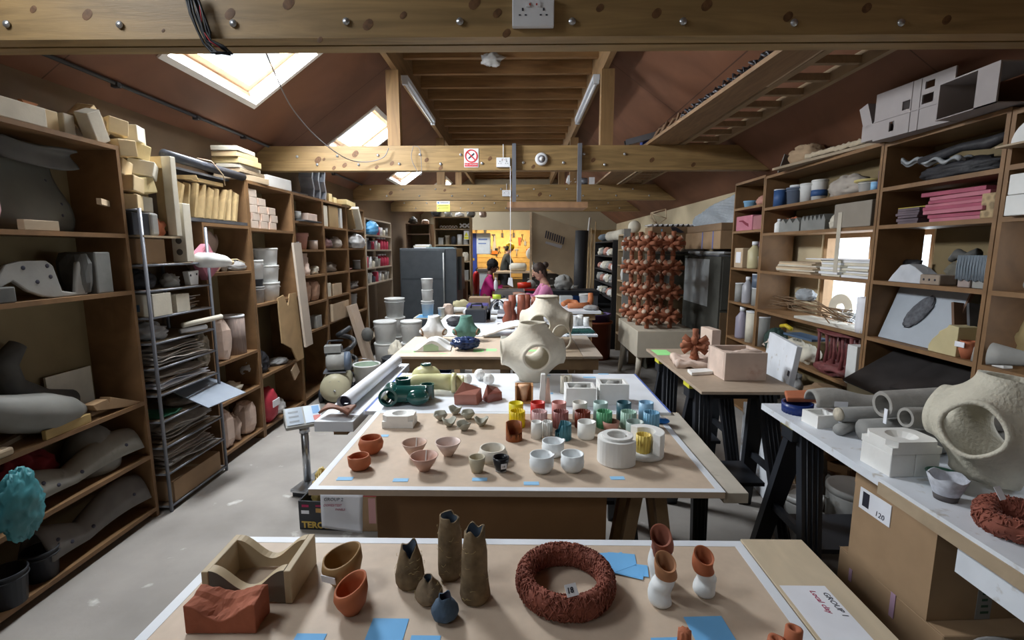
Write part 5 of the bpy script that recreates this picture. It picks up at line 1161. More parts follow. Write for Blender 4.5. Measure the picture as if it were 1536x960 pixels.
vessel('ribbed_vessel','big ribbed cream clay vessel with wide round openings at the right edge',(1.455,1.425,1.035),.315,creamr,rot=(.08,.12,.42),which=1,th=.012,lift=False)
# wreath of matted dark red clay on the bench
def wreath(name,label,loc,R,r,sz,n,seed,mt,extra=[],square=0,core=True):
    rr = random.Random(seed); parts = []
    ringp = []
    for k in range(48):
        a = 2*math.pi*k/48; q = 1+square*math.cos(4*a)
        ringp.append((R*q*math.cos(a),R*q*math.sin(a),r*sz))
    m = M().tube(ringp,r,14,closed=True,flat=sz); m.jitter(r*.18,40,seed)
    parts.append(('ring',m,mt))
    st = M()
    for k in range(n):
        a = rr.uniform(0,2*math.pi); ph = rr.uniform(0,2*math.pi); q = 1+square*math.cos(4*a); pts = []; da = rr.uniform(-.07,.07); dp = rr.uniform(-.9,.9)
        for j in range(4):
            aa = a+da*j; pp = ph+dp*j*.5; rad = r*(1.02+.10*math.sin(j*2+k))
            pts.append(((R*q+rad*math.cos(pp))*math.cos(aa),(R*q+rad*math.cos(pp))*math.sin(aa),max(.003,r*sz+rad*sz*math.sin(pp))))
        st.tube(pts,r*.075,4)
    parts.append(('strands',st,mt,dict(kind='stuff')))
    return T(name,label,'clay ring',loc,parts=parts+extra)
wreath('clay_ring','matted dark red clay ring with a paper tag on the white workbench',(1.285,1.155,BZ+.002),.080,.027,1.0,800,5,terrad,extra=[('tag',M().at((.0,.065,.052),(1.0,0,.3)).box(-.012,.012,0,.034,0,.001),paper)],square=.08)
# cardboard under the bench
def tape(x0,x1,y0,y1,z):return M().box(x0,x1,y0,y1,z,z+.0008)
cb = T('cardboard_box','large lower cardboard box with bits of pink tape under the white workbench','cardboard box',(1.52,1.58,0.001),rz=.04,parts=[('body',B(.46,.46,.40),card,dict(bev=.006)),('seam',M().box(-.2305,-.2295,-.23,.23,.398,.4),cardd),('tape_patch',M().box(-.2325,-.2305,.15,.165,.30,.35),P('tape_pink',(.45,.30,.42),.5)),('tape_patch',M().box(-.2325,-.2305,-.05,-.03,.31,.40),P('tape_pink',(.45,.30,.42),.5))])
cb = T('cardboard_box','upper cardboard box with an open flap and address label under the workbench','cardboard box',(1.475,1.585,.4025),rz=.06,parts=[
    ('body',M().box(-.19,.19,-.17,.17,0,.005).box(-.19,.19,-.17,-.165,.005,.30).box(-.19,.19,.165,.17,.005,.30).box(-.19,-.185,-.165,.165,.005,.30).box(.185,.19,-.165,.165,.005,.30),card),
    ('flap',M().prism([(-.17,.30),(-.165,.355),(-.02,.40),(.165,.395),(.17,.30)],'x',-.193,-.189),card),
    ('address_label',M().box(-.1925,-.1902,.0,.14,.215,.295),paper,dict(sub=[('barcode',(lambda m:[m.box(-.1935,-.1925,.095+.0022*k,.095+.0022*k+(.0012 if k % 3 else .0018),.230,.285) for k in range(14)] and m)(M()),ink)])),
    ('tape_strip',M().box(-.03,.02,-.1715,-.170,0,.30),P('tape_grey',(.26,.26,.25),.35),dict(sub=[('print',(lambda m:[m.box(-.015,.012-.004*(k % 3),-.1722,-.1715,.02+k*.022,.028+k*.022) for k in range(12)] and m)(M()),P('print_green',(.03,.08,.05),.6))]))])
textm('120',.028,ink,cb,(-.1930,.065,.225),(math.pi/2,0,-math.pi/2),shear=.1)
for loc,r,h,lab,mt in (((1.42,1.17,0),.150,.42,'dirty white bucket lid up at the bottom right, nearest of the two',mat('dirty_lid',(.33,.33,.33),.6,.2,6,dirt=((.10,.09,.08),7,.50))),((1.72,1.20,0),.13,.45,'grey bucket with dark contents at the bottom right corner',greym)):
    T('bucket',lab,'bucket',loc,parts=[('body',M().lathe([(0,0),(r*.85,0),(r*.96,h*.93),(0,h*.93)],30),bucketw),('lid',M().lathe([(r*.90,h*.92),(r*1.02,h*.92),(r*1.03,h),(r*.96,h+.004),(r*.93,h-.006),(0,h-.008)],34),mt),('handle',M().tube([(r*1.03*math.cos(a),r*1.03*math.sin(a),h*.86-h*.2*math.sin(a)) for a in [math.pi+math.pi*k/10 for k in range(11)]],.003,5),steeld)])
T('white_bucket','white bucket with a lid standing on the floor behind the workbench trestle','bucket',(1.77,2.42,0),parts=G('bucket',.26,.26,.34,bucketw))
T('white_bucket','white bucket half hidden behind the trestle leg under the workbench','bucket',(1.50,2.42,0),parts=G('bucket',.20,.22,.30,bucketw))
T('plastic_bag','loose grey white plastic bag on the floor by the workbench trestle','bag',(1.80,2.86,0),parts=G('bag',.22,.22,.26,gbag,15))
T('leaning_card','brown card sheet leaning under the far end of the workbench','card',(1.64,2.68,.001),rot=(.0,-.3,.0),m=B(.012,.22,.55),mt=card)
T('stored_plaster','pale bundle on the floor under the lower shelves near the workbench','bundle',(1.86,3.10,0),parts=G('lump',.35,.5,.35,gbag,3))
# ================================================================ TABLE 1 (front)
TZ = .86
def tabletop(label,x0,x1,y0,y1,mt,tape_m=None,tw=.022,th=.018,name='display_table',sides='lrfb',z=TZ):
    parts = [('board',M().box(x0,x1,y0,y1,z-th,z),mt,dict(bev=.0015))]
    e = .0006
    if tape_m:
        if 'l' in sides:parts.append(('edge_tape',M().box(x0-e,x0+tw,y0-e,y1+e,z,z+e),tape_m))
        if 'r' in sides:parts.append(('edge_tape',M().box(x1-tw,x1+e,y0-e,y1+e,z,z+e),tape_m))
        if 'f' in sides:parts.append(('edge_tape',M().box(x0+tw,x1-tw,y0-e,y0+tw,z,z+e),tape_m))
        if 'b' in sides:parts.append(('edge_tape',M().box(x0+tw,x1-tw,y1-tw,y1+e,z,z+e),tape_m))
    return T(name,label,'table',parts=parts)
tabletop('nearest table board of pale fibreboard edged with white tape, showing straw pots',-.706,.545,.45,1.108,mdf,whitet)
trestle((-.08,.78,0),0,.90,TZ-.019,'black folding trestle under the nearest table board')
T('plywood_strip','pale plywood board alongside the nearest table carrying the group 1 paper','board',m=M().box(.551,.702,.45,1.12,TZ-.020,TZ-.001),mt=mat('ply_strip',(.60,.50,.36),.5,.10,4,kind='wood',stretch=(3,.8,3)),bev=.0015)
zt = TZ+.0008
# curved timber mould
mt_w = mat('mould_timber',(.50,.40,.26),.6,.12,7,kind='wood',stretch=(1,1,1)); mt_g = mat('mould_grey_side',(.16,.145,.12),.7,.1,8)
def wave(w,h,n=18,d=.30):
    return [(-w/2,0),(w/2,0)]+[(w/2-w*i/n,h*(1-d*(.5-.5*math.cos(2*math.pi*i/n)))) for i in range(n+1)]
MX,MY,MW,ML,MH = -.549,.942,.150,.130,.072
def waveb(w,h,n=18,d=.62,b=.10):    # curved top and hollowed underside
    lo = [(-w/2+w*i/n,h*b*(math.sin(math.pi*i/n))) for i in range(n+1)]
    return lo+[(w/2-w*i/n,h*(1-d*(.5-.5*math.cos(2*math.pi*i/n)))) for i in range(n+1)]
T('timber_mould','open timber mould box with wavy topped end boards on the nearest table','mould',(MX,MY,zt),rz=.03,parts=[
    ('side_board',M().box(-MW/2-.014,-MW/2,-ML/2,ML/2,0,MH),mt_w,dict(bev=.002)),('side_board',M().box(MW/2,MW/2+.014,-ML/2,ML/2,0,MH),mt_w,dict(bev=.002)),
    ('end_board',M().prism(waveb(MW,MH),'y',-ML/2+.002,-ML/2+.022),mt_g,dict(label='wavy end board with a dark outer face',sub=[('top_edge',M().grid(lambda u,v:(-MW/2+MW*u,-ML/2+.002+.020*v,MH*(1-.62*(.5-.5*math.cos(2*math.pi*u)))+.0006),24,1),mt_w)])),
    ('end_board',M().prism(waveb(MW,MH),'y',ML/2-.022,ML/2-.002),mt_w)])
# terracotta saddle brick
m = M(); n = 22
def brickfn(u,v):
    return ((u-.5)*.132*(1-.04*math.sin(math.pi*v)),(v-.5)*.055,.058-.032*(.5-.5*math.cos(2*math.pi*min(1,u*1.02)))*(1-.6*v)+.004*noise.noise(Vector((u*9,v*6,2)))+(.004 if v > .5 else 0))
mm = M().grid(brickfn,n,6,smooth=False)
v0 = len(mm.v)
mm.v += [(a,b,.0015*abs(noise.noise(Vector((a*60,b*60,0))))) for a,b,c in mm.v]; mm.f += [tuple(q+v0 for q in f)[::-1] for f in mm.f]; mm.sm += [False]*(len(mm.f)-len(mm.sm))
W1 = n+1; ed = [(i,i+1) for i in range(n)]+[(n+j*W1,n+(j+1)*W1) for j in range(6)]+[(6*W1+i+1,6*W1+i) for i in range(n)]+[((j+1)*W1,j*W1) for j in range(6)]
mm.f += [(a,a+v0,b+v0,b) for a,b in ed]; mm.sm += [False]*len(ed)
T('terracotta_brick','solid terracotta brick with a saddle shaped top in front of the timber mould','brick',(-.556,.828,zt),rz=.02,m=mm,mt=mat('terra_brick',(.36,.115,.065),.85,.18,16,bump=.5),bev=.002)
# cut-rim bowls
def cutbowl(name,label,loc,r,h,cut,mt,rz=0,tag=None,lip=.004,prof=None,seg=48):
    p = prof or [(0,0),(r*.50,0),(r*.86,h*.32),(r,h*.66),(r*.94,h),(r*.94-lip,h),(r-lip,h*.66),(r*.84-lip,h*.32),(r*.45,.006),(0,.006)]
    def fn(x,y,z):
        lim = cut(x/r,y/r)*h
        if z > h*.3:z = h*.3+(z-h*.3)*(lim-h*.3)/(h*.7)
        return x,y,z
    parts = [('body',M().lathe(p,seg,fn=fn),mt)]
    if tag:parts.append(tag)
    return T(name,label,'bowl',loc,rz=rz,parts=parts)
och = mat('ochre_clay',(.30,.175,.07),.6,.10,18,bump=.1)
tcl = mat('orange_clay',(.43,.13,.055),.7,.07,18,bump=.08)
cutbowl('ochre_bowl','ochre brown bowl with a slanted rim and a white sticker on the nearest table',(-.378,.945,zt),.042,.074,lambda x,y:.93+.16*x-.20*(y < 0)*abs(y)*.9,och,tag=('sticker',M().at((-.014,-.0405,.036),(.12,0,-.30)).box(-.017,.017,-.0015,0,-.008,.008),paper))
cutbowl('terracotta_bowl','small orange bowl with a slanted rim in front of the ochre bowl',(-.331,.862,zt),.033,.062,lambda x,y:.95+.22*x+.12*y,tcl)
# straw pots
def strawpot(name,label,loc,prof,mt,r_in,seed,cut=lambda x,y:0,cat='pot',inner=darkin,stub=True,holes=1):
    hmax = max(p[1] for p in prof)
    def fn(x,y,z):
        if z > hmax*.55:z = z+cut(x,y)*(z-hmax*.55)/(hmax*.45)
        return x,y,z
    rt = prof[-1][0]
    m = M().lathe(prof+[(rt*.82,hmax)],30,fn=fn).jitter(.0022,70,seed,keepz=0)
    inn = M().lathe([(rt*.84,hmax-.0005),(rt*.78,hmax*.8),(rt*.7,hmax*.55),(0,hmax*.5)],24,fn=fn)
    rr = random.Random(seed); st = M()
    for k in range(26):
        a = rr.uniform(0,6.28); z = rr.uniform(.05,.85)*hmax
        i = max(j for j in range(len(prof)) if prof[j][1] <= z+1e-6); r0 = prof[i][0]; r1 = prof[min(i+1,len(prof)-1)][0]; r = max(r0,r1)*1.0
        st.tube([(r*math.cos(a),r*math.sin(a),z),((r+.001)*math.cos(a+.18),(r+.001)*math.sin(a+.18),z+rr.uniform(-.004,.004)),(r*math.cos(a+.4),r*math.sin(a+.4),z+rr.uniform(-.007,.007))],.0004,3)
    parts = [('body',m,mt),('inside',inn,inner)]
    if stub:parts.append(('straw',st,P('straw_yellow',(.42,.32,.15),.8),dict(kind='stuff')))
    return T(name,label,cat,loc,parts=parts)
strawpot('straw_pot','squat conical straw clay pot with a deep V notch in its rim',(-.233,.945,zt),[(0,0),(.026,0),(.031,.010),(.031,.025),(.026,.052),(.019,.078),(.017,.088)],straw,.02,1,cut=lambda x,y:-.030*max(0,1-abs(x-.004)/.010)*(y < 0)+.006*math.sin(x*200))
strawpot('straw_vase','taller straw clay vase at the back left of the tall pair',(-.150,.972,zt),[(0,0),(.023,0),(.027,.010),(.027,.03),(.0255,.07),(.026,.10),(.022,.125),(.021,.142)],straw,.02,2,cut=lambda x,y:-.008*(x > .004),cat='vase')
strawpot('straw_vase','taller straw clay vase at the front right of the tall pair',(-.090,.905,zt),[(0,0),(.028,0),(.032,.008),(.030,.03),(.0275,.06),(.026,.10),(.022,.13),(.0215,.150)],straw,.02,3,cut=lambda x,y:-.006*math.sin(x*250),cat='vase')
strawpot('straw_pot','small rounded pale straw clay pot between the notched pot and the blue one',(-.184,.898,zt),[(0,0),(.022,0),(.028,.008),(.028,.018),(.022,.033),(.011,.044),(.0095,.050)],mat('straw_pale',(.27,.20,.13),.95,.25,30,bump=1,bscale=45),.01,4,cut=lambda x,y:-.010*max(0,1-abs(x-.001)/.006)*(y < 0))
strawpot('blue_pot','small slate blue clay pot in front of the straw vases',(-.143,.848,zt),[(0,0),(.016,0),(.0255,.008),(.027,.018),(.021,.030),(.012,.038),(.013,.046)],mat('slate_blue',(.075,.115,.17),.9,.2,30,bump=.8,bscale=60),.01,5,cut=lambda x,y:.003*math.sin(x*300),stub=False,inner=ink)
# dark red wreath with tag "18"
w_ = wreath('clay_ring','dark red wreath like clay ring with a white tag reading 18',(.098,.928,zt),.0855,.0175,1.45,1500,8,terrad,extra=[('end_knob',M().tube([(.003,-.092,.026),(.005,-.078,.038),(.006,-.070,.046)],[.015,.014,.010],10),terrad),('collar',M().tube([(.084*1.02*math.cos(a),.084*1.02*math.sin(a),.045) for a in [2*math.pi*k/40 for k in range(40)]],.0028,6,closed=True).tube([(.076*math.cos(a),.076*math.sin(a),.044) for a in [2*math.pi*k/40 for k in range(40)]],.0022,6,closed=True),terrad),('tag',M().at((.004,-.080,.060),(.75,0,.35)).box(-.012,.012,-.010,.012,0,.0012),paper)])
textm('18',.014,ink,w_,(-.0045,-.0870,.0585),(.75,0,.35),shear=.1,bold=.0004)
# blue sheets
def sheet(px,name_label,w,d,rz,k=0,mt=bluep,z=None,name='blue_paper',grp=None):
    p = at(px[0],px[1],z=zt)
    return T(name,name_label,'paper',(p.x,p.y,(z if z is not None else zt+.0004*k)),rz=rz,m=M().box(-w/2,w/2,-d/2,d/2,0,.0003),mt=mt,group=grp)
for k,(px,py,w,d,rz) in enumerate(((933,838,.062,.040,-.12),(905,838,.060,.040,.10),(952,855,.058,.040,-.18),(945,857,.060,.042,-.35),(938,855,.060,.040,-.30),(925,845,.068,.052,.48))):
    sheet((px,py),'blue paper sheet in the loose pile beside the red clay ring, %s' % ordl(k,6),w,d,rz,k+1,grp='loose pile of blue papers')
sheet((580,947),'blue paper sheet at the bottom edge in front of the slate blue pot',.070,.064,.0)
sheet((463,960),'blue paper slip at the bottom edge left of the larger blue sheet',.056,.03,0)
sheet((637,963),'blue paper slip at the bottom edge right of the larger blue sheet',.055,.03,0)
sheet((1065,945),'blue paper sheet near the bottom right corner of the nearest table',.075,.068,.05)
sheet((1004,966),'blue paper slip at the bottom edge beside the fluted terracotta stub',.06,.03,.05)
# twisted cups
def crumpled(name,label,loc,hh,r,seed,lean=(0,0),topc=None,bandh=.30,squash=1.0):
    n = 26; prof = [];
    def path(t):return (lean[0]*t+.004*math.sin(t*9+seed),lean[1]*t+.003*math.cos(t*8+seed))
    def mk(ta,tb,mt,closed_bottom=False):
        m = M(); v = []; f = []; seg = 28; N_ = 14
        for i in range(N_+1):
            t = ta+(tb-ta)*i/N_; cx,cy = path(t)
            fold = math.exp(-((t-.30)/.10)**2)*.30+math.exp(-((t-.55)/.07)**2)*.22
            rb = r*(1.0-.10*t+(.16 if t < .12 else 0)*(1-t/.12)*0)
            if t < .06:rb *= .80+.20*t/.06
            for k in range(seg):
                a = 2*math.pi*k/seg
                q = rb*(1-fold*squash*(.5+.5*math.sin(a*2+seed+t*9)))
                zc = t*hh+.13*hh*(math.sin(a)*.9+.3*math.cos(a)*math.cos(seed))*max(0,(t-.6)/.4)
                v.append((cx+q*math.cos(a),cy+q*math.sin(a),max(0,zc)))
        for i in range(N_):
            for k in range(seg):
                k2 = (k+1) % seg; f.append((i*seg+k,i*seg+k2,(i+1)*seg+k2,(i+1)*seg+k))
        if closed_bottom:f.append(tuple(range(seg))[::-1])
        m._add(v,f,True); return m,v[-28:]
    low,_ = mk(0,1-bandh,porcelain,True); up,rim = mk(1-bandh,1,topc or terra)
    # rim and inside
    c = path(1); inn = M(); seg = 28; v = list(rim); f = []
    for s_,dz in ((.80,0),(.72,-.35*hh),(.02,-.38*hh)):
        v += [(c[0]+(a-c[0])*s_,c[1]+(b-c[1])*s_,z+dz) for a,b,z in rim]
    for i in range(3):
        for k in range(seg):
            k2 = (k+1) % seg; f.append((i*seg+k,i*seg+k2,(i+1)*seg+k2,(i+1)*seg+k))
    inn._add(v,f,True)
    return T(name,label,'cup',loc,parts=[('glazed_body',low,porcelain),('bare_rim',up,topc or terra,dict(label='bare terracotta band')),('inside',inn,topc or terra)])
crumpled('crumpled_cup','tall crumpled white cup with a dark red rim, hindmost of the three',(.305,.955,zt),.112,.0245,1,lean=(-.002,.0),bandh=.30,topc=mat('terra_deep',(.27,.09,.055),.75,.08,18),squash=.5)
crumpled('crumpled_cup','leaning crumpled white cup with an oval orange opening, nearest of the three',(.286,.897,zt),.088,.0235,2.4,lean=(.014,.004),bandh=.34,topc=mat('terra_pale',(.42,.20,.10),.75,.08,18))
crumpled('crumpled_cup','squashed white cup with an orange rim, rightmost of the three',(.392,.925,zt),.083,.0225,4.2,lean=(-.010,.0),bandh=.36,topc=tcl,squash=1.5)
# terracotta stubs at the bottom edge
p = at(1027,975,z=zt); T('fluted_stub','small fluted terracotta stub cut by the bottom edge of the view','clay piece',(p.x,p.y+.005,zt),m=M().lathe([(0,0),(.012,0),(.011,.034),(0,.034)],32,mod=lambda a,z:1+.12*math.cos(8*a)),mt=terra)
p = at(1197,985,z=zt); T('clay_stub','taller terracotta stub with a hollow top by the group 1 paper','clay piece',(p.x-.004,p.y+.012,zt),m=M().lathe([(0,0),(.015,0),(.014,.045),(.009,.047),(.005,.040),(0,.038)],24).jitter(.002,60,2,keepz=0),mt=terra)
p = at(1163,978,z=zt); T('clay_stub','low terracotta stub left of the taller one at the bottom edge','clay piece',(p.x,p.y,zt),m=M().lathe([(0,0),(.016,0),(.014,.026),(.006,.028),(.004,.02),(0,.02)],24).jitter(.002,60,5,keepz=0),mt=terra)
# group 1 paper
pa,pb_,pc_ = at(1170,878,z=TZ),at(1242,879,z=TZ),at(1215,960,z=TZ)
g1 = T('group_paper','white paper with handwriting GROUP 1 Local clay on the plywood board','paper',((pa.x+pb_.x)/2-.004,pa.y-.125,TZ-.0004),rz=0,m=M().box(-.048,.048,-.125,.125,0,.0003),mt=paper,parts=[('ruled_line',M().box(-.047,.047,-.0325,-.0315,.0003,.0006),ink)])
textm('GROUP 1',.0165,ink,g1,(.030,.105,.0005),(0,0,-math.pi/2))
textm('Local clay',.0165,inkr,g1,(.006,.110,.0005),(0,0,-math.pi/2))
textm('Material bank\nreference no.',.006,ink,g1,(.032,-.04,.0005),(0,0,-math.pi/2),shear=0)
# ================================================================ TABLE 2
tabletop('second table board of pale fibreboard edged with white tape, carrying the coloured cups',-.632,.612,1.352,2.058,mdf,whitet,th=.020)
T('dirty_board','stained pale board lying along the right side of the second table','board',m=M().prism([(.616,1.37),(.690,1.37),(.715,2.10),(.616,2.10)],'z',TZ-.045,TZ-.012),mt=mat('dirty_board',(.52,.48,.41),.8,.12,9,dirt=((.32,.29,.24),12,.60)),bev=.002)
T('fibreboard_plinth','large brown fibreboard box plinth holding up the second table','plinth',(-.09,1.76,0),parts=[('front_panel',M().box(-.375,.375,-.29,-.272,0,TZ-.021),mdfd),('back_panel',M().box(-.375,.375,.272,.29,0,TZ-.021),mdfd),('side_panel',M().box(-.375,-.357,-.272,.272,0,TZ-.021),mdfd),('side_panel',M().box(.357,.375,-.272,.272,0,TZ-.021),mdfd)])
ow = mat('trestle_wood',(.30,.20,.11),.7,.15,6,kind='wood')
T('wooden_trestle','old wooden trestle in the dark beneath the right end of the second table','trestle',(.44,1.62,0),parts=[('beam',M().box(-.10,.12,-.04,.04,TZ-.12,TZ-.021),ow)]+[('leg',M().prism([(-.02+s*.04,TZ-.12),(.02+s*.04,TZ-.12),(.02+s*.15,0),(-.02+s*.15,0)],'y',-.02+d,.02+d),ow) for s in (-1,1) for d in (-.06,.06)]+[('crossbar',M().box(-.16,.16,-.012,.012,.30,.36),ow)])
# items: helper giving (x, y) on the table from the pixel of the base centre
def tb(px,py,z=zt):q = at(px,py,z=z); return (q.x,q.y,z)
def rimpos(px,py,h):q = at(px,py,z=zt+h); return (q.x,q.y,zt)
T('terracotta_bowl','larger round orange terracotta bowl at the left of the second table','bowl',rimpos(556,656,.056),m=M().lathe([(0,0),(.024,0),(.040,.018),(.0435,.036),(.036,.056),(.032,.056),(.039,.036),(.034,.016),(0,.008)],36),mt=tcl)
T('terracotta_pourer','smaller round terracotta pouring bowl with a pinched lip, front left','bowl',rimpos(539,683,.045),m=M().lathe([(0,0),(.024,0),(.035,.014),(.0365,.028),(.031,.045),(.027,.045),(.032,.028),(.028,.012),(0,.006)],36,fn=lambda x,y,z:(x*(1+(.22 if (z > .035 and x < -.015 and y < 0) else 0)),y*(1+(.25 if (z > .035 and x < -.012 and y < 0) else 0)),z)),mt=tcl)
pk = mat('pale_pink_slip',(.58,.40,.32),.4,.05,18); pk2 = mat('pinkish_slip',(.56,.34,.27),.4,.05,18)
for (px,py,r,h,mt,lab,stripe) in ((621.5,663,.044,.050,pk,'pale pink cone bowl with a white stripe inside, back left of the three',True),(672,662,.045,.050,mat('palest_pink',(.64,.50,.45),.4,.05,18),'palest pink cone bowl without a stripe, right of the three',False),(636,683,.046,.050,pk2,'pinkish cone bowl with a white stripe inside, front of the three',True)):
    pr_ = [(0,0),(r*.36,0),(r*.72,h*.52),(r,h),(r-.003,h),(r*.69,h*.54),(r*.30,.006),(0,.006)]
    parts = [('body',M().lathe(pr_,40),mt)]
    if stripe:parts.append(('white_stripe',M()._add([(-.002+.004*s_,r*.33+(r-.0045-r*.33)*t,.0075+(h-.0075)*t) for t in (0,.25,.5,.75,1) for s_ in (0,1)],[(2*i,2*i+1,2*i+3,2*i+2) for i in range(4)],False),white,dict(label='white glaze stripe')))
    T('cone_bowl',lab,'bowl',rimpos(px,py,h),parts=parts)
T('ring_dish','wide white ring shaped plaster dish with a notched lower rim','dish',rimpos(739,671,.040),m=M().lathe([(.034,0),(.050,0),(.051,.020),(.046,.026),(.044,.040),(.039,.040),(.036,.012),(.034,0)],48,mod=lambda a,z:1+.02*math.cos(20*a)*(z < .015)),mt=mat('offwhite',(.70,.66,.58),.6,.05,10))
T('small_cup','small beige cup in front of the ring dish','cup',rimpos(715.5,685,.050),m=M().lathe([(0,0),(.018,0),(.025,.028),(.0265,.050),(.0235,.050),(.022,.028),(.015,.006),(0,.006)],28),mt=mat('beige_glaze',(.50,.45,.33),.45,.05,14))
sc_ = T('small_cup','small black cup with a white sticker in front of the ring dish','cup',rimpos(751.5,685,.048),parts=[('body',M().lathe([(.0175,.004),(.025,.028),(.0265,.048),(.023,.048),(.022,.028),(.015,.008),(0,.008)],28).jitter(.0012,60,4),P('black_glaze',(.012,.012,.016),.3)),('foot',M().lathe([(0,0),(.018,0),(.0178,.005),(0,.005)],28),greyl),('sticker',M().at((.010,-.0245,.026),(.1,0,.35)).box(-.0095,.0095,-.001,0,-.009,.009),paper)])
textm('19',.010,ink,sc_,(.0045,-.0275,.022),(math.pi/2+.1,0,.35),shear=0)
pm_ = G('mould',.125,.085,.050,plast)
T('plaster_mould','two part white plaster block mould with a round hollow, left back of second table','mould',(-.488,1.895,zt),parts=pm_)
# six petal pots
def petal(label,px,py,rz,s=1.0):
    def fn(u,v):
        a = (u-.5)*1.9; r = .030*s*(.35+.65*math.sin(v*1.45));
        return (r*math.cos(a*1.6),r*math.sin(a*1.6),.036*s*v**1.3*(1-.45*abs(u-.5)*1.2)+.0005)
    m = M().lathe([(0,0),(.010*s,.0),(.020*s,.010*s),(.030*s,.034*s),(.026*s,.033*s),(.017*s,.012*s),(0,.005*s)],24,fn=lambda x,y,z:(x,y,z-(.014*s if z > .03*s else 0)*max(0,math.cos(2*math.atan2(y,x)))))
    T('petal_pot',label,'pot',tb(px,py),rz=rz,m=m,mt=mat('sage_grey_clay',(.36,.35,.29),.7,.12,18,bump=.2))
for lab,px,py,rz in (('grey petal edged pot at the left end of the cluster of six',661,630,.3),('grey petal edged pot hindmost in the cluster of six',683,621,1.2),('grey petal edged pot front left in the cluster of six',674,639,2.0),('grey petal edged pot nearest in the cluster of six',696,645,.8),('grey petal edged pot behind centre in the cluster of six',702,628,.2),('grey petal edged pot at the right end of the cluster of six',722,638,1.6)):
    petal(lab,px,py,rz)
# blue notes
for px,py,w,lab in ((517.5,718,.05,'pale blue note at the front left corner of the second table'),(601,720,.047,'pale blue note below the striped cone bowls'),(719.5,719,.047,'pale blue note below the beige and black cups'),(577,653.5,.03,'pale blue note behind the larger terracotta bowl'),(797,725,.047,'pale blue note below the white bowls'),(926,717,.045,'pale blue note below the plaster cylinder halves')):
    q = at(px,py,z=zt); T('blue_note',lab,'paper',(q.x,q.y,zt),rz=.02,m=M().box(-w/2,w/2,-.011,.011,0,.0003),mt=bluel)
# coloured cups
CR,CH = .0305,.074
def col(n,c):return P('glaze_'+n,c,.4)
def cyl(r=CR,h=CH):return M().lathe(cupprof(r,h,.0026),40)
def flut(r=CR,h=CH):return M().lathe([(0,0),(r,0),(r,h),(r-.0026,h),(r-.0026,.005),(0,.005)],96,mod=lambda a,z:1+.045*math.cos(18*a))
back = [(774,604,'yellow',(.74,.62,.02),'bright yellow plain cup at the left end of the back row'),(806.7,603,'red',(.60,.035,.025),'bright red plain cup in the back row'),(838.5,603,'pink',(.62,.27,.24),'salmon pink plain cup in the back row'),(870,603,'cream',(.70,.68,.62),'off white plain cup in the back row'),(901,603,'mint',(.42,.56,.53),'pale mint plain cup in the back row'),(936,603,'petrol',(.035,.11,.14),'dark petrol blue plain cup in the back row'),(969.5,603,'sky',(.27,.47,.66),'sky blue plain cup at the right end of the back row')]
for px,py,n,c,lab in back:T('cup',lab,'cup',rimpos(px,py,CH),m=cyl(),mt=col(n,c))
fl = [(776,616,'lemon',(.76,.56,.01),'yellow fluted cup in the second row'),(809,616.5,'blush',(.66,.42,.42),'blush pink fluted cup in the second row'),(841,616.5,'rosebrown',(.30,.11,.10),'rose brown fluted cup in the second row'),(874,616.5,'rust',(.20,.04,.02),'dark rust brown fluted cup in the second row'),(906.7,616.5,'green',(.11,.37,.19),'green fluted cup in the second row'),(943,617,'seafoam',(.38,.58,.48),'seafoam fluted cup in the second row'),(977.5,618,'azure',(.18,.40,.58),'azure fluted cup in the second row')]
for px,py,n,c,lab in fl:T('fluted_cup',lab,'cup',rimpos(px,py,CH-.008),m=flut(h=CH-.008),mt=col(n,c))
T('scooped_cup','orange brown cup with a deep scoop cut from its side, front row','cup',rimpos(771,634,.066),m=M().lathe([(0,0),(.031,0),(.031,.03),(.031,.066),(.028,.066),(.028,.03),(.028,.005),(0,.005)],48,fn=lambda x,y,z:(x,y,z-(.040*max(0,min(1,(-y-.004+.012*(x*30))/.014)) if z > .05 else 0))),mt=mat('russet',(.33,.10,.03),.55,.08,18))
T('scooped_cup','teal blue fluted cup with one side cut away, front row','cup',rimpos(845,634.5,.062),m=M().lathe([(0,0),(.030,0),(.030,.03),(.030,.062),(.0275,.062),(.0275,.03),(.0275,.005),(0,.005)],96,mod=lambda a,z:1+.04*math.cos(18*a),fn=lambda x,y,z:(x,y,z-(.035*max(0,min(1,(-x-.008)/.010)) if z > .05 else 0))),mt=col('tealblue',(.06,.20,.25)))
T('white_half_cup','white curved half cup, left of the leaning pair in the front row','cup',rimpos(805,633,.062),rz=-.3,m=M().lathe([(0,0),(.021,0),(.021,.064),(.018,.064),(.018,.005),(0,.005)],30),mt=white)
T('white_half_cup','white fluted half cup, right of the leaning pair in the front row','cup',rimpos(821,632,.058),m=M().lathe([(0,0),(.019,0),(.019,.058),(.0165,.058),(.0165,.005),(0,.005)],60,mod=lambda a,z:1+.05*math.cos(12*a)),mt=white)
T('white_cup','plain white cup with a pouring notch in the front row','cup',rimpos(879.5,632,.064),m=M().lathe([(0,0),(.030,0),(.033,.008),(.033,.064),(.030,.064),(.030,.008),(0,.006)],44,fn=lambda x,y,z:(x*(1.12 if (z > .055 and x > .024 and abs(y) < .012) else 1),y,z)),mt=white)
T('shallow_dish','low pinkish terracotta dish behind the plaster ring','dish',rimpos(916.5,631.5,.034),m=M().lathe([(0,0),(.028,0),(.034,.034),(.031,.034),(.026,.006),(0,.006)],36),mt=terrap)
T('sage_cup','sage grey plain cup behind the yellow fluted cup','cup',rimpos(952.5,632,.062),m=M().lathe(cupprof(.033,.062,.0028),36),mt=col('sage',(.30,.38,.35)))
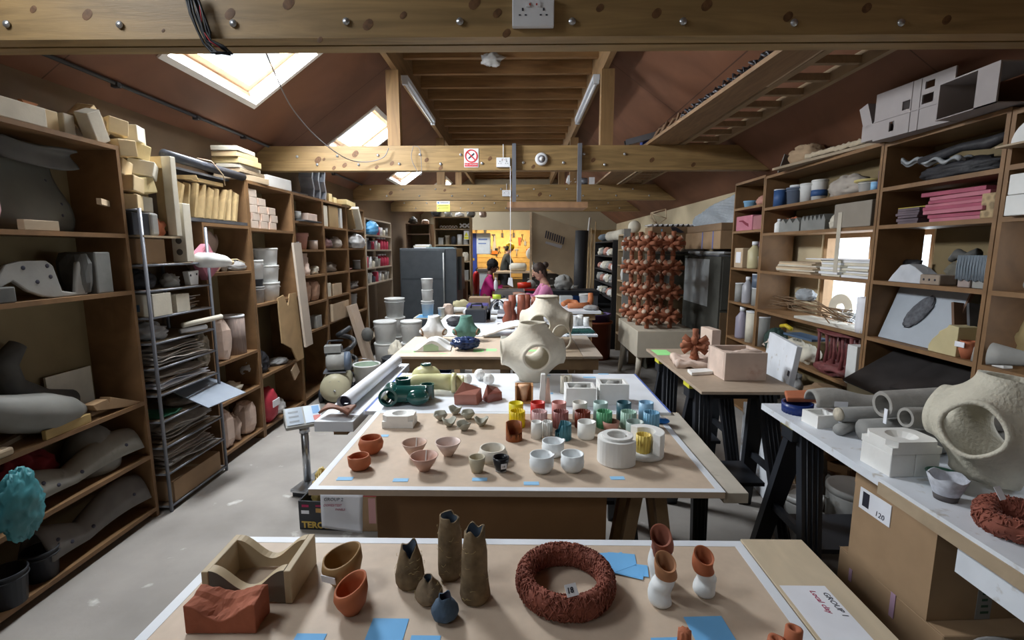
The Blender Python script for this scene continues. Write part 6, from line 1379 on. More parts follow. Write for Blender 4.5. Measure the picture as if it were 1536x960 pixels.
T('blue_oval_tray','bright blue oval lid with a white label at the right of the cups','lid',tb(991,634),rz=-.35,parts=[('body',M().blob(.036,.022,.012,c=(0,0,.010),flatb=-.010),P('bright_blue',(.02,.17,.55),.35)),('label',M().box(-.004,.016,-.008,.008,.0215,.0225),paper)])
# white bowls
def wbowl(label,px,py,r,h,rot,sy=1):
    def fn(x,y,z):
        k = 1.0
        if z > h*.8 and x > r*.70 and abs(y) < r*.35:k = 1.13
        return x*k,y,z+(.003 if k > 1 else 0)
    T('white_bowl',label,'bowl',rimpos(px,py,h),rz=rot,m=M().lathe([(0,0),(r*.72,0),(r*.95,h*.25),(r*.98,h*.62),(r*.93,h*.66),(r*.95,h),(r*.85,h),(r*.80,h*.4),(r*.6,.006),(0,.006)],44,fn=fn),mt=porcelain)
wbowl('white pouring bowl behind the other two white bowls',829.5,661,.040,.052,.1)
wbowl('white pouring bowl at the left of the pair in front',812.5,681,.0405,.056,-.3)
wbowl('white pouring bowl at the right of the pair in front',858.7,680,.039,.056,-1.2)
# plaster cylinder halves
def arcwall(r0,r1,a0,a1,z0,z1,n=26):
    p = [(r1*math.cos(a0+(a1-a0)*k/n),r1*math.sin(a0+(a1-a0)*k/n)) for k in range(n+1)]+[(r0*math.cos(a1-(a1-a0)*k/n),r0*math.sin(a1-(a1-a0)*k/n)) for k in range(n+1)]
    v = [(x,y,z) for z in (z0,z1) for x,y in p]; N_ = len(p); f = [(i,(i+1) % N_,N_+(i+1) % N_,N_+i) for i in range(N_)]
    for k in range(n):
        a,b,c,d = k,k+1,N_-2-k,N_-1-k; f.append((a,d,c,b)); f.append((N_+a,N_+b,N_+c,N_+d))
    return v,f
pL = at(926,655,z=zt+.085)
v,f = arcwall(.034,.066,math.radians(25),math.radians(330),0,.085); ph = M()._add(v,f,False)
v2,f2 = arcwall(.034,.052,0,6.2831,.0855,.0935); ph2 = M()._add(v2,f2,False)
T('plaster_half_mould','thick white plaster ring mould, left half of the pair around the yellow cup','mould',(pL.x,pL.y,zt),parts=[('wall',ph,plast,dict(bev=.002)),('top_ring',ph2,plast,dict(bev=.001))])
pR = at(966,690,z=zt)
v,f = arcwall(.034,.066,math.radians(-55),math.radians(125),.014,.088)
T('plaster_half_mould','white plaster mould cut open at the front, right half of the pair','mould',(pR.x+.012,pR.y+.045,zt),parts=[('base_disc',M().lathe([(0,0),(.064,0),(.066,.004),(.066,.0135),(0,.0135)],40),plast),('wall',M()._add(v,f,False),plast,dict(bev=.002))])
T('yellow_fluted_cup','yellow fluted cup standing inside the open plaster mould','cup',(pR.x+.006,pR.y+.040,zt+.0142),m=M().lathe([(0,0),(.025,0),(.025,.062),(.0225,.062),(.0225,.004),(0,.004)],80,mod=lambda a,z:1+.05*math.cos(14*a)),mt=P('pale_yellow',(.76,.58,.14),.5))
# group 2 paper hanging from the edge
ga,gb = at(482,740,y=1.349),at(546,740,y=1.349); w = gb.x-ga.x
g2 = T('group_paper','white paper with handwriting GROUP 2 hanging from the second table edge','paper',((ga.x+gb.x)/2-.001,1.3475,TZ-.012),parts=[('sheet',M().grid(lambda u,v:((u-.5)*w,-.004-.012*math.sin(v*2.2)*(u+.2)-.010*(v > .8)*(v-.8)*5*u,-.105*v-.006*u*v),10,12),paper,dict(solid=.0004))])
textm('GROUP 2',.014,ink,g2,(-.052,-.0115,-.016),(math.pi/2-.05,0,0)); textm('DOMES/TEST',.0095,inkr,g2,(-.052,-.0155,-.031),(math.pi/2-.1,0,0)); textm('PANELS',.0085,inkr,g2,(-.016,-.0185,-.042),(math.pi/2-.1,0,0))
# ================================================================ TABLE 3 (white)
tabletop('third table board, glossy white with blue tape along its side edges',-.688,.672,2.064,2.735,whitem,bluetape,tw=.008,sides='lr',th=.018)
trestle((.0,2.42,0),0,1.16,TZ-.019,'black folding trestle under the white third table')
for px,py,w,d,lab in ((690,571,.055,.02,'blue note behind the three white balls, left'),(730,565,.06,.02,'blue note behind the three white balls, right'),(680,575.5,.06,.03,'larger blue note left of the three white balls'),(818,563,.06,.02,'blue note on the white table right of the large cream vessel'),(884,566,.07,.03,'blue note behind the white plaster boxes, left'),(905,561,.06,.02,'blue note behind the white plaster boxes, right'),(825,590,.03,.03,'small blue note by the white cone post')):
    q = at(px,py,z=TZ); T('blue_note',lab,'paper',(q.x,q.y,TZ+.0002),m=M().box(-w/2,w/2,-d/2,d/2,0,.0003),mt=bluel)
gg = P('bottle_green_glaze',(.015,.085,.075),.15,spec=.6); cr2 = P('pale_lemon_glaze',(.70,.68,.38),.25)
def pipe(m,a,b,r,seg=22,closed=False):
    d = (Vector(b)-Vector(a)); pts = [Vector(a)+d*t for t in (0,.03,.97,1)]
    m.tube(pts,[r*1.03,r,r,r*1.03],seg,caps=False); m.tube(pts[::-1],[r*.78]*4,seg,caps=False)
    dd = d.normalized(); s_ = dd.cross(Vector((0,0,1)) if abs(dd.z) < .9 else Vector((1,0,0))).normalized(); u_ = s_.cross(dd)
    for e in (Vector(a),Vector(b)):
        v = [e+s_*math.cos(2*math.pi*k/seg)*r*f+u_*math.sin(2*math.pi*k/seg)*r*f for f in (1.03,.78) for k in range(seg)]
        m._add(v,[(k,(k+1) % seg,seg+(k+1) % seg,seg+k) for k in range(seg)],True)
    return m
qg = tb(612,607,TZ)
T('green_pipe_cluster','glossy bottle green ceramic block of joined round pipes on the white table','ceramic',(qg[0],qg[1]+.02,TZ+.001),rz=.05,parts=[
    ('wide_pipe',pipe(M(),(-.085,-.055,.044),(-.085,.06,.044),.042),gg),('upright_pipe',pipe(M(),(-.035,.055,0),(-.035,.055,.105),.036),gg),
    ('cross_pipe',pipe(M(),(-.05,-.01,.048),(.085,-.01,.048),.040),gg),('end_pipe',pipe(M(),(.075,.075,0),(.075,.075,.070),.034),gg),
    ('joint',M().blob(.095,.055,.040,c=(-.01,.01,.041),amp=.04),gg),('front_block',M().blob(.055,.040,.038,c=(.045,-.03,.039),amp=.03),gg)])
ql = tb(632,585,TZ)
T('lemon_pipe_cluster','pale lemon ceramic cluster of fat bent pipes behind the green one','ceramic',(-.455,2.36,TZ+.001),parts=[
    ('bent_pipe',M().tube([(-.12,-.03,.045),(-.06,-.02,.05),(.0,.0,.055),(.08,-.01,.055),(.125,-.015,.052)],[.045,.043,.040,.040,.042],22),cr2),
    ('flange',M().tube([(.120,-.015,.052),(.140,-.015,.052)],[.050,.050],26),cr2),('flange_hole',M().tube([(.139,-.015,.052),(.1405,-.015,.052)],.034,22),P('hole_shade',(.30,.29,.17),.6)),
    ('upper_bulb',M().blob(.075,.055,.05,c=(-.02,.045,.075),amp=.05),cr2),('neck',M().lathe([(.030,.10),(.028,.125),(.022,.125),(.020,.10)],20,c=(-.02,.045,0)),cr2),('green_rim',M().lathe([(0,.126),(.026,.126),(.027,.134),(.02,.136),(0,.132)],20,c=(-.02,.045,0)),gg),('far_stub',pipe(M(),(.12,.03,.04),(.17,.03,.04),.038),cr2)])
for px,py,lab in ((700,577.5,'white faceted ball, left of the three'),(719.5,570,'white faceted ball, hindmost of the three'),(733,577.5,'white faceted ball, right of the three')):
    q = tb(px,py,TZ); b_ = M().blob(.031,.031,.031,c=(0,0,.0305),seg=9,rings=7,amp=.10,sc=5,seed=int(px),smooth=False)
    T('white_ball',lab,'ball',(q[0],q[1],TZ+.001),m=b_,mt=plast)
def facet(name,label,loc,rz,mt,s=1.0,hollow=False):
    v = [(-.055,-.035,0),(.05,-.04,0),(.07,.03,0),(-.045,.04,0),(-.058,-.036,.048),(.045,-.042,.05),(.065,.03,.062),(-.02,.02,.095),(.0,-.01,.060)]
    v = [(a*s,b*s,c*s) for a,b,c in v]
    m = M()._add(v,[(0,3,2,1),(0,1,5,4),(1,2,6,5),(2,3,7,6),(3,0,4,7),(4,5,8),(5,6,8),(6,7,8),(7,4,8)],False)
    return T(name,label,'ceramic',loc,rz=rz,m=m,mt=mt,bev=.002)
tg = mat('glossy_terra',(.36,.15,.115),.28,.08,14); tg2 = mat('glossy_terra_dark',(.22,.075,.06),.25,.08,14)
q = tb(698,607,TZ); facet('faceted_vessel','glossy pink terracotta faceted pyramid shape on the white table',(q[0]+.005,q[1]+.03,TZ+.001),.0,tg,1.0)
q = tb(737,603,TZ); facet('faceted_vessel','smaller dark terracotta faceted shape right of the pink pyramid',(q[0],q[1]+.03,TZ+.001),.7,tg2,.8)
q = tb(786,605,TZ)
T('orange_wood_mould','square open mould with a hollow cone of pale orange clay','mould',(q[0],q[1]+.02,TZ+.001),parts=[('case',M().box(-.042,-.034,-.03,.03,0,.085).box(.034,.042,-.03,.03,0,.085).box(-.034,.034,.022,.03,0,.085).box(-.034,.034,-.03,.022,0,.006),mat('orange_wood',(.50,.26,.11),.6,.08,10)),('cone',M().lathe([(0,.006),(.012,.006),(.020,.05),(.030,.082),(0,.082)],24,c=(0,.0,0)),mat('peach_clay',(.66,.40,.24),.5,.06,10))])
q = tb(815,606,TZ)
T('white_cone_post','tall white plaster post with a slim pink cone beside it','ceramic',(q[0],q[1]+.03,TZ+.001),parts=[('post',M().prism([(-.018,0),(.015,0),(.010,.135),(-.010,.135)],'y',-.012,.018),plast,dict(bev=.002)),('cone',M().lathe([(0,0),(.014,0),(.006,.118),(0,.120)],18,c=(.022,-.012,0)),mat('cone_pink',(.62,.42,.34),.6,.05,10))])
for px0,px1,py,h,lab in ((849,894,610,.085,'left of the two white plaster boxes behind the coloured cups'),(899,943,608,.098,'right of the two white plaster boxes behind the coloured cups')):
    a = tb(px0,py,TZ); b = tb(px1,py,TZ); w = b[0]-a[0]; cx = (a[0]+b[0])/2; m = M()
    m.box(-w/2,w/2,0,.016,0,h).box(-w/2,w/2,.094,.11,0,h).box(-w/2,-w/2+.014,.016,.094,0,h).box(w/2-.014,w/2,.016,.094,0,h).box(-w/2+.014,w/2-.014,.016,.094,0,.02)
    T('plaster_box',lab,'mould',(cx,a[1],TZ+.001),parts=[('walls',m,plast,dict(bev=.002)),('lump_inside',M().blob(.045,.030,.035,c=(0,.055,h-.032),amp=.4,seed=3),greyl)])
for px,py,lab in ((847,598,'cream fluted tube standing left behind the plaster boxes'),(856,597,'cream fluted tube standing right of its twin behind the plaster boxes')):
    q = tb(px,py,TZ); T('fluted_tube',lab,'tube',(q[0],q[1]+.09,TZ+.001),m=M().lathe([(0,0),(.015,0),(.014,.088),(.010,.088),(.010,.01),(0,.01)],40,mod=lambda a,z:1+.05*math.cos(9*a)),mt=plastc)
vessel('cream_vessel','large rough cream vessel with round side openings and a narrow neck, nearer of two',(.072,2.60,TZ+.002),.325,cream,rz=.12,th=.012,sq=(1.05,1.05,.98),amp=.004)
# long white slab with roll
T('white_slab','long thick white foam slab projecting left of the white table','slab',m=M().box(-.862,-.695,1.935,2.98,TZ-.048,TZ-.002),mt=whitem,bev=.003)
T('wooden_trestle','plain wooden stand below the white slab','trestle',(-.78,2.86,0),parts=[('beam',M().box(-.03,.03,-.85,.08,TZ-.09,TZ-.049),ow)]+[('leg',M().box(-.02+s*.05,.02+s*.05,.0,.06,0,TZ-.09),ow) for s in (-1,1)])
T('paper_roll','long white paper roll lying on the white slab','roll',parts=[('roll',M().tube([(-.780,2.07,TZ+.034),(-.760,2.92,TZ+.034)],.034,24,caps=False).tube([(-.760,2.92,TZ+.034),(-.780,2.07,TZ+.034)],.030,24,caps=False),paper),('core',M().tube([(-.7795,2.10,TZ+.034),(-.7605,2.90,TZ+.034)],.0295,20),ink)])
q = at(515,617,z=TZ)
T('terracotta_saddle','dark terracotta saddle shaped hollow piece in front of the paper roll','ceramic',(-.785,2.005,TZ+.010),rz=-.15,parts=[('shell',M().grid(lambda u,v:((u-.5)*.135,(v-.5)*.075,.008+.028*math.sin(math.pi*u)*(1-v)+.018*v*abs(math.cos(math.pi*u))),18,8),mat('saddle_terra',(.22,.095,.06),.55,.12,12),dict(solid=.010)),('label',M().box(.03,.045,-.0,.012,.043,.044),paper)])
# ================================================================ RIGHT SIDE TABLE with node piece and square mould
tabletop('fibreboard table on black trestles at the right carrying the square plaster mould',.925,1.435,2.385,3.465,mat('mdf_side',(.42,.33,.25),.55,.05,30),None,th=.016)
trestle((1.18,2.62,0),0,.50,TZ-.017,'black trestle with a yellow pad under the near end of the side table')
trestle((1.18,3.20,0),0,.50,TZ-.017,'black trestle under the far end of the side table')
def nodem(R_,r,arms=None,seg=7):
    m = M(); dirs = arms or [(0,0,1),(0,0,-1),(1,0,0),(-1,0,0),(0,1,0),(0,-1,0),(1,1,1),(1,1,-1),(1,-1,1),(1,-1,-1),(-1,1,1),(-1,1,-1),(-1,-1,1),(-1,-1,-1)]
    for d in dirs:
        d = Vector(d); L_ = R_ if abs(d.x)+abs(d.y)+abs(d.z) < 1.5 else R_*.86
        d = d.normalized()
        m.tube([d*r*.3,d*L_*.6,d*L_*.985],[r*1.15,r*.85,r],seg)
    return m
def nodetips(R_,r):
    out = []
    for d in ((1,1,1),(1,1,-1),(1,-1,1),(1,-1,-1),(-1,1,1),(-1,1,-1),(-1,-1,1),(-1,-1,-1)):
        d = Vector(d).normalized(); L_ = R_*.86; out.append(M().tube([d*L_*.98,d*(L_+.002)],r*.98,7))
    return out
p = at(1036,549,z=TZ)
tipm = mat('cut_pale_end',(.55,.42,.32),.9,.1,30)
T('plaster_slab_mould','low pinkish plaster slab mould holding the terracotta node piece','mould',(1.10,2.98,TZ+.001),rz=-.15,m=M().grid(lambda u,v:((u-.5)*.26,(v-.5)*.26,.035+.02*noise.noise(Vector((u*5,v*5,4)))),16,16,thick=.034),mt=plastp)
T('node_piece','single star shaped terracotta node piece standing on the plaster slab','ceramic',(1.09,2.96,TZ+.13),rz=.35,rot=None,parts=[('arms',nodem(.10,.020),terral),('foot',M().lathe([(0,-.10),(.03,-.085),(.02,-.05),(0,-.05)],12),terral)])
T('green_note','bright green paper at the far left corner of the side table','paper',(1.00,3.33,TZ+.0005),m=M().box(-.055,.055,-.09,.09,0,.0004),mt=greenp)
T('white_tile','flat white tile on the side table in front of the plaster slab','tile',(1.06,2.75,TZ+.001),rz=.3,m=M().prism([(-.09,-.03),(.09,-.035),(.06,.04),(-.06,.05)],'z',0,.018),mt=plast,bev=.002)
T('plywood_upright','narrow upright pinkish board behind the node piece','board',(1.285,3.22,TZ+.001),rz=.1,m=B(.06,.16,.19),mt=plastp,bev=.003)
qa = at(1064,566,z=TZ); sq = mat('plaster_wood',(.56,.44,.37),.8,.12,6,bump=.2,dirt=((.42,.24,.17),5,.62))
T('square_mould','square box mould of pinkish plaster with a star shaped cavity on the side table','mould',(1.235,2.705,TZ+.001),rz=.02,parts=[
    ('wall',M().box(-.115,.115,-.115,-.095,0,.155),sq,dict(bev=.003)),('wall',M().box(-.115,.115,.095,.115,0,.155),sq,dict(bev=.003)),
    ('wall',M().box(-.115,-.095,-.095,.095,.0,.155),plastp,dict(bev=.002)),('wall',M().box(.095,.115,-.095,.095,0,.155),sq,dict(bev=.003)),
    ('core',M().prism([(.095*(1 if k % 2 else .45)*math.cos(math.pi*k/4),.095*(1 if k % 2 else .45)*math.sin(math.pi*k/4)) for k in range(8)],'z',0,.135),plastp),
    ('lip',M().blob(.07,.03,.015,c=(.03,-.07,.15),amp=.6,seed=2),plastp)])
T('white_board','white panel edge with dark switches leaning beyond the square mould','panel',(1.55,2.92,.52),rot=(0,.12,-.2),parts=[('panel',B(.03,.50,.52),whitep,dict(bev=.003)),('switches',M().box(-.0165,-.015,-.23,-.20,.34,.37),ink)])
T('white_board','lower white panel standing on the floor between the trestles','panel',(1.60,3.10,.001),rz=-.1,m=B(.05,.50,.50),mt=whitep,bev=.003)
# ---------------------------------------------------------------- lattice tower on its white bench
LX,LY = 1.40,5.30
bw = mat('bench_cream',(.52,.47,.38),.6,.05,10)
T('cream_bench','cream box topped bench on round legs carrying the terracotta lattice','bench',(1.60,5.83,0),parts=[('box',M().box(-.31,.33,-.62,.40,.40,.695),bw,dict(bev=.004))]+[('leg',M().tube([(sx*.25,sy*.40-.10,.40),(sx*.29,sy*.45-.10,0)],[.035,.026],12),[bw,plyl][sx > 0]) for sx in (-1,1) for sy in (-1,1)])
MS = .270; nm_ = nodem(MS/2,.028); tp_ = nodetips(MS/2,.028); first = None
lv4 = ['bottom','second','third','top']; cols = ['left','right']; rws = ['front','middle','back']
rzl = .13
for iz in range(4):
    for ix in range(2):
        for iy in range(3):
            lx = (ix-.5)*MS; ly = iy*MS
            x = 1.565+lx*math.cos(rzl)-ly*math.sin(rzl); y = 5.40+lx*math.sin(rzl)+ly*math.cos(rzl); z = .698+MS/2+iz*MS
            lab = 'terracotta node in the lattice tower, %s level, %s %s column' % (lv4[iz],cols[ix],rws[iy])
            if first is None:first = T('lattice_node',lab,'ceramic',(x,y,z),rz=rzl,parts=[('arms',nm_,terral)]+[('cut_end',q_,tipm,dict(label='pale cut end')) for q_ in tp_],group='lattice tower of terracotta nodes')
            else:dup(first,(x,y,z),lab)
# behind the tower: cardboard boxes on a low roofed store
T('store_cupboard','dark olive board store behind the lattice with one white door','cupboard',parts=[('panel',M().box(2.06,2.41,6.56,6.58,.95,1.50),P('store_grey',(.13,.13,.11),.6)),('door',M().box(1.70,2.04,6.56,6.58,.95,1.50),P('door_white',(.42,.45,.46),.5),dict(sub=[('handle',M().box(1.97,2.01,6.55,6.56,1.28,1.30),steel)])),('lower_panel',M().box(1.68,2.41,6.55,6.58,.0,.93),mat('store_brown',(.17,.11,.06),.7,.1,5)),('top',M().box(1.68,2.41,6.22,6.58,1.50,1.52),P('store_dark',(.11,.105,.08),.7)),('end_panel',M().box(1.68,1.70,6.30,6.55,.0,1.50),P('store_dark',(.11,.105,.08),.7))])
T('dark_store_locker','tall dark grey locker against the wall between the lattice and the narrow bay','locker',parts=[('body',M().box(2.08,2.41,5.05,6.15,0,1.50),P('store_body',(.08,.08,.07),.9,spec=.1)),('white_side',M().box(2.077,2.0798,5.35,6.12,.95,1.47),P('door_white',(.42,.45,.46),.5)),('door',M().box(2.10,2.39,5.04,5.05,.95,1.47),P('store_grey2',(.085,.085,.075),.9,spec=.1)),('lower_door',M().box(2.10,2.39,5.04,5.05,.03,.92),MATS['store_brown'])])
slabs((2.05,6.40,1.521),3,.66,.30,.018,[steeld,greyl,P('strip_light',(.42,.43,.44),.5)],'long_board','long pale strip lying on top of the dark store, %s','strip','strips lying on the dark store',seed=2)
slabs((2.24,5.60,1.501),3,.26,1.0,.018,[steeld,greyl,P('strip_light',(.42,.43,.44),.5)],'long_board','long pale strip lying on top of the grey locker, %s','strip','strips lying on the grey locker',seed=3)
def cardat(name_lab,x0,x1,y0,y1,z0,z1,mt,extra=[]):
    return T('cardboard_box',name_lab,'cardboard box',((x0+x1)/2,(y0+y1)/2,z0),parts=[('body',B(x1-x0,y1-y0,z1-z0),mt,dict(bev=.006))]+extra)
cardat('long cardboard box with pale end lying on the dark store above the lattice tower',1.66,2.40,6.24,6.60,1.60,1.77,card,[('pale_end',M().box(-.368,.0,-.1808,-.180,.005,.165),cardl)])
cardat('brown cardboard box with blue tape bands on the grey locker',2.07,2.40,5.08,6.14,1.58,1.77,card,[('tape_band',M().box(-.168,-.1655,-.35,-.33,0,.19),bluetape),('tape_band',M().box(-.168,-.1655,-.05,-.03,0,.19),bluetape),('front_tape',M().box(-.02,.0,-.532,-.530,0,.19),bluetape)])
cardat('flatter brown cardboard box with a torn flap on the long pale ended box',1.68,2.40,6.24,6.60,1.772,1.86,card,[('torn_hole',M().prism([(-.13,.085),(-.10,.03),(.0,.01),(.05,.02),(-.02,.06),(-.06,.085)],'y',-.1812,-.1802),ink),('label',M().box(-.25,-.23,-.1812,-.1805,.03,.06),bluel)])
cardat('flat brown cardboard box on the box with blue tape bands',2.08,2.40,5.10,6.12,1.772,1.85,cardd)
def corr(u,v):return ((u-.5)*.72,(v-.5)*.34,.016*math.sin(u*70))
T('corrugated_sheet','white corrugated sheet lying on the cardboard boxes','sheet',(2.03,6.42,1.88),rz=.0,m=M().grid(corr,90,2),mt=wp,solid=.003)
T('bubble_wrap','tilted sheet of rippled bubble wrap standing on the cardboard boxes','bubble wrap',(2.22,5.62,1.855),rot=(0,0,math.pi/2+.25),m=M().grid(lambda u,v:((.5-u)*.80,.02*math.sin(u*9+v*4)+.008*math.sin((u+v)*60),v*.34*(.35+.65*u)),60,24),mt=mat('bubble',(.44,.50,.56),.3,.1,30,bump=.6),solid=.006)
T('wooden_polyhedron','small wooden wireframe polyhedron on top of the boxes','frame',(1.80,6.40,1.875),parts=[('struts',(lambda m:[m.tube([a,b],.007,5) for a,b in (((-.10,0,.09),(-.09,.05,.17)),((-.09,.05,.17),(.09,.02,.22)),((.09,.02,.22),(.10,0,.10)),((.10,0,.10),(0,.04,.03)),((0,.04,.03),(-.10,0,.09)),((-.09,.05,.17),(0,.04,.03)),((.10,0,.10),(-.09,.05,.17)))] and m)(M()),plyl)])
# shelving farther right behind the tower (black and pine)
bm = P('black_board_wood',(.02,.02,.022),.5)
unit(1,6.60,7.55,[.3,.6,.9,1.12,1.35,1.58],1.80,'pine shelving beyond the lattice tower on the right',depth=.45,xf=1.52,wood=mat('pine_shelf2',(.34,.25,.15),.6,.1,6),back=False)
unit(1,7.60,9.4,[.3,.55,.80,1.02,1.24,1.48],1.72,'black sided shelving crowded with pale casts, farther right beyond the tower',depth=.45,xf=1.45,wood=bm,back=False)
rr = random.Random(9)
for z,nmz in ((1.12,'third'),(1.35,'second'),(1.58,'top')):
    for j in range(4):
        s = rr.uniform(.12,.19)
        T('plaster_cast','pale cast, %s from the near end, %s shelf of the pine shelving' % (ORDN[j],nmz),'cast',(1.54+s/2,6.74+j*.21,z+.0005),parts=G(['lump','rough','bag','can'][(j+int(z*9)) % 4],s,s*.9,s*.9,[bucketw,terra,greyl,plastc][(j*3+int(z*7)) % 4],seed=j+3),group='casts in the pine shelving')
for z,nmz in ((.80,'fourth'),(1.02,'third'),(1.24,'second'),(1.48,'top')):
    for j in range(6):
        s = rr.uniform(.14,.20)
        T('plaster_cast','pale cast, %s from the near end, %s shelf of the black sided shelving' % (ORDN[j],nmz),'cast',(1.47+s/2,7.78+j*.28,z+.0005),parts=G(['lump','bag','rough'][(j+int(z*9)) % 3],s,s*1.2,s*.75,[bucketw,plastc,greyl,terrap][(j*3+int(z*7)) % 4],seed=j+13),group='casts in the black sided shelving')
T('spotted_roll','cream perforated roll on top of the far right shelving','roll',(1.62,8.2,1.721),m=M().tube([(0,-.5,.09),(0,.6,.09)],.085,16),mt=plastc)
T('white_ball','round white ball on top of the pine shelving','ball',(1.62,6.95,1.801),m=M().blob(.09,.09,.09,c=(0,0,.09)),mt=plastc)
T('blue_grey_bundle','blue grey bundle at the far end of the right shelving top','bundle',(1.60,9.1,1.721),m=fit(M().blob(.2,.2,.1,amp=.4,seed=9),.3,.35,.14),mt=greyb)
T('white_board','upright white board fixed to the corner of the pine shelving','board',(1.44,6.57,0),m=B(.09,.02,1.85),mt=greyl)
# bins and tubs on the floor
T('red_brown_bin','big reddish brown round bin on the floor right of the far tables','bin',(1.13,6.98,0),parts=[('body',M().lathe([(0,0),(.20,0),(.21,.52),(.23,.52),(.23,.55),(.20,.55),(.19,.03),(0,.03)],30),mat('bin_red',(.22,.05,.02),.5,.12,6))])
T('purple_bucket','purple bucket sitting in the reddish brown bin','bucket',(1.13,6.98,.30),parts=[('body',M().lathe([(0,0),(.15,0),(.19,.34),(.205,.34),(.205,.36),(.18,.36),(.14,.02),(0,.02)],28),P('purple_tub',(.07,.045,.14),.4)),('yellow_gloves',fit(M().blob(.1,.1,.05,amp=.5,seed=6),.30,.26,.10),P('glove_yellow',(.35,.33,.10),.5))])
for o_ in C.objects:
    if o_.name.startswith('yellow_gloves'):o_.location.z = .30
# ================================================================ TABLE 4
tabletop('wide fibreboard table with green notes, in front of the far white boards',-.862,.200,3.175,3.93,mdf,None,th=.018)
tabletop('brown board at the right of the green note table',.205,.430,3.19,3.93,mat('mdf_brownish',(.38,.30,.22),.55,.05,30),None)
tabletop('grey pinkish board at the far right of the green note table',.435,.565,3.20,4.00,mat('board_greypink',(.42,.36,.30),.55,.05,30),None)
def woodframe(x0,x1,y0,y1,ztop,label,leg=.06,apron=.08):
    parts = [('apron',M().box(x0,x1,y0,y0+.025,ztop-apron,ztop),ow),('apron',M().box(x0,x1,y1-.025,y1,ztop-apron,ztop),ow),('apron',M().box(x0,x0+.025,y0+.025,y1-.025,ztop-apron,ztop),ow),('apron',M().box(x1-.025,x1,y0+.025,y1-.025,ztop-apron,ztop),ow)]
    for x in (x0+.03,(x0+x1)/2,x1-leg-.03):
        for y in (y0+.03,y1-leg-.03):parts.append(('leg',M().box(x,x+leg,y,y+leg,0,ztop-.001),ow))
    return T('table_stand',label,'table base',parts=parts)
woodframe(-.80,.54,3.22,3.88,TZ-.019,'dark wooden frame and legs under the green note table')
tabletop('white board on the table run just behind the green notes',-.80,.400,3.97,5.30,whitem,None,th=.018)
tabletop('narrower white board with a blue edge by the pine green mosaic',.405,.665,4.03,5.30,whitem,None,th=.018)
woodframe(-.74,.63,4.22,5.24,TZ-.019,'wooden frame under the white boards behind the green notes')
T('under_disc','large dark disc leaning in the shade under the green note table','disc',(-.20,3.60,.001),rot=(.0,0,0),m=M().at((0,0,.26),(math.pi/2+.2,0,0)).lathe([(0,0),(.255,0),(.255,.02),(0,.02)],34),mt=greyc)
T('blue_crate','blue crate in the shade under the green note table','crate',(-.62,3.62,0),parts=carton_parts(.16,.3,.62,P('crate_blue2',(.03,.08,.30),.4),True))
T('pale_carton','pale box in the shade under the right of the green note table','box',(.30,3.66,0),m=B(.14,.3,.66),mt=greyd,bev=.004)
for px,py,w,d,lab in ((612,527,.12,.09,'green note at the left front of the green note table'),(664,530.5,.05,.02,'small green note second from the left'),(718,526,.075,.09,'green note left of the middle pair'),(737,525,.075,.08,'green note right of the middle pair'),(795,526,.12,.06,'green note seen through the large cream vessel')):
    q = at(px,py,z=TZ); T('green_note',lab,'paper',(q.x,q.y,TZ+.0005),rz=.0,m=M().box(-w/2,w/2,-d/2,d/2,0,.0004),mt=greenp)
def starpot(name,label,loc,mt,rz=0):
    pr_ = [(.052,0),(.056,.008),(.060,.03),(.066,.05),(.072,.075),(.072,.095),(.064,.13),(.054,.16),(.048,.185),(.046,.20),(.040,.20),(.044,.16),(.052,.13)]
    def md(a,z):
        e = math.exp(-((z-.082)/.034)**2); return 1+.75*e*abs(math.cos(a*1.5+.0))**5
    m = M().lathe(pr_,60,mod=md).jitter(.003,30,4,keepz=0)
    parts = [('body',m,mt)]
    for k in range(3):
        a = math.pi*2/3*k+.0
        parts.append(('side_opening',M().at((.100*math.cos(a),.100*math.sin(a),.080),(0,math.pi/2+.25,a)).lathe([(0,0),(.030,0),(.026,.010),(0,.012)],14),mat('opening_shade',(.20,.13,.08),.9,.1,10)))  # dark brown discs paint the shade inside the side openings
    return T(name,label,'pot',loc,rz=rz,parts=parts)
starpot('white_star_pot','rough white pot with pointed side openings on the green note table',(-.665,3.73,TZ+.002),mat('white_grog',(.66,.66,.66),.8,.06,20,bump=.6),rz=math.pi/2)
starpot('teal_star_pot','rough sea green pot with pointed side openings on the green note table',(-.415,3.74,TZ+.002),mat('teal_grog',(.10,.22,.18),.8,.14,20,bump=.6),rz=math.pi/2+.1)
vessel('cream_vessel','second large cream vessel with round openings, behind the nearer one',(.205,3.62,TZ+.002),.36,cream,rz=-.30,sq=(1.05,1.05,.98),amp=.004)
T('cream_disc','thin cream disc resting on the neck of the farther cream vessel','disc',(.205,3.62,TZ+.363),m=M().lathe([(0,0),(.085,0),(.09,.004),(.085,.008),(0,.008)],30),mt=cream)
T('hoop','thin pale hoop leaning on the front of the farther cream vessel','hoop',(.30,3.36,TZ+.10),rot=(1.25,.1,.3),m=M().tube([(.07*math.cos(a),.085*math.sin(a),0) for a in [2*math.pi*k/30 for k in range(30)]],.007,8,closed=True),mt=cream)
def wavy(label,loc,w,d,h,mt,rz=0,ph=0,name='wave_mould'):
    return T(name,label,'mould',loc,rz=rz,m=M().grid(lambda u,v:((u-.5)*w,(v-.5)*d,h*(.62+.38*math.sin(u*6+ph)*math.cos(v*2))),24,10,thick=.0),mt=mt,solid=.022)
wm = M(); N_ = 24
poly = [(-.13,0),(.13,0)]+[(.13-.26*i/N_,.045+.035*math.cos(2*math.pi*(i/N_)*1.0+math.pi)) for i in range(N_+1)]
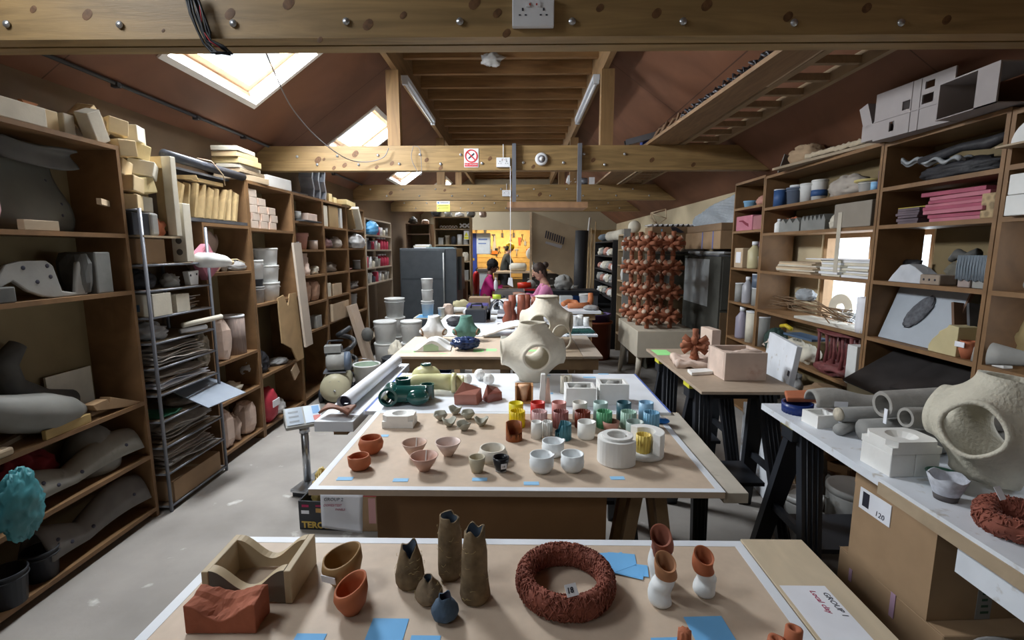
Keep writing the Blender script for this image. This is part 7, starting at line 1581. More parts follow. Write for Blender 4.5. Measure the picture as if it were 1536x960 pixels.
T('wave_mould','white wavy plaster mould with a pale green hollow at the left of the table','mould',(-.62,3.40,TZ+.001),rz=.1,parts=[('body',M().prism(poly,'y',-.07,.09),plast,dict(bev=.004)),('green_face',M().prism([(-.06,.004),(.045,.004),(.045,.035),(.0,.058),(-.06,.045)],'y',-.0725,-.0702),mat('green_tint',(.45,.62,.42),.8,.05,9)),('second_leaf',M().at((0,0,0)).prism([(a*1.15+.02,b*.9) for a,b in poly],'y',.092,.15),plast)])
T('blue_black_lump','glossy blue black crumpled sculpture on the green note table','sculpture',(-.385,3.40,TZ+.001),m=fit(M().blob(.1,.08,.05,seg=36,rings=24,amp=.7,sc=3,seed=11,ridge=True),.22,.16,.10),mt=P('blue_black',(.03,.05,.13),.2))
T('relief_slab','long white textured relief slab curving across the table','slab',(-.06,4.02,TZ+.021),rz=.05,m=M().grid(lambda u,v:((u-.5)*.50,(v-.5)*.30,.035+.04*math.sin((u-.25)*4.5)+.006*noise.noise(Vector((u*22,v*16,0)))),50,24),mt=plast,solid=.015)
T('grey_wave_slab','grey green wave shaped slab in front of the white relief slab','slab',(.02,3.62,TZ+.018),rz=.05,m=M().grid(lambda u,v:((u-.5)*.32,(v-.5)*.12,.03+.045*math.sin((u-.3)*4.2)*(u > .2)),24,8),mt=mat('grey_green',(.27,.27,.23),.6,.1,10),solid=.012)
T('dark_clay_block','small dark plum coloured block on the white board','block',(-.135,4.36,TZ+.001),m=B(.13,.10,.04),mt=mat('plum',(.07,.04,.055),.5,.2,10),bev=.006)
T('green_mosaic','dark green mosaic slab on the boards right of the cream vessels','tile',(.52,4.16,TZ+.001),rz=.1,m=M().grid(lambda u,v:((u-.5)*.24,(v-.5)*.16,.022+.006*noise.noise(Vector((u*25,v*18,0)))),36,24,thick=.02),mt=mat('mosaic',(.02,.075,.07),.35,.5,30))
# terracotta leg like tubes
for k,(x,y,s) in enumerate(((-.07,4.72,1.0),(.02,4.62,1.05),(.075,4.80,1.0),(.155,4.70,.95),(-.11,4.56,.85))):
    T('terracotta_tube','dark terracotta leg shaped tube, %s' % ['left of the back pair','middle front','hindmost','rightmost of the group','leftmost and lowest'][k],'ceramic',(x,y,TZ+.001),rz=k*.9,m=M().tube([(0,0,0),(.01,0,.06*s),(-.012,0,.13*s),(.004,0,.20*s),(0,0,.27*s)],[.040,.046,.036,.040,.036],14),mt=mat('leg_terra',(.25,.075,.045),.5,.14,14),group='terracotta leg tubes')
# toolbox, books, strap
T('tool_box','black plastic toolbox on the white board behind the sea green pot','toolbox',(-.43,4.86,TZ+.001),parts=[('body',B(.20,.34,.13),blackp,dict(bev=.01)),('handle',M().tube([(-.06,0,.13),(-.05,0,.17),(.05,0,.17),(.06,0,.13)],.010,8),blackp)])
T('black_bundle','dark crumpled black and grey bundle left of the toolbox','bundle',(-.60,4.55,TZ+.001),parts=G('bag',.20,.25,.09,blackr,17))
T('arched_strap','arched black and white strap bent over beside the toolbox','strap',(-.22,4.98,TZ+.001),rz=.3,parts=[('outer',M().grid(lambda u,v:(.10*math.cos(math.pi*u),(v-.5)*.10,.20*math.sin(math.pi*u)),20,2),blackp,dict(solid=.006)),('inner',M().grid(lambda u,v:(.088*math.cos(math.pi*u)-.01,(v-.5)*.12,.185*math.sin(math.pi*u)),20,2),paper,dict(solid=.004))])
slabs((-.13,4.88,TZ),4,.20,.16,.022,[wp,blackp,wp,P('book_grey',(.2,.21,.24),.5)],'book','book in the black and white pile behind the plum block, %s','book','pile of black and white books',seed=6)
for k,(x,y,r,h) in enumerate(((.52,4.52,.03,.09),(.58,4.56,.03,.10),(.63,4.50,.028,.085),(.45,4.58,.03,.07))):
    T('white_tube_cast','%s from the left of the white tube casts beyond the green mosaic' % ORDN[[1,2,3,0][k]],'cast',(x,y,TZ+.001),m=M().lathe([(0,0),(r,0),(r*.9,h*.5),(r,h),(r*.8,h),(r*.7,.01),(0,.01)],20),mt=bucketw)
# ================================================================ TABLE 5 and seated person
tabletop('long white topped table at which the person in pink works',-.66,.96,5.62,6.55,whitem,None,th=.03)
woodframe(-.60,.90,5.68,6.50,TZ-.031,'frame beneath the long white table of the person in pink')
it = [
 ('cardboard_box','low brown carton at the left end of the far white table','box',carton_parts(.26,.26,.12,cardd),(-.50,6.1)),
 ('purple_tub','purple blue tub in front of the brown carton on the far white table','tub',[('body',B(.26,.20,.07),P('tub_violet',(.08,.07,.25),.4),dict(bev=.015))],(-.50,5.80)),
 ('flat_pillow','flat white paper parcel behind the brown carton','parcel',[('body',B(.42,.30,.05),paper,dict(bev=.02))],(-.30,6.38)),
 ('teal_tray','oval teal tray beside the white box on the far table','tray',[('body',M().lathe([(0,0),(.12,0),(.14,.03),(.13,.03),(.11,.008),(0,.008)],28),P('tray_teal',(.04,.20,.22),.4))],(-.10,6.20)),
 ('white_box','small white box in the middle of the far white table','box',[('body',B(.14,.12,.09),wp,dict(bev=.008))],(.13,6.05)),
 ('clear_bag','crumpled clear plastic bag behind the small white box','bag',G('bag',.30,.24,.14,wbag,5),(.05,6.37)),
 ('bag_peak','second crumpled clear bag rising left of the person in pink','bag',G('bag',.16,.12,.24,wbag,8),(.16,6.72)) ,
 ('red_pot','short red brown pot right of the small white box','pot',[('body',M().lathe(cupprof(.05,.07,.005),24),terrad)],(.27,6.15)),
]
for nme,lab,cat_,parts_,(x,y) in it:
    if nme == 'bag_peak':continue
    T(nme,lab,cat_,(x,y,TZ+.001),parts=parts_)
lime = P('drill_lime',(.45,.58,.05),.4)
T('cordless_drill','lime green and black cordless drill standing on the far white table','drill',(-.27,5.80,TZ+.001),parts=[('battery',B(.07,.09,.035),blackp,dict(bev=.005)),('grip',M().tube([(0,0,.034),(.01,0,.12)],.018,10),blackp),('motor_body',M().tube([(-.05,0,.15),(.05,0,.15)],.030,14),lime),('chuck',M().tube([(.05,0,.15),(.10,0,.15)],[.022,.012],12),blackp)])
for k,pts in enumerate(([(.55,6.02,.04),(.62,6.14,.06),(.72,6.12,.05),(.72,6.0,.035)],[(.60,5.88,.035),(.75,5.92,.035),(.86,5.95,.04)],[(.88,6.05,.035),(.90,6.08,.10),(.90,6.10,.17)])):
    T('orange_clay_tube',['curled orange clay tube beside the person in pink','straight orange clay tube lying nearest on the far white table','upright orange clay tube at the right of the far white table'][k],'clay tube',(0,0,TZ),m=M().tube(pts,.033,12),mt=mat('orange_tube',(.48,.17,.07),.6,.08,12))
T('clear_block','clear grey plastic tub at the back right of the far white table','tub',(.62,6.40,TZ+.001),parts=[('body',B(.17,.14,.11),P('clear_grey',(.40,.43,.44),.3),dict(bev=.01))])
T('white_bucket','white bucket standing behind the orange clay tubes','bucket',(.86,6.35,TZ+.001),parts=G('tub',.15,.15,.14,bucketw))
T('grey_net','crumpled grey net on the right end of the far white table','net',(.86,5.76,TZ+.001),parts=G('bag',.20,.18,.06,gbag,25))
# ================================================================ LEFT FLOOR CLUTTER
def floorb(px,py):q = at(px,py,z=0); return q.x,q.y
def bstack(x,y,specs,lab):
    z = 0
    for k,(r,h,kd,mt) in enumerate(specs):
        T('bucket','%s, %s' % (lab,ordl(k,len(specs)) if len(specs) > 1 else 'on the floor'),'bucket',(x,y,z+.0005),rz=k,parts=G(kd,2*r,2*r,h,mt)); z += h+.001
bstack(-1.86,6.60,[(.16,.30,'bucket',bucketw),(.16,.30,'bucket',bucketw)],'white bucket, stack nearest the leaning plank')
bstack(-1.50,6.62,[(.15,.30,'bucket',bucketw),(.15,.30,'bucket',bucketw)],'white bucket, stack left of the cardboard boxes')
bstack(-1.86,7.15,[(.15,.30,'bucket',bucketw),(.15,.28,'bucket',bucketw),(.15,.28,'tub',bucketw)],'white bucket, stack behind the nearest stack')
dark_b = P('bucket_dark',(.035,.037,.042),.45)
bstack(-1.50,5.66,[(.15,.30,'tub',dark_b)],'black bucket beside the compressor')
T('maroon_bucket','maroon filled bucket with a clear lid next to the black bucket','bucket',(-1.16,5.78,0),parts=G('bucket',.31,.31,.32,P('maroon',(.11,.05,.07),.35)))
T('grey_basin','low grey basin behind the maroon bucket','basin',(-.86,6.02,0),parts=G('tub',.40,.40,.20,greym))
T('white_pail','pale green lined white pail behind the compressor','bucket',(-1.70,5.24,0),parts=[('body',M().lathe([(0,0),(.12,0),(.145,.30),(.152,.30),(.152,.315),(.138,.315),(.115,.01),(0,.01)],26),bucketw),('lining',M().lathe([(.136,.31),(.120,.05),(0,.05)],26),mat('mint_in',(.42,.52,.42),.6,.05,5)),('handle',M().tube([(.15*math.cos(a),.15*math.sin(a),.28-.13*math.sin(a)) for a in [math.pi+math.pi*k/10 for k in range(11)]],.003,5),steel)])
# compressor
cw = mat('compressor_cream',(.50,.47,.33),.4,.06,8)
T('air_compressor','small air compressor with a cream tank and grey motor on the floor at left','compressor',(-1.93,4.95,0),rz=.25,parts=[
    ('tank',M().tube([(0,-.22,.17),(0,-.20,.17),(0,.22,.17),(0,.25,.17)],[.07,.145,.145,.07],24),cw,dict(sub=[('drain_plug',M().tube([(.0,-.232,.15),(0,-.222,.15)],.012,8),steel),('badge',M().box(-.05,.05,-.216,-.212,.235,.25),greyl)])),
    ('bracket',M().box(-.11,.11,-.16,.16,.318,.332),steeld),
    ('motor',M().tube([(-.08,-.10,.43),(-.06,-.10,.43),(.10,-.10,.43)],[.07,.092,.092],20),greyl),('fan_cover',M().tube([(.10,-.10,.43),(.15,-.10,.43),(.165,-.10,.43)],[.098,.098,.06],20),P('fan_blue',(.10,.13,.18),.4)),
    ('switch_box',M().box(-.09,.07,-.15,-.04,.53,.60),greym),('pump',M().box(-.09,.06,.03,.15,.332,.55),steeld,dict(bev=.01)),
    ('wheel',M().tube([(-.17,-.08,.07),(-.13,-.08,.07)],.07,18),blackp),('wheel',M().tube([(.13,.12,.07),(.17,.12,.07)],.07,18),blackp),
    ('handle',M().tube([(-.11,.16,.33),(-.13,.24,.50),(-.10,.28,.58),(.05,.28,.58)],.011,8),blackp),('gauge',M().lathe([(0,0),(.022,0),(.022,.014),(0,.014)],14,c=(.02,.12,.55)),steel)])
T('black_hose_coil','coil of black flexible hose against the shelving behind the compressor','hose',(-1.98,5.42,0),m=M().tube([(.10*math.cos(t)*(1-.02*t),.16*math.sin(t),.05+.035*t) for t in [k*.35 for k in range(54)]],.028,8),mt=dark_b)
# weighing scale
T('weighing_scale','grey weighing scale head with keypad on a steel pole beside the second table','scale',(-1.41,3.02,0),rz=.55,parts=[
    ('pole',M().tube([(0,.0,.04),(0,0,.40)],.024,16),steel),('pole_fitting',M().tube([(0,0,.385),(0,0,.43)],.032,14),steel),('platform',M().at(rot=(0,0,-.75)).box(-.03,.26,-.14,.14,.03,.05),steel,dict(bev=.004)),('base',M().at(rot=(0,0,-.75)).box(-.02,.25,-.13,.13,0,.03),blackp),
    ('head',M().at((0,0,.43),(0,0,0)).prism([(-.055,0),(.06,0),(.075,.10),(.06,.115),(-.075,.025)],'x',-.115,.115),greyl,dict(bev=.006,sub=[
        ('display',M().at((0,0,.43),(0,0,0)).at((0,0,.43),(0,0,0))._add([(-.105,-.066,.0365),(-.005,-.066,.0365),(-.005,.050,.1135),(-.105,.050,.1135)],[(0,1,2,3)],False),P('display_blue',(.20,.25,.31),.3)),
        ('keypad',M().at((0,0,.43),(0,0,0))._add([(.005,-.066,.0365),(.105,-.066,.0365),(.105,.050,.1135),(.005,.050,.1135)],[(0,1,2,3)],False),P('keypad_pale',(.45,.52,.62),.4)),
        ('keys_blue',M().at((0,0,.43),(0,0,0))._add([(.055+a,-.010+b*.6+.0,.0365+(-.010+b*.6+.066)*.664+.001) for a,b in ((0,0),(.045,0),(.045,.09),(0,.09))],[(0,1,2,3)],False),P('key_blue',(.12,.28,.52),.4)),
        ('keys_red',M().at((0,0,.43),(0,0,0))._add([(.055+a,-.055+b*.6+.0,.0365+(-.055+b*.6+.066)*.664+.001) for a,b in ((0,0),(.045,0),(.045,.055),(0,.055))],[(0,1,2,3)],False),P('key_red',(.50,.14,.12),.4)),
        ('readout_lines',(lambda m:[m._add([(-.09,y_,.0365+(y_+.066)*.664+.001),(-.03,y_,.0365+(y_+.066)*.664+.001),(-.03,y_+.012,.0365+(y_+.078)*.664+.001),(-.09,y_+.012,.0365+(y_+.078)*.664+.001)],[(0,1,2,3)],False) for y_ in (-.05,-.018,.014)] and m)(M().at((0,0,.43),(0,0,0))),P('readout',(.07,.09,.11),.4))]))])
# crates under table two, left
T('printed_crate','black printed fruit crate with gold lettering on the floor left of the plinth','crate',(-1.085,2.66,.001),rz=-.06,parts=[
    ('front',M().box(-.15,.15,-.14,-.132,0,.17),blackp),('back',M().box(-.15,.15,.132,.14,0,.17),blackp),('side',M().box(-.15,-.142,-.132,.132,0,.17),blackp),('side',M().box(.142,.15,-.132,.132,0,.17),blackp),('bottom',M().box(-.142,.142,-.132,.132,0,.008),cardd),
    ('white_label',M().box(.035,.09,-.1415,-.140,.085,.155),paper),('fruit_print',M().box(-.05,.0,-.1412,-.140,.105,.13),P('print_orange',(.5,.3,.1),.5)),('red_print',M().box(-.13,-.09,-.1412,-.140,.135,.150).box(-.05,.0,-.1412,-.140,.14,.15),inkr),('small_label',M().box(-.135,-.09,-.1412,-.140,.095,.115),paper)])
cr_ = [o for o in C.objects if o.name.startswith('printed_crate')][0]
textm('TEROL',.052,gold,cr_,(-.135,-.1412,.012),(math.pi/2,0,0),shear=0,bold=.002)
T('yellow_netting','crumpled yellow netting sticking out of the printed crate','netting',(-1.155,2.66,.0105),m=fit(M().blob(.1,.1,.1,seg=30,rings=20,amp=.7,seed=5,ridge=True),.12,.20,.30),mt=mat('net_yellow',(.55,.42,.16),.5,.2,20))
T('white_carton','white carton inside the printed crate','carton',(-1.01,2.68,.0105),m=B(.11,.20,.24),mt=cardl,bev=.003)
T('fragile_box','brown cardboard box with red fragile tape beside the plinth','cardboard box',(-.82,2.66,.001),parts=carton_parts(.20,.30,.36,card)+[('red_tape',M().box(-.098,.098,-.1515,-.150,.21,.235),P('tape_red',(.5,.06,.08),.5)),('red_tape',M().box(-.02,.02,-.1515,-.150,.05,.20),P('tape_redpale',(.55,.30,.30),.5))])
# boxes with white buckets on, in front of the grey kiln
for k,(x,z,mt) in enumerate(((-1.13,0,cardl),(-1.13,.301,cardl))):
    T('cardboard_box',['lower','upper'][k]+' pale cardboard box of the pair standing before the grey kiln','cardboard box',(x,6.95,z+.0005),rz=.05*k,parts=carton_parts(.36,.34,.30,mt))
T('flat_board','flat white board lying on the pale cardboard boxes before the kiln','board',(-1.22,6.97,.603),m=B(.56,.42,.014),mt=plastc)
T('blue_cloth','blue plastic sheet spread on the flat board before the kiln','sheet',(-1.30,6.93,.6175),m=B(.34,.32,.004),mt=bluebag)
zz_ = .622
for k,(r,h) in enumerate(((.095,.22),(.085,.16),(.085,.16))):
    T('white_bucket','white bucket in the stack on the flat board, %s' % ordl(k,3),'bucket',(-1.33,6.96,zz_),parts=G(['tub','bucket','bucket'][k],2*r,2*r,h,bucketw)); zz_ += h+.001
T('small_jug','small white jug on the flat board right of the bucket stack','jug',(-1.12,6.88,.622),parts=G('tub',.10,.10,.13,bucketw))
T('plaster_fragment','pinkish broken plaster piece behind the small jug','plaster',(-1.04,7.02,.6115),parts=G('rough',.15,.14,.18,plastp,3))
T('tall_carton','tall brown carton right of the pale boxes before the kiln','cardboard box',(-.83,7.30,0),parts=carton_parts(.28,.30,.62,cardd))
T('plaster_roll','white roll lying across the tall carton before the kiln','roll',(-.85,7.28,.6215),m=M().tube([(-.17,0,.045),(.20,.02,.045)],.045,16),mt=bucketw)
T('lemon_bundle','pale yellow crumpled bundle lying behind the white roll','bundle',(-.88,7.40,.6215),m=fit(M().blob(.1,.1,.1,amp=.5,seed=7),.30,.11,.20),mt=mat('lemon_b',(.55,.50,.30),.7,.1,10))
T('blue_bag','large blue plastic bag on the floor right of the pale boxes','bag',(-.76,6.85,0),parts=G('bag',.32,.28,.52,bluebag,19))
T('white_pail','white pail standing in front of the blue bag','bucket',(-.74,6.55,0),parts=G('tub',.20,.20,.26,bucketw))
T('round_float','dark round float hung on the leaning plank','float',(-1.905,5.95,.52),m=M().blob(.075,.06,.09),mt=greyd)
T('cream_cloth','cream cloth slumped at the foot of the leaning plank','cloth',(-1.60,6.15,0),parts=G('bag',.26,.24,.42,plastc,27))
# ================================================================ FAR END
kg = P('kiln_grey',(.085,.10,.115),.45,var=.1)
T('kiln','big blue grey steel kiln cabinet at the far left','kiln',parts=[('body',M().box(-2.10,-1.10,8.52,9.45,.10,1.60),kg,dict(bev=.01)),('door_panel',M().box(-2.08,-1.30,8.50,8.52,.14,1.575),kg,dict(bev=.006,sub=[('door_line',M().box(-2.07,-1.31,8.497,8.50,1.06,1.075),P('kiln_line',(.05,.06,.07),.5))])),
    ('lever',M().tube([(-1.325,8.48,.52),(-1.325,8.48,1.52)],.012,8),P('lever_white',(.50,.52,.52),.4)),('leg',M().box(-2.08,-2.0,8.54,8.62,0,.10),kg),('leg',M().box(-1.18,-1.11,8.54,8.62,0,.10),kg),('control_box',M().box(-1.10,-1.04,8.75,9.2,.85,1.45),kg),('side_frame',M().box(-1.10,-1.03,8.6,9.4,.12,.50),P('kiln_dark',(.03,.035,.04),.5))])
T('white_sheet','stack of white and teal sheets on top of the kiln','sheet',(-1.42,8.9,1.601),m=B(.50,.36,.02),mt=P('sheet_tealwhite',(.30,.42,.46),.5))
slabs((-1.75,8.85,1.60),3,.30,.22,.022,[wp,plastc],'tile','pale tile on top of the kiln at its left, %s','tile','tiles on the kiln',seed=4)
fw = mat('far_shelf',(.40,.30,.18),.6,.1,5)
def funit(x0,x1,y0,y1,levels,top,label,wood=fw,back=True,z0=0):
    t = .022; parts = [('side_panel',M().box(x0,x0+t,y0,y1,z0,top),wood),('side_panel',M().box(x1-t,x1,y0,y1,z0,top),wood),('top_panel',M().box(x0+t,x1-t,y0,y1,top-t,top),wood)]
    for z in levels:parts.append(('shelf',M().box(x0+t,x1-t,y0,y1,z-t,z),wood))
    if back:parts.append(('back_panel',M().box(x0+t,x1-t,y1-.01,y1,z0,top),MATS['hardboard']))
    return T('shelving_unit',label,'shelving',parts=parts)
fy = 10.0
def fx_(px,y=fy,z=1.5):return X(px,y,z)
funit(fx_(652),fx_(706),fy,fy+.45,[.25,.62,.95,1.34,1.68,2.0],2.24,'pale pine shelving behind the kiln with white lattice tiles on it')
funit(-2.32,fx_(646),fy,fy+.45,[1.9],2.10,'brown cabinet standing above and behind the kiln',wood=mat('cabinet_brown',(.21,.13,.08),.6,.1,5),z0=0)
T('white_lattice_tile','row of white pierced lattice tiles on the far pine shelf','tile',(fx_(677),fy+.10,2.0005-.0),m=(lambda m:[m.tube([(x_+.06*t,0,.035+.028*s_*math.sin(math.pi*t)) for t in (0,.25,.5,.75,1)],.008,6) for x_ in (-.24,-.18,-.12,-.06,0,.06) for s_ in (-1,1)] and m)(M()),mt=wp)
T('white_x_blocks','pair of white cross shaped tiles right of the lattice tiles','tile',(fx_(696),fy+.10,2.0005),m=M().at((-.04,0,.065),(0,.7,0)).box(-.06,.06,-.02,.02,-.014,.014).at((-.04,0,.065),(0,-.7,0)).box(-.06,.06,-.019,.019,-.014,.014).at((.06,0,.065),(0,.7,0)).box(-.06,.06,-.02,.02,-.014,.014).at((.06,0,.065),(0,-.7,0)).box(-.06,.06,-.019,.019,-.014,.014),mt=wp)
rr = random.Random(77)
for z,nm,n in ((.95,'fourth',4),(1.34,'third',4),(1.68,'second',5)):
    for j in range(n):
        w_ = (fx_(703)-fx_(656))/n; s = w_*.8
        T('stored_jar','%s thing from the left on the %s shelf down of the pale pine shelving' % (ORDN[j],nm),'container',(fx_(656)+w_*(j+.5),fy+.14,z+.0005),parts=G(['can','box','tub','rough'][(j+int(z*3)) % 4],s,s,rr.uniform(.13,.22),[bucketw,blackp,plastc,greyl][(j*3+int(z*7)) % 4],seed=j),group='containers on the pale pine shelving')
for j in range(7):
    x = -2.2+j*.24; s = rr.uniform(.15,.22)
    T('stored_bundle','%s bundle from the left piled over the far shelving' % ORDN[j],'bundle',(x,fy+.22,(2.101 if x < fx_(646) else 2.241)),parts=G(['lump','bag','rough'][j % 3],s,.3,[.16,.10,.13][j % 3],[greyd,plastp,blackr,greyl,wp][j % 5],seed=j+50),group='bundles piled over the far shelving')
T('hazard_sign','small yellow warning triangle on white at the end of the pine shelving','sign',(fx_(700),fy-.004,1.78),parts=[('plate',M().box(-.05,.05,-.003,0,0,.18),wp),('triangle',M().prism([(-.045,.07),(.045,.07),(0,.15)],'y',-.005,-.003),P('haz_yellow',(.65,.62,.04),.5)),('yellow_strip',M().box(-.045,.045,-.005,-.003,.01,.06),P('haz_yellow',(.65,.62,.04),.5))])
T('fire_extinguisher','red fire extinguisher standing right of the pine shelving','fire extinguisher',(X(712,10.2,.9),10.60,.62),parts=[('body',M().lathe([(0,0),(.07,0),(.07,.42),(.05,.47),(.025,.49),(0,.49)],18),P('ext_red',(.40,.015,.015),.35)),('valve',M().tube([(0,0,.49),(0,0,.55),(.04,0,.56)],.012,6),blackp),('stand',M().box(-.06,.06,-.06,.06,-.62,-.001),ow)])
T('pegboard_column','tall brown carton standing at the foot of the pine shelving','cardboard box',(fx_(694),9.75,0),parts=carton_parts(.22,.26,.95,card))
T('low_crate','small open crate holding a blue bag on the floor by the pine shelving','crate',(-.88,9.02,0),parts=carton_parts(.26,.24,.30,cardd,True)+[('blue_bag',fit(M().blob(.1,.1,.1,amp=.5,seed=3),.22,.2,.20),bluebag)])
# partition over the tool bay and CNC-cut board
ppl = mat('partition_ply',(.40,.32,.22),.7,.08,3)
struct('wall_partition',M().box(LW,RW,12.30,12.34,Z(345,-.5,12.3),3.3),mat('partition_grey',(.30,.255,.18),.8,.06,3))
xr_ = X(798,11.0,1.6)
T('partition_board','large pale plywood sheet cut on the slant with a fan shaped cut out','board',parts=[
    ('sheet',M().prism([(xr_,Z(318,xr_,11.0)),(X(893,11,2),Z(352,.8,11.0)),(X(893,11,1.2),Z(436,.8,11.0)),(X(850,11,1.2),Z(418,.8,11.0)),(xr_,Z(392,xr_,11.0))],'y',11.0,11.03),ppl),
    ('edge_post',M().box(xr_-.05,xr_-.001,10.98,11.05,.85,Z(318,xr_,11.0)),plyl)]+
    [('slot',M().prism([(X(819+k*3.3,11,2),Z(346+k*1.2,.8,11)),(X(820.8+k*3.3,11,2),Z(346+k*1.2,.8,11)),(X(819+k*3.3,11,2),Z(357+k*1.2,.8,11)),(X(817.2+k*3.3,11,2),Z(357+k*1.2,.8,11))],'y',10.994,10.9995),ink) for k in range(9)]+
    [('pale_slots',M().prism([(X(819,11,2),Z(362,.8,11)),(X(844,11,2),Z(368,.8,11)),(X(842,11,2),Z(373,.8,11)),(X(818,11,2),Z(365,.8,11))],'y',10.995,10.9995),P('slot_pale',(.42,.42,.46),.5))])
T('cane_bundle','sheaf of long canes leaning at the far right','canes',(0,0,0),parts=[('cane',M().tube([(X(868+k*3,10.2,.3),10.3-.05*(k % 3),.012),(X(876+k*2.2+(k % 2)*4,10.6,2.2),10.75,1.2+.14*k)],.012,6),mat('cane',(.42,.30,.16),.6,.15,9)) for k in range(8)])
T('white_tube','white tube leaning at the far right beside the canes','tube',m=M().tube([(X(872,10.0,.9),10.05,.55),(X(886,10.4,2.2),10.5,2.25)],.022,8),mt=bucketw)
T('dark_roll','dark roll of fabric standing beside the black sided shelving','roll',(1.20,9.75,0),m=M().tube([(0,0,0),(.04,0,1.95)],.13,16),mt=P('roll_dark',(.02,.02,.022),.6))
# tool wall
ty = 13.9
tw0,tw1 = X(700,ty,1.6),X(800,ty,1.6)
toolw = mat('slat_wall',(.62,.40,.14),.6,.10,5,kind='wood')
T('slatted_tool_wall','golden slatted tool wall at the very back','tool wall',parts=[('board',M().box(tw0-.1,tw1+.6,ty,ty+.02,.75,2.20),toolw)]+[('slat',M().box(tw0-.1,tw1+.6,ty-.012,ty-.0005,.80+.14*k,.925+.14*k),toolw) for k in range(10)])
lamp_e = mat('lit_tube',(1.0,.82,.50),.5,.01,5,emit=5)
T('strip_light','lit warm strip light above the tool wall','lamp',((tw0+tw1)/2+.1,13.35,2.16),parts=[('tube',M().tube([(-1.0,0,0),(.9,0,0)],.025,10),lamp_e),('housing',M().box(-1.05,.95,-.04,.04,.03,.07),lampw),('hanger',M().box(-.8,-.79,-.005,.005,.07,1.35),steel),('hanger',M().box(.7,.71,-.005,.005,.07,1.35),steel)])
wl = area('tool_bay_light',((tw0+tw1)/2,13.2,2.12),(math.radians(18),0,0),1.8,.12,26,(1,.78,.48))
tl = P('tool_dark',(.05,.045,.04),.5); tlg = P('tool_steel',(.30,.30,.30),.35); tlr = P('tool_red',(.50,.08,.03),.5)
rr = random.Random(6)
for k in range(22):
    px = 706+k*4.3; py = rr.choice([356,362,368,380,384]); x = X(px,ty-.05,1.8); z = Z(py,x,ty-.05)
    kd = k % 4; mt_ = [tl,tlg,tl,tlr][rr.randrange(4)]
    if kd == 0:m = M().tube([(0,0,0),(0,0,.16)],.012,6).box(-.05,.05,-.012,.012,.16,.20)
    elif kd == 1:m = M().prism([(-.02,0),(.02,0),(.05,.22),(-.04,.22)],'y',-.008,.008)
    elif kd == 2:m = M().tube([(-.03,0,0),(0,0,.10),(.03,0,0)],.010,5).tube([(-.02,0,.2),(0,0,.10),(.02,0,.2)],.010,5)
    else:m = M().box(-.03,.03,-.015,.015,0,.12).tube([(0,0,.12),(0,0,.22)],.008,6)
    T('hand_tool','%s hung on the golden slatted wall, %s across from the left' % (['hammer','saw blade','pair of pliers','square handled tool'][kd],(ORDN+['thirteenth','fourteenth','fifteenth','sixteenth','seventeenth','eighteenth','nineteenth','twentieth','twenty first','twenty second'])[k]),'tool',(x,ty-.035,z),m=m,mt=mt_,group='tools on the golden slatted wall')
sx = X(742,ty-.05,1.9)
T('hand_saw','large hand saw with an orange handle hung on the golden wall','saw',(sx,ty-.04,Z(381,sx,ty)),parts=[('blade',M().prism([(-.07,.08),(.05,.08),(.012,.52),(-.012,.52)],'y',-.003,.003),tlg),('handle',M().prism([(-.09,0),(.08,0),(.09,.05),(.05,.09),(-.07,.09)],'y',-.012,.012),P('saw_orange',(.60,.14,.02),.5))])
# blue machine
bx = X(721,12.2,1.5)
T('blue_bandsaw','blue and white workshop band saw standing before the tool wall','machine',(bx-.04,12.75,0),parts=[('column',M().box(-.24,-.10,-.1,.1,.0,2.0),P('machine_blue',(.04,.07,.30),.4)),('upper_case',M().box(-.10,.26,-.14,.14,1.46,2.0),P('machine_white',(.62,.66,.68),.4),dict(bev=.02)),('table',M().box(-.10,.45,-.22,.22,1.05,1.09),steel),('lower_case',M().box(-.10,.28,-.14,.14,.55,1.05),P('machine_grey',(.40,.43,.46),.4),dict(bev=.01)),('stand',M().box(-.10,.28,-.14,.14,0,.55),P('machine_blue',(.04,.07,.30),.4)),('name_plate',M().box(-.05,.18,-.1415,-.14,1.82,1.86).box(-.05,.15,-.1415,-.14,1.72,1.75),P('plate_blue',(.15,.22,.45),.4)),('label',M().box(-.23,-.16,-.102,-.10,1.30,1.36).box(-.23,-.16,-.102,-.10,.55,.61),P('label_orange',(.6,.35,.05),.4))])
# benches at the far end
T('far_workbench','far workbench with a white roll and castings on top in front of the tool wall','bench',(X(790,11.6,1.1),11.85,0),parts=[('top',M().box(-.80,1.15,-.35,.35,1.02,1.06),cardl),('drawer_unit',M().box(-.10,1.10,-.30,.30,.55,1.02),tl),('leg',M().box(-.78,-.72,-.33,-.27,0,1.02),ow),('leg',M().box(1.05,1.11,-.33,-.27,0,.55),ow),('leg',M().box(-.78,-.72,.27,.33,0,1.02),ow),('leg',M().box(1.05,1.11,.27,.33,0,.55),ow)]+[('drawer_pull',M().box(.02+.18*k,.08+.18*k,-.315,-.30,z_,z_+.03),greyl) for k in range(6) for z_ in (.72,.88)])
xw = X(775,11.6,1.15)
T('padded_roll','grey white padded roll lying on the far workbench','roll',(xw,11.75,1.0605),m=M().tube([(-.18,0,.10),(-.12,0,.10),(.20,0,.10),(.24,0,.10)],[.05,.10,.10,.06],14),mt=plastc)
T('plaster_pile','pile of white plaster casts at the right of the far workbench','cast',(xw+.55,11.72,1.0605),parts=G('lump',.40,.30,.22,plast,4))
T('brown_case','brown box at the end of the far workbench','box',(xw+.95,11.70,1.0605),m=B(.24,.22,.10),mt=cardd)
T('grey_fin','tall grey board standing on the far workbench','board',(X(801,11.6,1.3),11.66,1.0605),m=B(.07,.10,.72),mt=greym)
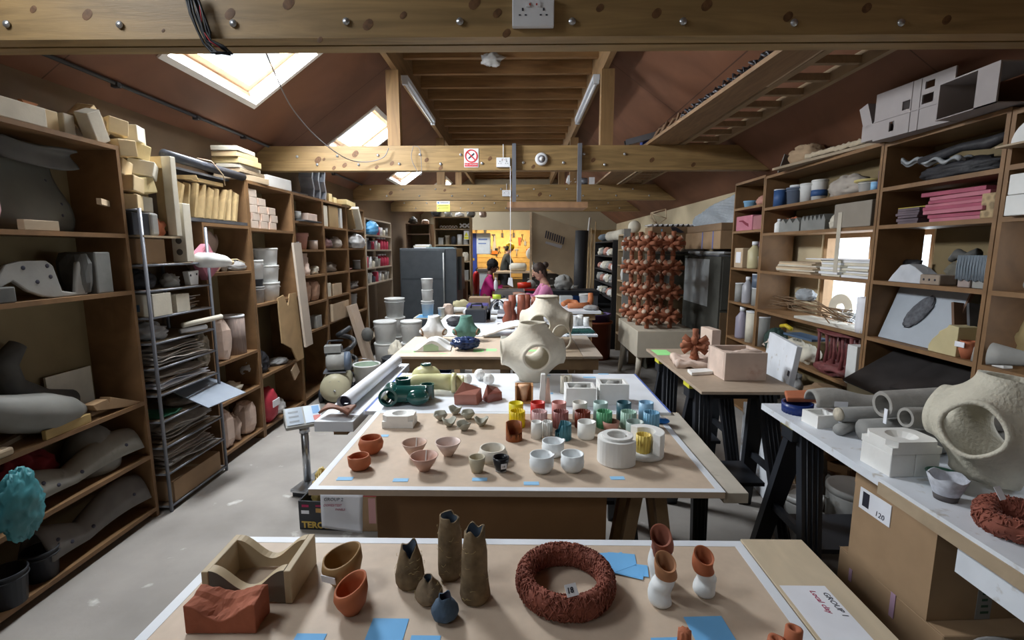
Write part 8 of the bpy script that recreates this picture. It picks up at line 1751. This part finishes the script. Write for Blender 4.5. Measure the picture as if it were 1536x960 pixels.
T('cream_fan','round cream casting mounted above the far workbench','casting',(X(797,11.9,1.5),11.95,1.0605),parts=[('stem',M().tube([(0,0,0),(0,0,.3)],.02,8),steel),('disc',M().at((0,0,.42),(math.pi/2,0,.5)).lathe([(0,-.04),(.13,-.04),(.15,0),(.13,.04),(0,.04)],22),plastc)])
# nearer bench at y about 8.6 with power tools
T('machine_bench','dark edged bench with red power tools between the two far seats','bench',(.42,8.75,0),parts=[('top',M().box(-.50,.98,-.30,.30,.78,.86),blackp),('leg',M().box(-.50,-.44,-.28,-.22,0,.78),steeld),('leg',M().box(.90,.96,-.28,-.22,0,.78),steeld),('leg',M().box(-.50,-.44,.22,.28,0,.78),steeld),('leg',M().box(.90,.96,.22,.28,0,.78),steeld)])
T('red_power_tool','red and white power tool on the dark edged bench','power tool',(X(788,8.7,.95),8.70,.8605),parts=[('motor',M().tube([(-.14,0,.07),(.10,0,.09)],.06,14),P('tool_redbright',(.55,.03,.01),.4)),('guard',M().tube([(.10,-.03,.09),(.10,.03,.09)],.09,16),greyl)])
T('red_case','flat red case at the front of the dark edged bench','case',(X(795,8.5,.85)+.0,8.53,.8605),m=B(.18,.10,.03),mt=P('case_red',(.45,.01,.02),.4))
T('grey_sink','wide grey metal basin standing left of the dark edged bench','basin',(-.13,8.28,.0),parts=[('basin',M().box(-.26,.20,-.2,.2,.80,.84).box(-.28,.22,-.22,-.2,.72,.90).box(-.28,.22,.2,.22,.72,.90).box(-.28,-.26,-.2,.2,.72,.90).box(.20,.22,-.2,.2,.72,.90),steel),('stand',M().box(-.24,.18,-.18,.18,0,.715),mat('stand_teal',(.06,.16,.18),.5,.1,5))])
T('blue_tub','bright blue tub full of offcuts right of the dark edged bench','tub',(1.02,9.30,.45),parts=[('body',B(.34,.3,.32),P('tub_royal',(.02,.08,.28),.4),dict(bev=.02)),('offcuts',M().at((0,0,.32)).blob(.15,.13,.12,amp=.6,seed=3),greyl),('stand',M().box(-.15,.15,-.13,.13,-.45,-.001),ow)])
T('rag_heap','heap of white and grey castings above the dark edged bench at right','castings',(.80,8.78,.8605),parts=G('bag',.36,.30,.28,greyl,8))
T('spray_bottle','small white bottle standing on the grey metal basin rim','bottle',(-.40,8.28,.9005),parts=G('bottle',.07,.07,.20,wp))
# ================================================================ PEOPLE
skin = mat('skin',(.52,.30,.22),.5,.05,9); skind = mat('skin_dark',(.16,.08,.05),.5,.05,9)
def skinmesh(name,pts,edges,radii,mt,parent,subdiv=1,root=0):
    me = bpy.data.meshes.new(name); me.from_pydata([tuple(p) for p in pts],edges,[]); me.materials.append(mt)
    o = bpy.data.objects.new(name,me); C.objects.link(o); o.parent = parent
    sk = o.modifiers.new('skin','SKIN'); sk.use_smooth_shade = True
    for i,r in enumerate(radii):
        d = me.skin_vertices[0].data[i]; d.radius = r if isinstance(r,tuple) else (r,r); d.use_root = (i == root)
    s = o.modifiers.new('sub','SUBSURF'); s.levels = s.render_levels = subdiv
    return o
def person(name,label,loc,rz,J,mats,hair_len='bun',apron=None,extra=None,skin_=None,sitting=False):
    """J: joint dictionary in local metres, figure facing local +y"""
    sk_ = skin_ or skin; top,low,hairm,shoe = mats
    root = T(name,label,'person',loc,rz=rz,parts=[])
    V_ = {k:Vector(v) for k,v in J.items()}
    pts = []; rad = []; idx = {}; E_ = []
    def add(k,r,prev=None,p=None):
        idx[k] = len(pts); pts.append(p if p is not None else V_[k]); rad.append(r)
        if prev:E_.append((idx[prev],idx[k]))
    add('pelvis',(.155,.115)); add('waist',(.125,.10),'pelvis'); add('chest',(.155,.115),'waist'); add('neckb',(.075,.07),'chest'); add('neck',.052,'neckb'); add('skull',.05,'neck',V_['neck'].lerp(V_['head'],.5))
    hand_pts = []
    for s in ('l','r'):
        add('sh'+s,.060,'chest'); add('el'+s,.043,'sh'+s); add('wr'+s,.027,'el'+s)
        d = (V_['wr'+s]-V_['el'+s]).normalized(); up = Vector((0,0,1)); side = d.cross(up)
        side = side.normalized() if side.length > .1 else Vector((1,0,0)); nrm = side.cross(d).normalized()
        palm = V_['wr'+s]+d*.05; add('pm'+s,(.040,.020),'wr'+s,palm)
        for q,(off,ln) in enumerate(((-.030,.062),(-.011,.074),(.010,.070),(.029,.055))):
            b = palm+d*.035+side*off; a_ = b+d*ln*.5-nrm*.010; c_ = a_+d*ln*.4-nrm*.022
            add('f%d%s0' % (q,s),.0095,'pm'+s,b); add('f%d%s1' % (q,s),.0085,'f%d%s0' % (q,s),a_); add('f%d%s2' % (q,s),.007,'f%d%s1' % (q,s),c_)
        sg = 1 if s == 'l' else -1
        t0 = palm-side*.036*sg*-1+d*.0; t1 = t0+d*.03+side*.018*sg; add('t0'+s,.0105,'pm'+s,t0); add('t1'+s,.009,'t0'+s,t1); add('t2'+s,.0075,'t1'+s,t1+d*.024-nrm*.008)
        add('hp'+s,(.10,.10),'pelvis'); add('kn'+s,.062,'hp'+s); add('an'+s,.040,'kn'+s); add('to'+s,(.042,.03),'an'+s)
    body = skinmesh('body',pts,E_,rad,sk_,root,2)
    # clothes follow the same joints, a little fatter
    def cloth(nme,keys,edges,radii,mt):return skinmesh(nme,[V_[k] for k in keys],edges,radii,mt,root,2)
    mid = lambda a,b,t:V_[a].lerp(V_[b],t)
    sl = .98
    V_['cul'] = mid('ell','wrl',.80); V_['cur'] = mid('elr','wrr',.80)
    cloth('shirt',['pelvis','waist','chest','neckb','shl','ell','cul','shr','elr','cur'],[(0,1),(1,2),(2,3),(2,4),(4,5),(5,6),(2,7),(7,8),(8,9)],
          [(.175,.135),(.150,.125),(.175,.135),(.070,.068),.078,.060,.046,.078,.060,.046],top)
    V_['hl'] = mid('knl','anl',.93); V_['hr'] = mid('knr','anr',.93)
    cloth('trousers',['pelvis','hpl','knl','hl','hpr','knr','hr'],[(0,1),(1,2),(2,3),(0,4),(4,5),(5,6)],[(.165,.125),.118,.082,.062,.118,.082,.062],low)
    for s in ('l','r'):
        a = V_['an'+s]; t = V_['to'+s]; m = M().tube([a+(a-t).normalized()*.04-Vector((0,0,.02)),a-Vector((0,0,.025)),t-Vector((0,0,.0)),t+(t-a).normalized()*.05],[.035,.046,.045,.03],12)
        link('shoe',m,shoe,root)
    # head with a face
    hd = V_['head']; hq = V_['look'].normalized()
    yaw_ = math.atan2(-hq.x,hq.y); pit = math.asin(max(-1,min(1,hq.z)))
    m = M().at(hd,(pit,0,yaw_))
    m.blob(.074,.092,.112,seg=24,rings=18)
    m.blob(.052,.055,.050,c=(0,.030,-.072),seg=16,rings=10)
    m.tube([(0,.088,.022),(0,.104,-.008),(0,.112,-.022),(0,.094,-.032)],[.008,.011,.013,.006],8)
    for sx_ in (-1,1):m.blob(.010,.018,.030,c=(sx_*.076,-.004,-.006),seg=10,rings=8)
    head = link('head',m,sk_,root)
    f = M().at(hd,(pit,0,yaw_))
    for sx_ in (-1,1):f.blob(.014,.006,.008,c=(sx_*.030,.083,.012),seg=10,rings=6)
    link('eyes',f,P('eye_dark',(.05,.04,.04),.3),head); f = M().at(hd,(pit,0,yaw_))
    f.tube([(-.022,.082,-.062),(0,.088,-.060),(.022,.082,-.062)],.005,6); link('mouth',f,P('lip',(.30,.10,.09),.5),head)
    h = M().at(hd,(pit,0,yaw_))
    h.blob(.084,.100,.108,c=(0,-.018,.020),seg=22,rings=16,amp=.06,sc=5)
    h.blob(.080,.050,.09,c=(0,-.055,-.03),seg=18,rings=12)
    if hair_len == 'bun':h.blob(.045,.045,.045,c=(0,-.125,.045))
    if hair_len == 'curly':h.blob(.102,.110,.105,c=(0,-.025,.03),seg=26,rings=20,amp=.16,sc=9)
    link('hair',h,hairm,root)
    if extra:extra(root,V_,hd,(pit,0,yaw_))
    return root
hair_b = mat('hair_brown',(.045,.028,.022),.6,.2,30); hair_k = mat('hair_black',(.012,.010,.010),.7,.2,30)
jeans = mat('jeans',(.07,.09,.14),.8,.1,10); shoe_ = P('shoe_dark',(.03,.03,.035),.5)
pinkt = mat('pink_cotton',(.55,.20,.36),.75,.06,8,bump=.2); mag = mat('magenta_cloth',(.50,.025,.19),.7,.08,8,bump=.2)
def seat(loc,h,label,mt):
    T('stool',label,'stool',loc,parts=[('seat',M().lathe([(0,h-.035),(.17,h-.035),(.175,h-.01),(.165,h),(0,h)],24),mt)]+[('leg',M().tube([(.11*a,.11*b,h-.034),(.15*a,.15*b,0)],.014,8),steeld) for a in (-1,1) for b in (-1,1)])
# person in pink, seated beyond the far white table facing left
PJ = dict(pelvis=(0,0,.60),waist=(0,.03,.76),chest=(0,.07,.97),neckb=(0,.09,1.10),neck=(0,.11,1.15),head=(0,.165,1.265),look=(0,.85,-.42),
          shl=(-.17,.08,1.03),ell=(-.22,.20,.86),wrl=(-.13,.40,.93),shr=(.17,.08,1.03),elr=(.22,.20,.86),wrr=(.13,.40,.93),
          hpl=(-.10,.04,.585),knl=(-.12,.44,.57),anl=(-.12,.42,.10),tol=(-.12,.55,.05),hpr=(.10,.04,.585),knr=(.12,.44,.57),anr=(.12,.42,.10),tor=(.12,.55,.05))
PX,PY = X(826,6.95,1.2),6.98
person('person','person in a pink top with pinned up hair, head bowed at far white table',(PX,PY,0),math.radians(95),PJ,(pinkt,jeans,hair_b,shoe_))
seat((PX,PY,0),.47,'stool under the person in the pink top',whitem)
T('work_stand','small bench at which the person in the pink top works','bench',(PX-.80,PY+.0,0),parts=[('top',M().box(-.16,.16,-.25,.30,.82,.85),cardl),('leg',M().box(-.14,-.10,-.2,-.16,0,.82),steeld),('leg',M().box(.10,.14,.2,.24,0,.82),steeld),('leg',M().box(-.14,-.10,.2,.24,0,.82),steeld),('leg',M().box(.10,.14,-.2,-.16,0,.82),steeld)])
# person in magenta, seated farther back, facing right
Q = dict(PJ); Q.update(look=(0,.92,-.30),wrl=(-.10,.42,.86),wrr=(.12,.40,.82),ell=(-.20,.18,.84),elr=(.20,.16,.84))
MX_,MY_ = X(727,9.3,.8),9.35
mg = person('person','person with black curly hair dressed all in magenta, seated beside the basin',(MX_,MY_,0),math.radians(-88),Q,(mag,mag,hair_k,shoe_),hair_len='curly',skin_=skind)
seat((MX_,MY_,0),.47,'white topped stool under the person in magenta',wp)
# person standing at the far bench in a dark apron with yellow ear defenders
S_ = dict(pelvis=(0,0,.95),waist=(0,.02,1.10),chest=(0,.07,1.32),neckb=(0,.10,1.46),neck=(0,.12,1.50),head=(0,.17,1.62),look=(0,.80,-.45),
          shl=(-.18,.08,1.39),ell=(-.22,.20,1.15),wrl=(-.12,.42,1.12),shr=(.18,.08,1.39),elr=(.22,.22,1.15),wrr=(.10,.44,1.13),
          hpl=(-.10,.0,.90),knl=(-.11,.02,.50),anl=(-.11,0,.10),tol=(-.11,.13,.05),hpr=(.10,0,.90),knr=(.11,.02,.50),anr=(.11,0,.10),tor=(.11,.13,.05))
yel = P('muff_yellow',(.75,.50,.01),.4)
def gear(root,V_,hd,rot):
    m = M().at(hd,rot); m.blob(.100,.122,.100,c=(0,-.015,.045),seg=22,rings=14,flatb=-.03)
    cap = link('cap',m,yel,root)
    m = M().at(hd,rot);
    for s in (-1,1):m.blob(.028,.038,.045,c=(s*.095,0,-.01))
    link('ear_muffs',m,yel,cap)
    ap = M(); ap.grid(lambda u,v:((u-.5)*(.30+.16*v),.17+.03*math.cos((u-.5)*2.4)-.10*abs(u-.5)*2*.9-.06*v,1.40-.85*v),12,14)
    link('apron',ap,P('apron_dark',(.02,.02,.022),.6),root,solid=.006)
SXX,SYY = X(755,12.75,1.3),12.95
person('person','person standing at the far bench in dark apron and yellow cap and ear muffs',(SXX,SYY,0),math.radians(-80),S_,(mat('grey_coat',(.055,.06,.055),.8,.25,9,bump=.3),P('trouser_dark',(.03,.03,.035),.8),hair_k,shoe_),hair_len='short',extra=gear)
